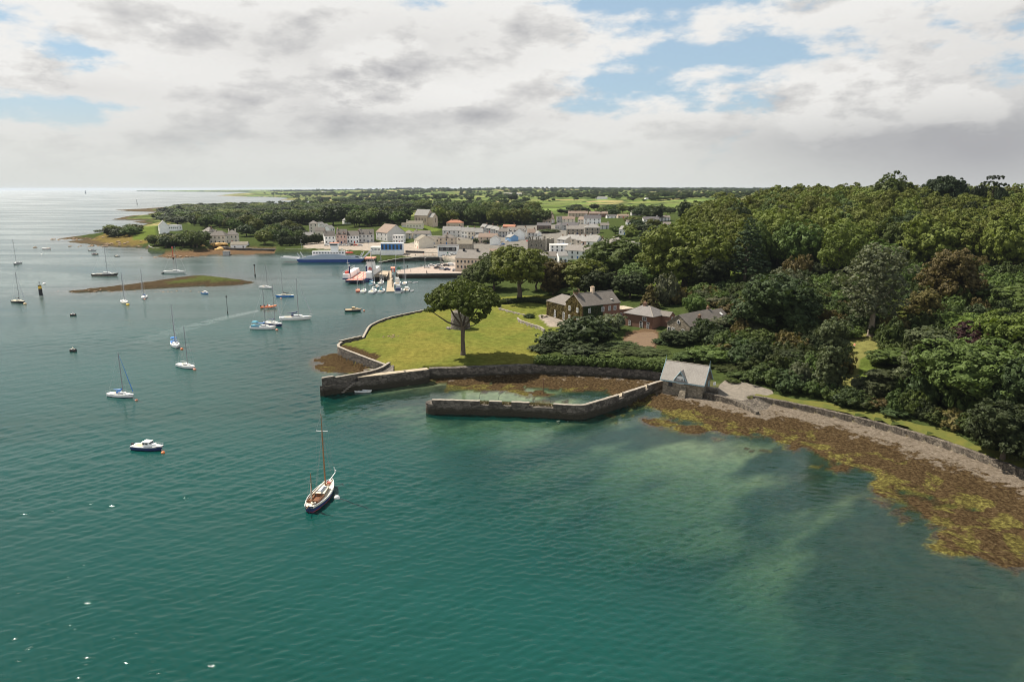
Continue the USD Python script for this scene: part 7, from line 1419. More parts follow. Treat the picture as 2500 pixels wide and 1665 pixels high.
motorboat('small blue-hulled motor boat off the right end of the island', 501, 717, 4.8, -30, 'brightblue', 'white', stripe='white')
motorboat('open dayboat with cream deck and tilted outboard near the lawn point', 863, 760, 6.8, 8, 'black', 'buff', True, roof=False); buoy('pink buoy right of the open dayboat', 889, 759, .42, 'salmon')
motorboat('far dark workboat on the bay, upper one of the pair', 226, 613, 6.5, 0, 'grey', 'grey'); motorboat('far dark workboat with red end on the bay, lower one of the pair', 231, 622, 5.5, 170, 'black', 'grey', stripe='red'); motorboat('tiny far boat with pale top right of the dark workboats', 287, 627, 4.0, 60, 'black', 'white')
motorboat('low white skiff with red stern far out on the bay', 112, 609, 7.5, 175, 'white', 'white', False, stripe='red', outboard='red'); buoy('small white buoy far out left of the workboats', 102, 621, .8, 'white', flat=.5); buoy('white buoy beside the black and yellow beacon', 108, 694, .9, 'white', flat=.5)
for label, px, py in (('dark barrel-shaped mooring float, upper of the two', 179, 771), ('dark barrel-shaped mooring float with pale top, lower of the two', 179, 858)):
    t = thing('mooring_float', label, 'mooring float', G(px, py, 0)); w = 2.0 if py < 800 else 1.7; obj('drum', MB().bar((-w / 2, 0, .30), (w / 2, 0, .30), .62, 14).get(), PAINT['black'], t, smooth=40); obj('band', MB().bar((-w * .42, 0, .30), (-w * .36, 0, .30), .66, 14).bar((w * .36, 0, .30), (w * .42, 0, .30), .66, 14).get(), M['rust'], t)
    obj('top_fitting', MB().box((0, 0, 1.0), (w * .3, .4, .2)).bar((0, 0, 1.0), (0, 0, 1.6), .07, 6).get(), PAINT['cream' if py > 800 else 'grey'], t)
def rowing_boat(label, px, py, L, head, mt='white', inner='teal', z=0):
    t = thing('rowing_boat', label, 'rowing boat', G(px, py, z), math.radians(head)); V, F_, P = hull_mesh(L, L * .36, .42, .6, .08, .15); obj('hull', (V, F_), PAINT[mt], t, smooth=40); e = P[0]; n = len(e)
    obj('floor', deck_mesh(P, .26, .86), PAINT[inner], t); m = MB()
    for s in (1, -1):
        for i in range(n - 1): m.bar(e[i] * [1, s, 1], e[i + 1] * [1, s, 1], .05, 5)
    obj('gunwale', m.get(), PAINT[mt], t)
    for x in (-.28, .02, .26): obj('thwart', MB().box((x * L, 0, .34), (.22, L * .30, .05)).get(), PAINT['grey'], t)
rowing_boat('white rowing dinghy lying under the pier steps', 887, 957, 4.3, -4)

def yawl():
    p = G(785, 1217, 0); L, B, Hf = 10.2, 3.3, 1.1; t = thing('wooden_yawl', 'old wooden two-masted yawl with dark hull and brown masts in the foreground', 'sailing boat', p, math.radians(84))
    V, F_, P = hull_mesh(L, B, Hf, .42, .05, .9, sheer=.35, full=2.6); obj('hull', (V, F_), PAINT['navy'], t, smooth=40); obj('deck', deck_mesh(P, .16), PAINT['deck'], t); obj('bulwark', strip_mesh(P, Hf * .74, Hf * 1.02, .02), PAINT['cream'], t); obj('boot_stripe', strip_mesh(P, .02, .16), PAINT['red'], t)
    m = MB(); e = P[0]
    for s in (1, -1):
        for i in range(len(e) - 1): m.bar(e[i] * [1, s, 1], e[i + 1] * [1, s, 1], .06, 5)
    obj('cap_rail', m.get(), PAINT['white'], t); z = Hf - .12
    obj('cabin', loft_box(-.10 * L, .20 * L, 1.05, .75, z - .05, z + .52, .92, .12), M['timber'], t); obj('cabin_top', loft_box(-.115 * L, .205 * L, 1.06, .76, z + .523, z + .60, .93, .08), PAINT['cream'], t); obj('cabin_cover', loft_box(-.08 * L, .14 * L, .55, .42, z + .603, z + .82, .55, .2), PAINT['silver'], t)
    for s in (-1, 1):
        for k in range(3): obj('porthole', MB().bar((-.04 * L + k * .075 * L, s * (1.0 - .06 * k) * .985, z + .25), (-.04 * L + k * .075 * L, s * (1.03 - .06 * k), z + .25), .12, 10).get(), GLASS, t)
    wood = mat('varnished_wood', (.15, .062, .028), .45, .35, 3.0); obj('cockpit_floor', MB().box((-.235 * L, 0, z - .05), (.24 * L, 1.7, .05)).get(), wood, t); obj('companionway', MB().box((-.118 * L, 0, z + .2), (.05, .8, .7)).get(), wood, t)
    for s in (-1, 1): obj('cockpit_bench', MB().box((-.235 * L, s * .72, z + .12), (.24 * L, .34, .3)).get(), wood, t); obj('coaming', MB().box((-.235 * L, s * .95, z + .18), (.26 * L, .07, .5)).get(), wood, t)
    for k in range(6): obj('floor_board', MB().box((-.235 * L, -.5 + .2 * k, z - .015), (.23 * L, .16, .03)).get(), wood, t)
    obj('cockpit_end', MB().box((-.36 * L, 0, z + .18), (.07, 1.9, .5)).get(), wood, t)
    mast = mat('mast_wood', (.22, .115, .052), .5, .25, 2.0, stretch=(3, 3, .3)); xm = .20 * L; mh = 14.6; obj('main_mast', MB().bar((xm, 0, z), (xm, 0, mh * .78), .15, 10, .11).bar((xm, 0, mh * .78), (xm, 0, mh), .10, 8, .05).get(), mast, t, smooth=40)
    obj('crosstree', MB().bar((xm, -1.05, mh * .79), (xm, 1.05, mh * .79), .055, 6).get(), PAINT['white'], t); obj('masthead_aerial', MB().bar((xm, 0, mh), (xm, 0, mh + .7), .02, 5).get(), PAINT['silver'], t)
    xz = -.38 * L; obj('mizzen_mast', MB().bar((xz, 0, z), (xz, 0, 6.3), .095, 8, .06).get(), mast, t, smooth=40); obj('furled_mizzen', MB().tube([np.array((xz - .16, .08, z + .9)), np.array((xz - .17, .08, z + 2.0)), np.array((xz - .14, .06, z + 3.6))], [.10, .14, .05], 8).get(), PAINT['deck'], t, smooth=40)
    obj('boom', MB().bar((xm - .2, .0, z + 1.15), (-.30 * L, .0, z + 1.35), .075, 8).get(), mast, t, smooth=40); obj('furled_mainsail', MB().tube([np.array((xm - .3, 0, z + 1.35)), np.array((0, 0, z + 1.40)), np.array((-.27 * L, 0, z + 1.5))], [.14, .17, .08], 8).get(), PAINT['deck'], t, smooth=40)
    bow = np.array([P[0, -1, 0], 0, P[0, -1, 2]]); tip = bow + [1.7, 0, .35]; obj('bowsprit', MB().bar(bow - [1.6, 0, -.05], tip, .10, 8, .06).get(), PAINT['white'], t, smooth=40); obj('furled_jib', MB().tube([tip + [-.1, 0, .1], tip + (np.array((xm, 0, mh * .8)) - tip) * .12], [.10, .05], 6).get(), PAINT['white'], t); v, f = ell(tip + [0, 0, .3], (.17, .17, .17), 1); obj('bow_ball', (v, f), PAINT['white'], t)
    obj('bumpkin', MB().bar((P[0, 0, 0] + .4, .2, Hf), (P[0, 0, 0] - 1.3, -.1, Hf + .25), .06, 6).get(), mast, t)
    m = MB(); top = np.array((xm, 0, mh * .78))
    for s in (-1, 1):
        for dx in (-.45, 0, .45): m.bar((xm + dx - .25, s * 1.58, Hf), top, .009, 4)
        m.bar((xm - .25, s * 1.58, Hf), (xm, s * 1.05, mh * .79), .008, 4); m.bar((xm, s * 1.05, mh * .79), (xm, 0, mh * .98), .015, 4); m.bar((xz, s * 1.1, Hf), (xz, 0, 6.0), .015, 4)
    for q in (top, np.array((xm, 0, mh * .97))): m.bar(tip, q, .012, 4)
    m.bar(bow, top, .012, 4); obj('rigging', m.get(), PAINT['mast'], t); m = MB()
    for s in (-1, 1):
        for k in range(9): a = .08 + .08 * k; m.bar(np.array((xm - .7, s * 1.58, Hf)) * (1 - a) + top * a, np.array((xm + .2, s * 1.58, Hf)) * (1 - a) + top * a, .012, 4)
    obj('ratlines', m.get(), M['timber'], t)
    obj('hatch', MB().box((.30 * L, 0, Hf + .12), (.7, .7, .22)).get(), wood, t); obj('windlass', MB().bar((.36 * L, -.3, Hf + .25), (.36 * L, .3, Hf + .25), .16, 8).get(), PAINT['red'], t); obj('tiller', MB().bar((-.47 * L, 0, Hf + .3), (-.36 * L, .15, z + .65), .045, 6).get(), wood, t); obj('rudder', MB().box((-.5 * L - .1, 0, .3), (.3, .08, 1.6)).get(), PAINT['navy'], t)
    rng = np.random.default_rng(4)
    for k in range(6): v, f = ell((-.43 * L + rng.uniform(-.3, .5), rng.uniform(-.6, .6), Hf + .05), (.22, .16, .14), 1); obj('rope_coil', (v, f), PAINT['deck' if k % 2 else 'cream'], t)
    for px, py, r, c, lab in ((823, 1217, .50, 'white', 'big white round buoy alongside the wooden yawl'),): buoy(lab, px, py, r, c, flat=1.0)
yawl()

def rib():
    p = G(656, 752, 0); t = thing('inflatable_boat', 'orange inflatable speedboat with crew cutting a wake', 'speedboat', p, math.radians(12)); m = MB()
    for s in (-1, 1): m.tube([np.array(q) for q in ((-3.4, s * 1.05, .5), (1.2, s * 1.05, .62), (2.6, s * .7, .85), (3.4, 0, 1.0))], [.30, .30, .28, .22], 9)
    obj('tube', m.get(), PAINT['orange'], t, smooth=40); V, F_, P = hull_mesh(6.2, 1.9, .45, .9, .15, .3); obj('hull', (V, F_), PAINT['white'], t, smooth=40); obj('deck', deck_mesh(P, .02), PAINT['grey'], t); obj('console', MB().box((.3, 0, 1.0), (.7, .8, .9)).get(), PAINT['white'], t); obj('outboard', MB().box((-3.3, 0, 1.0), (.5, .5, .7)).bar((-3.3, 0, .8), (-3.4, 0, -.3), .1, 6).get(), PAINT['black'], t)
    return t
RIB = rib()
# boats on the pontoon
PB = 'boats berthed at the pontoon'
sailboat('small red-decked boat with a white mast, outermost on the left of the pontoon', 874, 711, 7.0, 100, 'red', None, 11, None, deck='salmon', stripe='white')
sailboat('white yacht stern-on, second from the left of the outer row', 888, 713, 8.5, 92, 'white', 'green', 12, None, stripe='cream')
sailboat('broad white yacht stern-on with wheel cockpit, third in the outer row', 911, 714, 10.5, 88, 'white', 'white', 14.5, 'silver', stripe='blue')
sailboat('white yacht stern-on next to the pontoon with teal sprayhood', 932, 713, 9.0, 86, 'white', 'teal', 13, None, sprayhood='teal', stripe='grey')
sailboat('white yacht with light blue canopy in the inner row left of the pontoon', 909, 695, 8.6, 88, 'white', 'brightblue', 19, None, canopy='teal')
sailboat('white yacht with spreaders in the inner row beside the pontoon', 931, 693, 8.6, 86, 'white', 'white', 18.5, None)
motorboat('small white launch between the inner and outer rows', 921, 702, 5.5, 88, 'teal', 'white', True)
motorboat('white cabin cruiser with navy cockpit cover right of the pontoon', 974, 713, 9.4, 92, 'white', 'white', True, outboard=None, cover='navy', big=True); motorboat('white wheelhouse boat second from the pontoon on the right', 993, 710, 8.0, 92, 'white', 'white', True); rowing_boat('small white tender tied outermost right of the pontoon', 1006, 712, 3.4, 80, 'white', 'grey')
motorboat('tall white motor cruiser in the inner row right of the pontoon', 971, 695, 9.4, 92, 'white', 'white', True, outboard=None, big=True); sailboat('white motor-sailer in the inner row against the quay wall', 988, 694, 8.5, 92, 'white', None, 15, 'silver'); rowing_boat('grey inflatable tender at the quay wall', 1000, 690, 4.2, 120, 'grey', 'black'); rowing_boat('white dinghy, last one along the quay wall', 1014, 691, 4.6, 60, 'white', 'silver')
rowing_boat('tiny white dinghy in the bay behind the lone tree', 1004, 710, 3.0, 10)

# ------------------------------------------------------------------ ferries
def car_parts(t, colour, cx=0, cy=0, cz=0, rz=0):
    pass
def ferry_blue():
    p = G(803, 641, 0); y0 = p[1] + 7; t = thing('blue_car_ferry', 'long blue and grey car ferry with raised ramps, lying broadside at the slip', 'ferry', (p[0], y0, 0), math.radians(3)); L, B = 47.0, 13.0
    def side(z0, z1f, y, n=24):
        x = np.linspace(-L / 2, L / 2, n); return x, np.array([z1f(v / (L / 2)) for v in x])
    x = np.linspace(-1, 1, 25); taper = B / 2 * np.clip(1 - np.abs(x) ** 6 * .35, .5, 1); lowz = np.where(np.abs(x) > .86, 1.2, 0) * (np.abs(x) - .86) / .14 * 1.4; m = MB(); n = len(x); V = []
    for s in (-1, 1):
        V += [(a * L / 2, s * b, -1 + c) for a, b, c in zip(x, taper, lowz)] + [(a * L / 2 * 1.02, s * b, 2.1) for a, b in zip(x, taper)]
    F_ = []
    for i in range(n - 1): F_ += [[i, i + 1, n + i + 1, n + i], [2 * n + i + 1, 2 * n + i, 3 * n + i, 3 * n + i + 1], [n + i, n + i + 1, 3 * n + i + 1, 3 * n + i], [i + 1, i, 2 * n + i, 2 * n + i + 1]]
    F_ += [[0, n, 3 * n, 2 * n], [n - 1, 3 * n - 1, 4 * n - 1, 2 * n - 1]]; obj('hull', (np.array(V), np.array(F_)), PAINT['navy'] if False else mat('ferry_blue', (.012, .040, .16), .4, .1, .3), t); obj('car_deck', slab([(a * L / 2 * 1.0, -b + .3) for a, b in zip(x, taper)] + [(a * L / 2, b - .3) for a, b in zip(x[::-1], taper[::-1])], 2.1, 2.16), PAINT['grey'], t)
    top = np.interp(np.abs(x), [0, .25, .55, .9, 1.0], [6.0, 5.9, 4.6, 2.9, 2.3]); gm_ = mat('ferry_grey', (.30, .34, .40), .5, .06, .3)
    for s in (-1, 1):
        P = np.column_stack([x * L / 2 * 1.02, s * (taper + .02)]); obj('bulwark', ribbon(P, P + [0, -s * .25], 2.1, top if s < 0 else np.minimum(top, 4), 1, 0, 0, 0), gm_, t)
    obj('side_house', MB().box((-2.5, B / 2 - 1.8, 4.6), (24, 2.6, 5.0)).get(), PAINT['white'], t)
    for k in range(11): obj('window', MB().box((-13 + 2.1 * k, B / 2 - 3.13, 6.0), (1.1, .06, 1.0)).get(), GLASS, t)
    obj('bridge_tower', MB().box((2.0, B / 2 - 2.2, 8.5), (5.0, 4.0, 4.5)).get(), PAINT['white'], t); obj('wheelhouse', loft_box(-.9, 4.9, 2.2, 2.2, 10.75, 13.0, 1.12, -.1)[0] @ np.eye(3) + np.array([0, B / 2 - 2.4, 0]) if False else (loft_box(-.9, 4.9, 2.2, 2.2, 10.75, 13.0, 1.12, -.1)[0] + np.array([0, B / 2 - 2.4, 0]), loft_box(0, 1, 1, 1, 0, 1)[1]), PAINT['white'], t)
    obj('bridge_window', MB().box((2.0, B / 2 - 4.9, 12.0), (5.2, .08, 1.0)).box((-1.0, B / 2 - 2.4, 12.0), (.1, 3.6, 1.0)).get(), GLASS, t); obj('wheelhouse_roof', MB().box((2.0, B / 2 - 2.4, 13.25), (6.6, 5.4, .3)).get(), PAINT['salmon'], t)
    obj('mast', MB().bar((3.2, B / 2 - 2.4, 13.3), (3.2, B / 2 - 2.4, 19.5), .22, 8, .1).bar((2.0, B / 2 - 2.4, 16.5), (4.4, B / 2 - 2.4, 16.5), .08, 5).get(), PAINT['white'], t); obj('funnel', MB().box((7.2, B / 2 - 2, 7.8), (1.6, 1.6, 2.6)).get(), PAINT['cream'], t)
    obj('rescue_boat', (ell((12.5, B / 2 - 2.0, 6.0), (3.0, .9, .7), 2)), PAINT['red'], t, smooth=True); obj('davit', MB().tube([np.array(q) for q in ((10.0, B / 2 - 1, 4), (10.2, B / 2 - 1.2, 7.6), (12, B / 2 - 2, 8.2))], .14, 6).get(), PAINT['white'], t)
    def ramp(s, ang, ln=9.5, nm='ramp'):
        a = np.array([s * L / 2 * 1.0, 0, 2.0]); d = np.array([s * math.cos(ang), 0, math.sin(ang)]); up = np.array([-s * math.sin(ang), 0, math.cos(ang)]); R = np.column_stack([d, [0, 1, 0], up]); m = MB(); m.box(a + d * ln / 2, (ln, 7.6, .35), R=R); obj(nm, m.get(), PAINT['silver'], t)
        for y in (-3.7, 3.7): m = MB(); m.box(a + d * ln / 2 + up * .5 + [0, y, 0], (ln, .15, .9), R=R); obj('ramp_rail', m.get(), PAINT['white'], t)
        for y in (-4.4, 4.4): obj('ramp_arm', MB().bar((s * L / 2 * .90, y, 3.0), (s * (L / 2 - .2), y, 6.6), .35, 6).get(), PAINT['silver'], t)
    ramp(-1, .10, 12.0); ramp(1, .75, 8.5)
    m = MB()
    for k in range(16): m.bar((-10 + 1.5 * k, B / 2 - 3.2, 7.1), (-10 + 1.5 * k, B / 2 - 3.2, 8.1), .05, 4)
    m.bar((-10, B / 2 - 3.2, 8.1), (13, B / 2 - 3.2, 8.1), .05, 4); obj('deck_rail', m.get(), PAINT['white'], t); return t
ferry_blue()
def ferry_red():
    p = G(868, 690, 0); t = thing('red_deck_car_ferry', 'white car ferry with red vehicle deck, bow ramp facing the camera', 'ferry', (p[0], p[1] + 21, 0), math.radians(90 + 2)); L, B = 40.0, 16.4   # x is away, y to the left
    x = np.linspace(-1, 1, 13); w = B / 2 * np.clip(1 - np.clip(-x - .55, 0, 1) ** 2 * 1.2 - np.clip(x - .7, 0, 1) * .5, .6, 1); obj('hull', slab([(a * L / 2, -b) for a, b in zip(x, w)] + [(a * L / 2, b) for a, b in zip(x[::-1], w[::-1])], -1.5, 1.5), PAINT['navy'], t)
    red = mat('red_deck_paint', (.46, .175, .125), .7, .14, .5); obj('vehicle_deck', MB().box((2, .5, 1.56), (L * .86, 9.0, .1)).get(), red, t)
    a = np.array([-L / 2 + 1.0, .4, 1.75]); obj('bow_ramp', MB().box(a + [-3.6, 0, .10], (9.0, 9.2, .3), R=trimesh.transformations.rotation_matrix(.06, [0, 1, 0])[:3, :3]).get(), red, t)
    for k in range(3): obj('lane_line', MB().box(a + [-3.6, -2.3 + 2.3 * k, .27], (8.6, .28, .02), R=trimesh.transformations.rotation_matrix(.06, [0, 1, 0])[:3, :3]).get(), PAINT['white'], t); obj('lane_line', MB().box((2, -1.8 + 2.3 * k, 1.625), (L * .8, .2, .02)).get(), PAINT['white'], t)
    for s in (-1, 1):
        yy = s * (B / 2 - 1.7) + .2; obj('side_casing', loft_box(-L / 2 + 1.0, L / 2 - 3, 1.7, 1.7, 1.5, 4.6 if s > 0 else 5.2, .92, .06)[0] + np.array([0, yy, 0]) if False else (loft_box(-L / 2 + 1.0, L / 2 - 3, 1.7, 1.7, 1.5, 4.4 if s > 0 else 5.4, .92, .06)[0] + np.array([0, yy, 0]), loft_box(0, 1, 1, 1, 0, 1)[1]), PAINT['white'], t)
        obj('casing_band', MB().box((-L / 2 + 1.2, yy, 1.9), (.4, 3.5, .7)).get(), PAINT['navy'], t); obj('ramp_post', MB().bar((-L / 2 + 6.5, s * 4.9 + .4, 1.5), (-L / 2 + 6.5, s * 4.9 + .4, 8.6), .42, 8).get(), PAINT['navy'], t); obj('post_cap', MB().bar((-L / 2 + 6.5, s * 4.9 + .4, 8.6), (-L / 2 + 6.5, s * 4.9 + .4, 9.0), .45, 8).get(), PAINT['white'], t)
    y = -(B / 2 - 2.2); obj('bridge_tower', loft_box(-10, -2, 2.3, 2.3, 5.3, 10.2, .8, .2)[0] + np.array([0, y, 0]) if False else (loft_box(-10, -2, 2.3, 2.3, 5.3, 10.2, .8, .2)[0] + np.array([0, y, 0]), loft_box(0, 1, 1, 1, 0, 1)[1]), PAINT['white'], t)
    obj('wheelhouse', (loft_box(-10.2, -4, 2.0, 2.0, 10.2, 12.4, 1.2, -.12)[0] + np.array([0, y, 0]), loft_box(0, 1, 1, 1, 0, 1)[1]), PAINT['white'], t); m = MB()
    for k in range(4): m.box((-10.65, y - 1.65 + 1.1 * k, 11.4), (.12, .95, 1.3))
    for k in range(4): m.box((-9.4 + 1.4 * k, y + 2.3, 11.4), (1.1, .12, 1.2)).box((-9.4 + 1.4 * k, y - 2.3, 11.4), (1.1, .12, 1.2))
    obj('bridge_window', m.get(), GLASS, t); obj('wheelhouse_roof', MB().box((-7.2, y, 12.7), (8.2, 5.6, .6)).get(), PAINT['salmon'], t); obj('mast', MB().bar((-6, y, 13), (-6, y, 17.5), .16, 6, .08).bar((-6, y - 1.6, 15.6), (-6, y + 1.6, 15.6), .07, 5).get(), PAINT['white'], t)
    m = MB()
    for k in range(5): m.box((-10.4 + .1 * k, y - .8 + .4 * k, 6.4 + .6 * (k % 2)), (.5, .3, 1.3))
    obj('tower_opening', m.get(), PAINT['red'], t)
    yl = B / 2 - 1.5; obj('winch', MB().bar((-L / 2 + 4, yl - .7, 5.0), (-L / 2 + 4, yl + .7, 5.0), .7, 9).box((-L / 2 + 6.5, yl, 5.0), (1.8, 1.8, 1.4)).get(), PAINT['red'], t); obj('signal_mast', MB().bar((-L / 2 + 10, yl, 4.4), (-L / 2 + 10, yl, 12.0), .13, 6, .06).bar((-L / 2 + 10, yl - .8, 10), (-L / 2 + 10, yl + .8, 10), .06, 4).get(), PAINT['white'], t)
    m = MB()
    for s in (-1, 1):
        yy = s * (B / 2 - .2) + .2
        for k in range(14): m.bar((-L / 2 + 2 + 2.6 * k, yy, 4.4), (-L / 2 + 2 + 2.6 * k, yy, 5.7), .05, 4)
        m.bar((-L / 2 + 2, yy, 5.7), (L / 2 - 3, yy, 5.7), .05, 4)
    obj('deck_rail', m.get(), PAINT['white'], t)
ferry_red()

# ------------------------------------------------------------------ sea marks
def beacon():
    t = thing('beacon_tower', 'stout black and yellow beacon tower standing in the water left of the island', 'beacon', G(100, 720, 0), 0, None, .72); obj('lower_drum', MB().bar((0, 0, -2), (0, 0, 4.4), 1.25, 16, 1.1).get(), PAINT['black'], t, smooth=40); obj('yellow_band', MB().bar((0, 0, 4.4), (0, 0, 6.2), 1.1, 16, 1.04).get(), PAINT['yellow'], t, smooth=40); obj('upper_drum', MB().bar((0, 0, 6.2), (0, 0, 6.9), 1.04, 16, 1.02).get(), PAINT['black'], t, smooth=40); obj('topmark', MB().bar((0, 0, 6.9), (0, 0, 9.2), .07, 6).bar((0, 0, 8.0), (0, 0, 8.6), .42, 10, .02).bar((0, 0, 8.7), (0, 0, 9.3), .42, 10, .02).get(), PAINT['black'], t)
beacon()
def perch(label, px, py, h, r, c1, c2=None):
    t = thing('perch_marker', label, 'sea mark', G(px, py, 0)); obj('pole', MB().bar((0, 0, -2), (0, 0, h), r, 8, r * .8).get(), PAINT[c1] if c1 in PAINT else M[c1], t)
    if c2: obj('topmark', MB().bar((0, 0, h), (0, 0, h + .9), r * 2.2, 10).get(), PAINT[c2], t); obj('base', MB().bar((0, 0, -2), (0, 0, h * .16), r * 2.0, 8).get(), M['darktimber'], t)
perch('tall red perch marker off the weedy rocks', 423, 633, 8.2, .28, 'red', 'red'); perch('dark perch with cylinder top right of the island', 623, 674, 6.2, .22, 'rust', 'black'); perch('thin dark perch near the wake of the speeding boat', 556, 766, 6.9, .10, 'iron', 'black'); perch('far pole marker in the outer channel', 335, 500, 15, .7, 'black', 'black')
t = thing('sea_beacon', 'far tapering beacon tower on the horizon sea', 'beacon', G(209, 473.5, 0)); obj('tower', MB().bar((0, 0, -2), (0, 0, 26), 9, 10, 4.5).get(), PAINT['grey'], t); obj('lantern', MB().bar((0, 0, 26), (0, 0, 34), 3, 8, 1.2).get(), PAINT['black'], t)

# ------------------------------------------------------------------ cars
def car_class(name, colour, van=False):
    k = kind_of2('car_' + name); L, W_ = 4.2, 1.72
    def prof(pts, w, top=1.0):
        m = trimesh.creation.extrude_polygon(Polygon(pts), w, engine='earcut'); v = np.array(m.vertices); return np.column_stack([v[:, 0], v[:, 2] - w / 2, v[:, 1]]), m.faces[:, ::-1]
    if van: v, f = prof([(-2.1, .3), (2.1, .3), (2.1, 1.0), (1.6, 1.15), (1.2, 2.0), (-2.0, 2.05), (-2.1, 1.9)], W_)
    else: v, f = prof([(-2.1, .32), (2.1, .32), (2.12, .72), (1.95, .86), (1.0, .95), (-1.9, .98), (-2.1, .9)], W_)
    obj('body', (v, f), PAINT[colour], k)
    if not van:
        v, f = prof([(1.05, .95), (.45, 1.42), (-1.2, 1.45), (-1.85, .97)], W_ * .86); obj('glasshouse', (v, f), GLASS, k); v, f = prof([(.42, 1.425), (.38, 1.47), (-1.15, 1.49), (-1.2, 1.455)], W_ * .82); obj('roof', (v, f), PAINT[colour], k)
    else: obj('windscreen', MB().box((1.42, 0, 1.55), (.08, 1.5, .75), R=trimesh.transformations.rotation_matrix(-.42, [0, 1, 0])[:3, :3]).get(), GLASS, k)
    for x in (-1.3, 1.3):
        for s in (-1, 1): obj('wheel', MB().bar((x, s * (W_ / 2 - .18), .32), (x, s * (W_ / 2 + .01), .32), .32, 12).get(), PAINT['black'], k)
    for s in (-1, 1): obj('headlight', MB().box((2.10, s * .6, .68), (.06, .34, .16)).get(), PAINT['silver'], k); obj('tail_light', MB().box((-2.10, s * .62, .74), (.06, .24, .2)).get(), PAINT['red'], k)
    return k
CARS = {c: car_class(c, c) for c in ('white', 'black', 'silver', 'navy', 'red', 'grey', 'brightblue')}; CARS['van'] = car_class('van', 'white', True)
def car(c, label, p, deg, group=None): copy_of(CARS[c], 'parked_car', label, 'van' if c == 'van' else 'car', p, math.radians(deg), group)
for c, px, py, deg, lab in (('white', 1042, 654, 5, 'white car farthest out on the quay'), ('white', 1054, 650, 10, 'white car behind the outermost one on the quay'), ('black', 1067, 656, 40, 'black car in the middle of the quay group'), ('grey', 1073, 651, 15, 'grey car behind the black one on the quay'), ('silver', 1080, 659, -20, 'silver car at the front of the quay group'), ('navy', 1092, 660, -15, 'navy car between the two silver ones on the quay'), ('black', 1089, 650, 8, 'black car nearest the warehouse wall'), ('van', 1101, 649, 5, 'white van parked against the warehouse'), ('silver', 1112, 662, 4, 'silver car nearest the tree at the root of the quay')): car(c, lab, G(px, py, 2.7), deg)
for i, (c, px) in enumerate((('white', 822), ('silver', 832), ('white', 842), ('white', 852), ('black', 861), ('red', 869), ('silver', 880), ('white', 797))): car(c, f'{c} car on the harbour road before the row of houses, number place ' + ('below the white gable', 'below the pink house', 'right of the pink house', 'below the grey-roofed house', 'left of the street trees', 'under the first street tree', 'under the second street tree', 'by the hedge end')[i] if False else f'{c} car on the harbour road ' + ('below the white gable', 'below the pink house', 'just right of the pink house', 'below the grey-roofed white house', 'left of the street trees', 'under the first street tree', 'under the second street tree', 'by the end of the dark hedge')[i], GZ(px, 600.5), 4)
for c, px, py, deg, lab in (('white', 1094, 625, 8, 'white car outside the black-banded shop, left one'), ('white', 1104, 623, 8, 'white car outside the black-banded shop, right one'), ('white', 1241, 590, 20, 'white car before the blue house'), ('black', 1250, 588, 20, 'black car beside the blue house'), ('white', 1261, 584, 10, 'white car in front of the inn'), ('silver', 1222, 600, 60, 'silver car at the arched white gable'), ('brightblue', 1228, 598, 60, 'blue car at the arched white gable'), ('black', 1245, 603, 50, 'black car in the square above the dark tree'), ('red', 1291, 590, 30, 'red car at the right of the inn')): car(c, lab, GZ(px, py), deg)
fp = G(803, 641, 0)
for i, (c, dx, dy) in enumerate((('white', -19, 0), ('silver', -15, 1), ('red', -12.5, -1.5), ('black', -8, 0), ('navy', -4, 1), ('silver', 3, -2), ('white', 15, -1), ('black', 19, 1))): copy_of(CARS[c], 'car_on_ferry', f'{c} car on the deck of the blue ferry, ' + ('first from the left', 'second from the left', 'third from the left', 'fourth from the left', 'left of the bridge tower', 'under the bridge tower', 'right of the bridge', 'at the raised ramp')[i], 'car', (fp[0] + dx, fp[1] + 7 + dy, 2.17), math.radians(3))

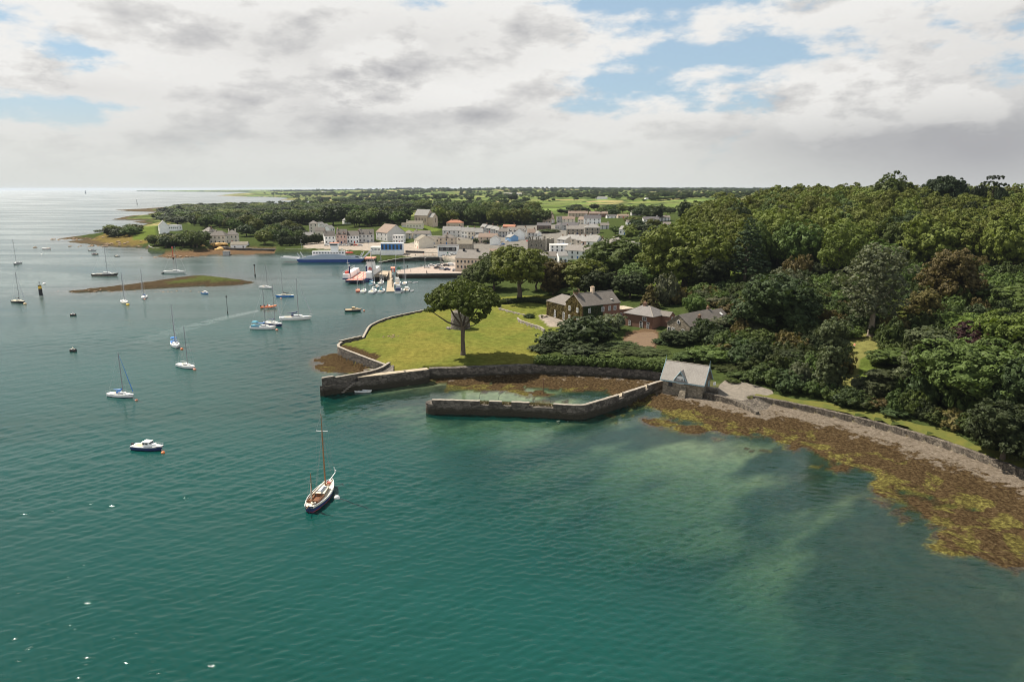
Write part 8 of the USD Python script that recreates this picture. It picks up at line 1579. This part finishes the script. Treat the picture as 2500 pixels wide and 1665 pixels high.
# ------------------------------------------------------------------ people
def body(J, bones, refine=.05):
    parts = []
    for a, b in bones:
        s = [manifold3d.Manifold.sphere(J[k][1], 10).translate(list(map(float, J[k][0]))) for k in (a, b)]; parts.append(manifold3d.Manifold.batch_hull(s))
    m = manifold3d.Manifold.batch_boolean(parts, manifold3d.OpType.Add).refine_to_length(refine).to_mesh(); tm = trimesh.Trimesh(m.vert_properties[:, :3], m.tri_verts, process=False); trimesh.smoothing.filter_taubin(tm, iterations=4); return np.array(tm.vertices), np.array(tm.faces)
def person_class(name, top, trousers, sit=False):
    k = kind_of2('person_' + name); hip = .48 if sit else .92; kn = (.42, .45) if sit else (.05, .50); d = hip - .92
    J = dict(pel=((0, 0, hip), .13), che=((0.02, 0, hip + .42), .15), nek=((.02, 0, hip + .60), .06), hd=((.04, 0, hip + .72), .105), jaw=((.07, 0, hip + .66), .07), sl=((0, .19, hip + .50), .065), sr=((0, -.19, hip + .50), .065), el=((.05, .27, hip + .22), .045), er=((.05, -.27, hip + .22), .045), wl=((.17, .22, hip + .02), .035), wr=((.17, -.22, hip + .02), .035), fl=((.22, .20, hip - .06), .03), fr=((.22, -.20, hip - .06), .03),
             hl=((0, .09, hip - .02), .09), hr=((0, -.09, hip - .02), .09), kl=((kn[0], .10, kn[1]), .06), kr=((kn[0] * .6, -.10, kn[1]), .06), al=((kn[0] - .05, .10, .08), .042), ar=((kn[0] * .5 - .05, -.10, .08), .042), tl=((kn[0] + .12, .11, .04), .035), tr=((kn[0] * .5 + .12, -.11, .04), .035))
    v, f = body(J, [('pel', 'che'), ('che', 'nek'), ('nek', 'hd'), ('hd', 'jaw'), ('che', 'sl'), ('che', 'sr'), ('sl', 'el'), ('el', 'wl'), ('wl', 'fl'), ('sr', 'er'), ('er', 'wr'), ('wr', 'fr'), ('pel', 'hl'), ('pel', 'hr'), ('hl', 'kl'), ('kl', 'al'), ('al', 'tl'), ('hr', 'kr'), ('kr', 'ar'), ('ar', 'tr')]); obj('body', (v, f), PAINT['buff'], k, smooth=True)
    J2 = {q: (c, r + .022) for q, (c, r) in J.items()}; v, f = body(J2, [('pel', 'che'), ('che', 'sl'), ('che', 'sr'), ('sl', 'el'), ('sr', 'er'), ('el', 'wl'), ('er', 'wr')]); obj('jacket', (v, f), PAINT[top], k, smooth=True); J3 = {q: (c, r + .018) for q, (c, r) in J.items()}; v, f = body(J3, [('pel', 'hl'), ('pel', 'hr'), ('hl', 'kl'), ('kl', 'al'), ('hr', 'kr'), ('kr', 'ar')]); obj('trousers', (v, f), PAINT[trousers], k, smooth=True)
    v, f = ell((.02, 0, hip + .765), (.118, .112, .085), 2); obj('hair', (v, f), PAINT['black'], k, smooth=True); return k
PEOPLE = {n: person_class(n, a, b, s) for n, a, b, s in (('dark', 'black', 'navy', False), ('vest', 'orange', 'navy', False), ('pale', 'silver', 'navy', False), ('crew', 'red', 'black', True), ('crew_dark', 'black', 'black', True), ('sun', 'salmon', 'cream', True))}
for n, px, py, lab in (('dark', 994, 657, 'person in dark clothes standing at the north rim of the quay'), ('dark', 1028, 652, 'person in black near the outermost white cars on the quay'), ('dark', 1042, 667, 'person in black at the south rim of the quay'), ('pale', 1003, 664, 'person in a grey top in the middle of the quay'), ('vest', 1057, 625, 'person in an orange jacket on the harbour street, right one'), ('vest', 1034, 624, 'person in an orange jacket on the harbour street, left one'), ('dark', 1014, 626, 'person in dark clothes by the harbour street wall'), ('dark', 995, 627, 'person in dark clothes at the head of the slip'), ('pale', 1080, 645, 'person in grey walking by the north edge of the quay')): p = G(px, py, 2.72); copy_of(PEOPLE[n], 'person', lab, 'person', p, (px * 7) % 6.28)
rp = G(656, 752, 0)
for n, dx, dy, lab in (('crew', -.5, .35, 'crew member in red sitting at the console of the speedboat'), ('crew_dark', -1.6, -.35, 'crew member in black sitting behind in the speedboat'), ('crew', -2.1, .45, 'crew member in red at the stern of the speedboat')): q = rotz(math.radians(12)) @ np.array([dx, dy, 0]); copy_of(PEOPLE[n], 'person', lab, 'person', (rp[0] + q[0], rp[1] + q[1], .45), math.radians(12))
g = GZ(2072, 858); t = thing('deck_chair', 'orange deck chair on the long grass between the trees', 'deck chair', g, 1.2); obj('sling', MB().box((0, 0, .38), (.9, .6, .04), R=trimesh.transformations.rotation_matrix(-.25, [0, 1, 0])[:3, :3]).box((-.62, 0, .75), (.8, .6, .04), R=trimesh.transformations.rotation_matrix(.9, [0, 1, 0])[:3, :3]).get(), PAINT['orange'], t); obj('frame', MB().bar((-.9, .3, 1.1), (.4, .3, 0), .03, 5).bar((-.9, -.3, 1.1), (.4, -.3, 0), .03, 5).bar((.5, .3, .5), (-.5, .3, 0), .03, 5).bar((.5, -.3, .5), (-.5, -.3, 0), .03, 5).get(), M['timber'], t)
copy_of(PEOPLE['sun'], 'person', 'person in pink sitting on the long grass beside the deck chair', 'person', GZ(2086, 848), 3.5)

# ------------------------------------------------------------------ lamp posts, masts, terrace furniture
for i, (px, py, h, lab) in enumerate(((966, 657, 8.5, 'white lamp post at the end of the quay'), (736, 610, 8, 'white lamp post on the sea wall left of the ferry'), (1038, 652, 6, 'lamp post behind the outermost cars on the quay'), (1130, 666, 6, 'lamp post at the root of the quay'), (1077, 652, 6.5, 'lamp post in the middle of the quay cars'), (901, 607, 7, 'lamp post above the sand bank'))):
    p = G(px, py, 2.7); t = thing('lamp_post', lab, 'lamp post', p); obj('post', MB().bar((0, 0, -.3), (0, 0, h), .11, 8, .07).get(), PAINT['silver'], t); obj('lamp', MB().box((.35, 0, h + .05), (.9, .3, .16)).get(), PAINT['white'], t)
for px, py, lab in ((995, 652, 'left black bollard on the north quay edge'), (1042, 668, 'black bollard on the south quay edge'), (1075, 645, 'black bollard far back on the north quay edge')): t = thing('bollard', lab, 'bollard', G(px, py, 2.72)); obj('shaft', MB().bar((0, 0, 0), (0, 0, .8), .28, 10, .22).get(), PAINT['black'], t); obj('cap', MB().bar((0, 0, .8), (0, 0, 1.0), .36, 10).get(), PAINT['black'], t)
t = thing('signboard', 'dark square signboard at the west end of the quay', 'sign', G(974, 663, 2.7)); obj('board', boxm((0, 0, 1.9), (2.0, .12, 1.8)), PAINT['green'], t); obj('post', MB().bar((-.8, .1, 0), (-.8, .1, 2.6), .07, 5).bar((.8, .1, 0), (.8, .1, 2.6), .07, 5).get(), M['iron'], t)
t = thing('red_kiosk', 'small red and white hut at the head of the gangway', 'kiosk', G(960, 664, 2.7)); obj('wall', boxm((0, 0, 1.2), (2.0, 1.8, 2.4)), PAINT['red'], t); v, f = gable_roof(2.2, 2.0, 2.4, .8, .2, .12); obj('roof', (v, f), PAINT['salmon'], t); obj('door', boxm((0, -.92, 1.0), (.8, .08, 1.9)), PAINT['white'], t)
wall('garden_fence', 'dark boarded fence along the harbour street', 'fence', W([(990, 619), (1012, 620), (1036, 621)], 2.9), .2, 2.4, 5.2, PAINT['black'], None, 1.5, seed=31); wall('street_wall', 'low cream wall right of the boarded fence', 'wall', W([(1036, 621), (1054, 622), (1068, 622)], 2.9), .3, 2.4, 4.8, WALLM['cream'], None, 1.5, seed=32)
def bench_set():
    c = GZ(1330, 774); t = thing('garden_table', 'pale garden table with benches on the house terrace', 'table', c, .5); obj('table_top', boxm((0, 0, .74), (1.8, .9, .06)), M['timber'], t)
    for s in (-1, 1): obj('bench', MB().box((0, s * .8, .44), (1.7, .3, .05)).box((-.7, s * .8, .2), (.06, .28, .44)).box((.7, s * .8, .2), (.06, .28, .44)).get(), M['timber'], t); obj('leg', boxm((s * .75, 0, .36), (.08, .7, .72)), M['timber'], t)
    c = GZ(1323, 777); t = thing('plant_pot', 'terracotta plant pot at the terrace edge', 'plant pot', c); obj('pot', MB().bar((0, 0, 0), (0, 0, .5), .22, 10, .3).get(), WALLM['brick'], t); rng = np.random.default_rng(1); obj('foliage', foliage(rng, [((0, 0, .75), (.35, .35, .35))], .15, 12, 12, .12, -.9, False), LEAF['green'], t)
bench_set()
def wake():
    rng = np.random.default_rng(3); P = chaikin(np.array([G(652, 754)[:2], G(600, 765)[:2], G(540, 778)[:2], G(440, 805)[:2], G(330, 838)[:2]]), 2); P = resample(P, 3.0); w = np.interp(np.linspace(0, 1, len(P)), [0, .15, 1], [.8, 1.6, 5.5]); V, F_ = [], []
    t = np.gradient(P, axis=0); t /= np.linalg.norm(t, axis=1, keepdims=True); nr = np.stack([-t[:, 1], t[:, 0]], 1); n = len(P)
    V = np.vstack([np.column_stack([P + nr * w[:, None], np.full(n, .02)]), np.column_stack([P - nr * w[:, None], np.full(n, .02)])]); F_ = np.array([[i, n + i, n + i + 1, i + 1] for i in range(n - 1)])
    N = {"g": ("geometry", {}), "n": ("noise_texture", {"scale": 1.7, "detail": 6.0, "roughness": .75}), "r": ("map_range", {"range_type": "smoothstep", "from_min": .42, "from_max": .80, "to_min": 0, "to_max": .42, "clamp": True}), "a": ("attribute", {"attribute": "fade"}), "m": ("math", {"math_type": "multiply"}), "t": ("transparent_bsdf", {}), "d": ("diffuse_bsdf", {"color": (.75, .80, .80)}), "x": ("mix_closure", {})}
    m = obj('wake', (V, F_), usdkit.material(stage, '/World/Looks/foam', N, [("g.position", "n.vector"), ("n.fac", "r.value"), ("r.result", "m.value1"), ("a.fac", "m.value2"), ("m.value", "x.fac"), ("t.BSDF", "x.closure1"), ("d.BSDF", "x.closure2")], surface="x.closure")); f = np.interp(np.linspace(0, 1, n), [0, .1, 1], [1, .9, .15]); primvar(m, 'fade', np.concatenate([f, f]), 'f'); tag(m, 'thin pale wake trailing behind the speeding inflatable boat', 'wake', None, 'stuff')
wake()

# ------------------------------------------------------------------ air
def haze():
    x0, x1, y0, y1, z0, z1 = -24000, 30000, -300, 32000, -10.5, 74.0; V = np.array([(x, y, z) for x in (x0, x1) for y in (y0, y1) for z in (z0, z1)], float)
    m = obj('haze', (V, BOXF), usdkit.material(stage, '/World/Looks/haze', {"v": ("principled_volume", {"color": (.60, .68, .78), "density": HAZE, "anisotropy": .1})}, volume="v.volume")); tag(m, 'faint blue-grey sea haze over the far land', 'haze', None, 'stuff')
HAZE = 2.2e-5
haze()
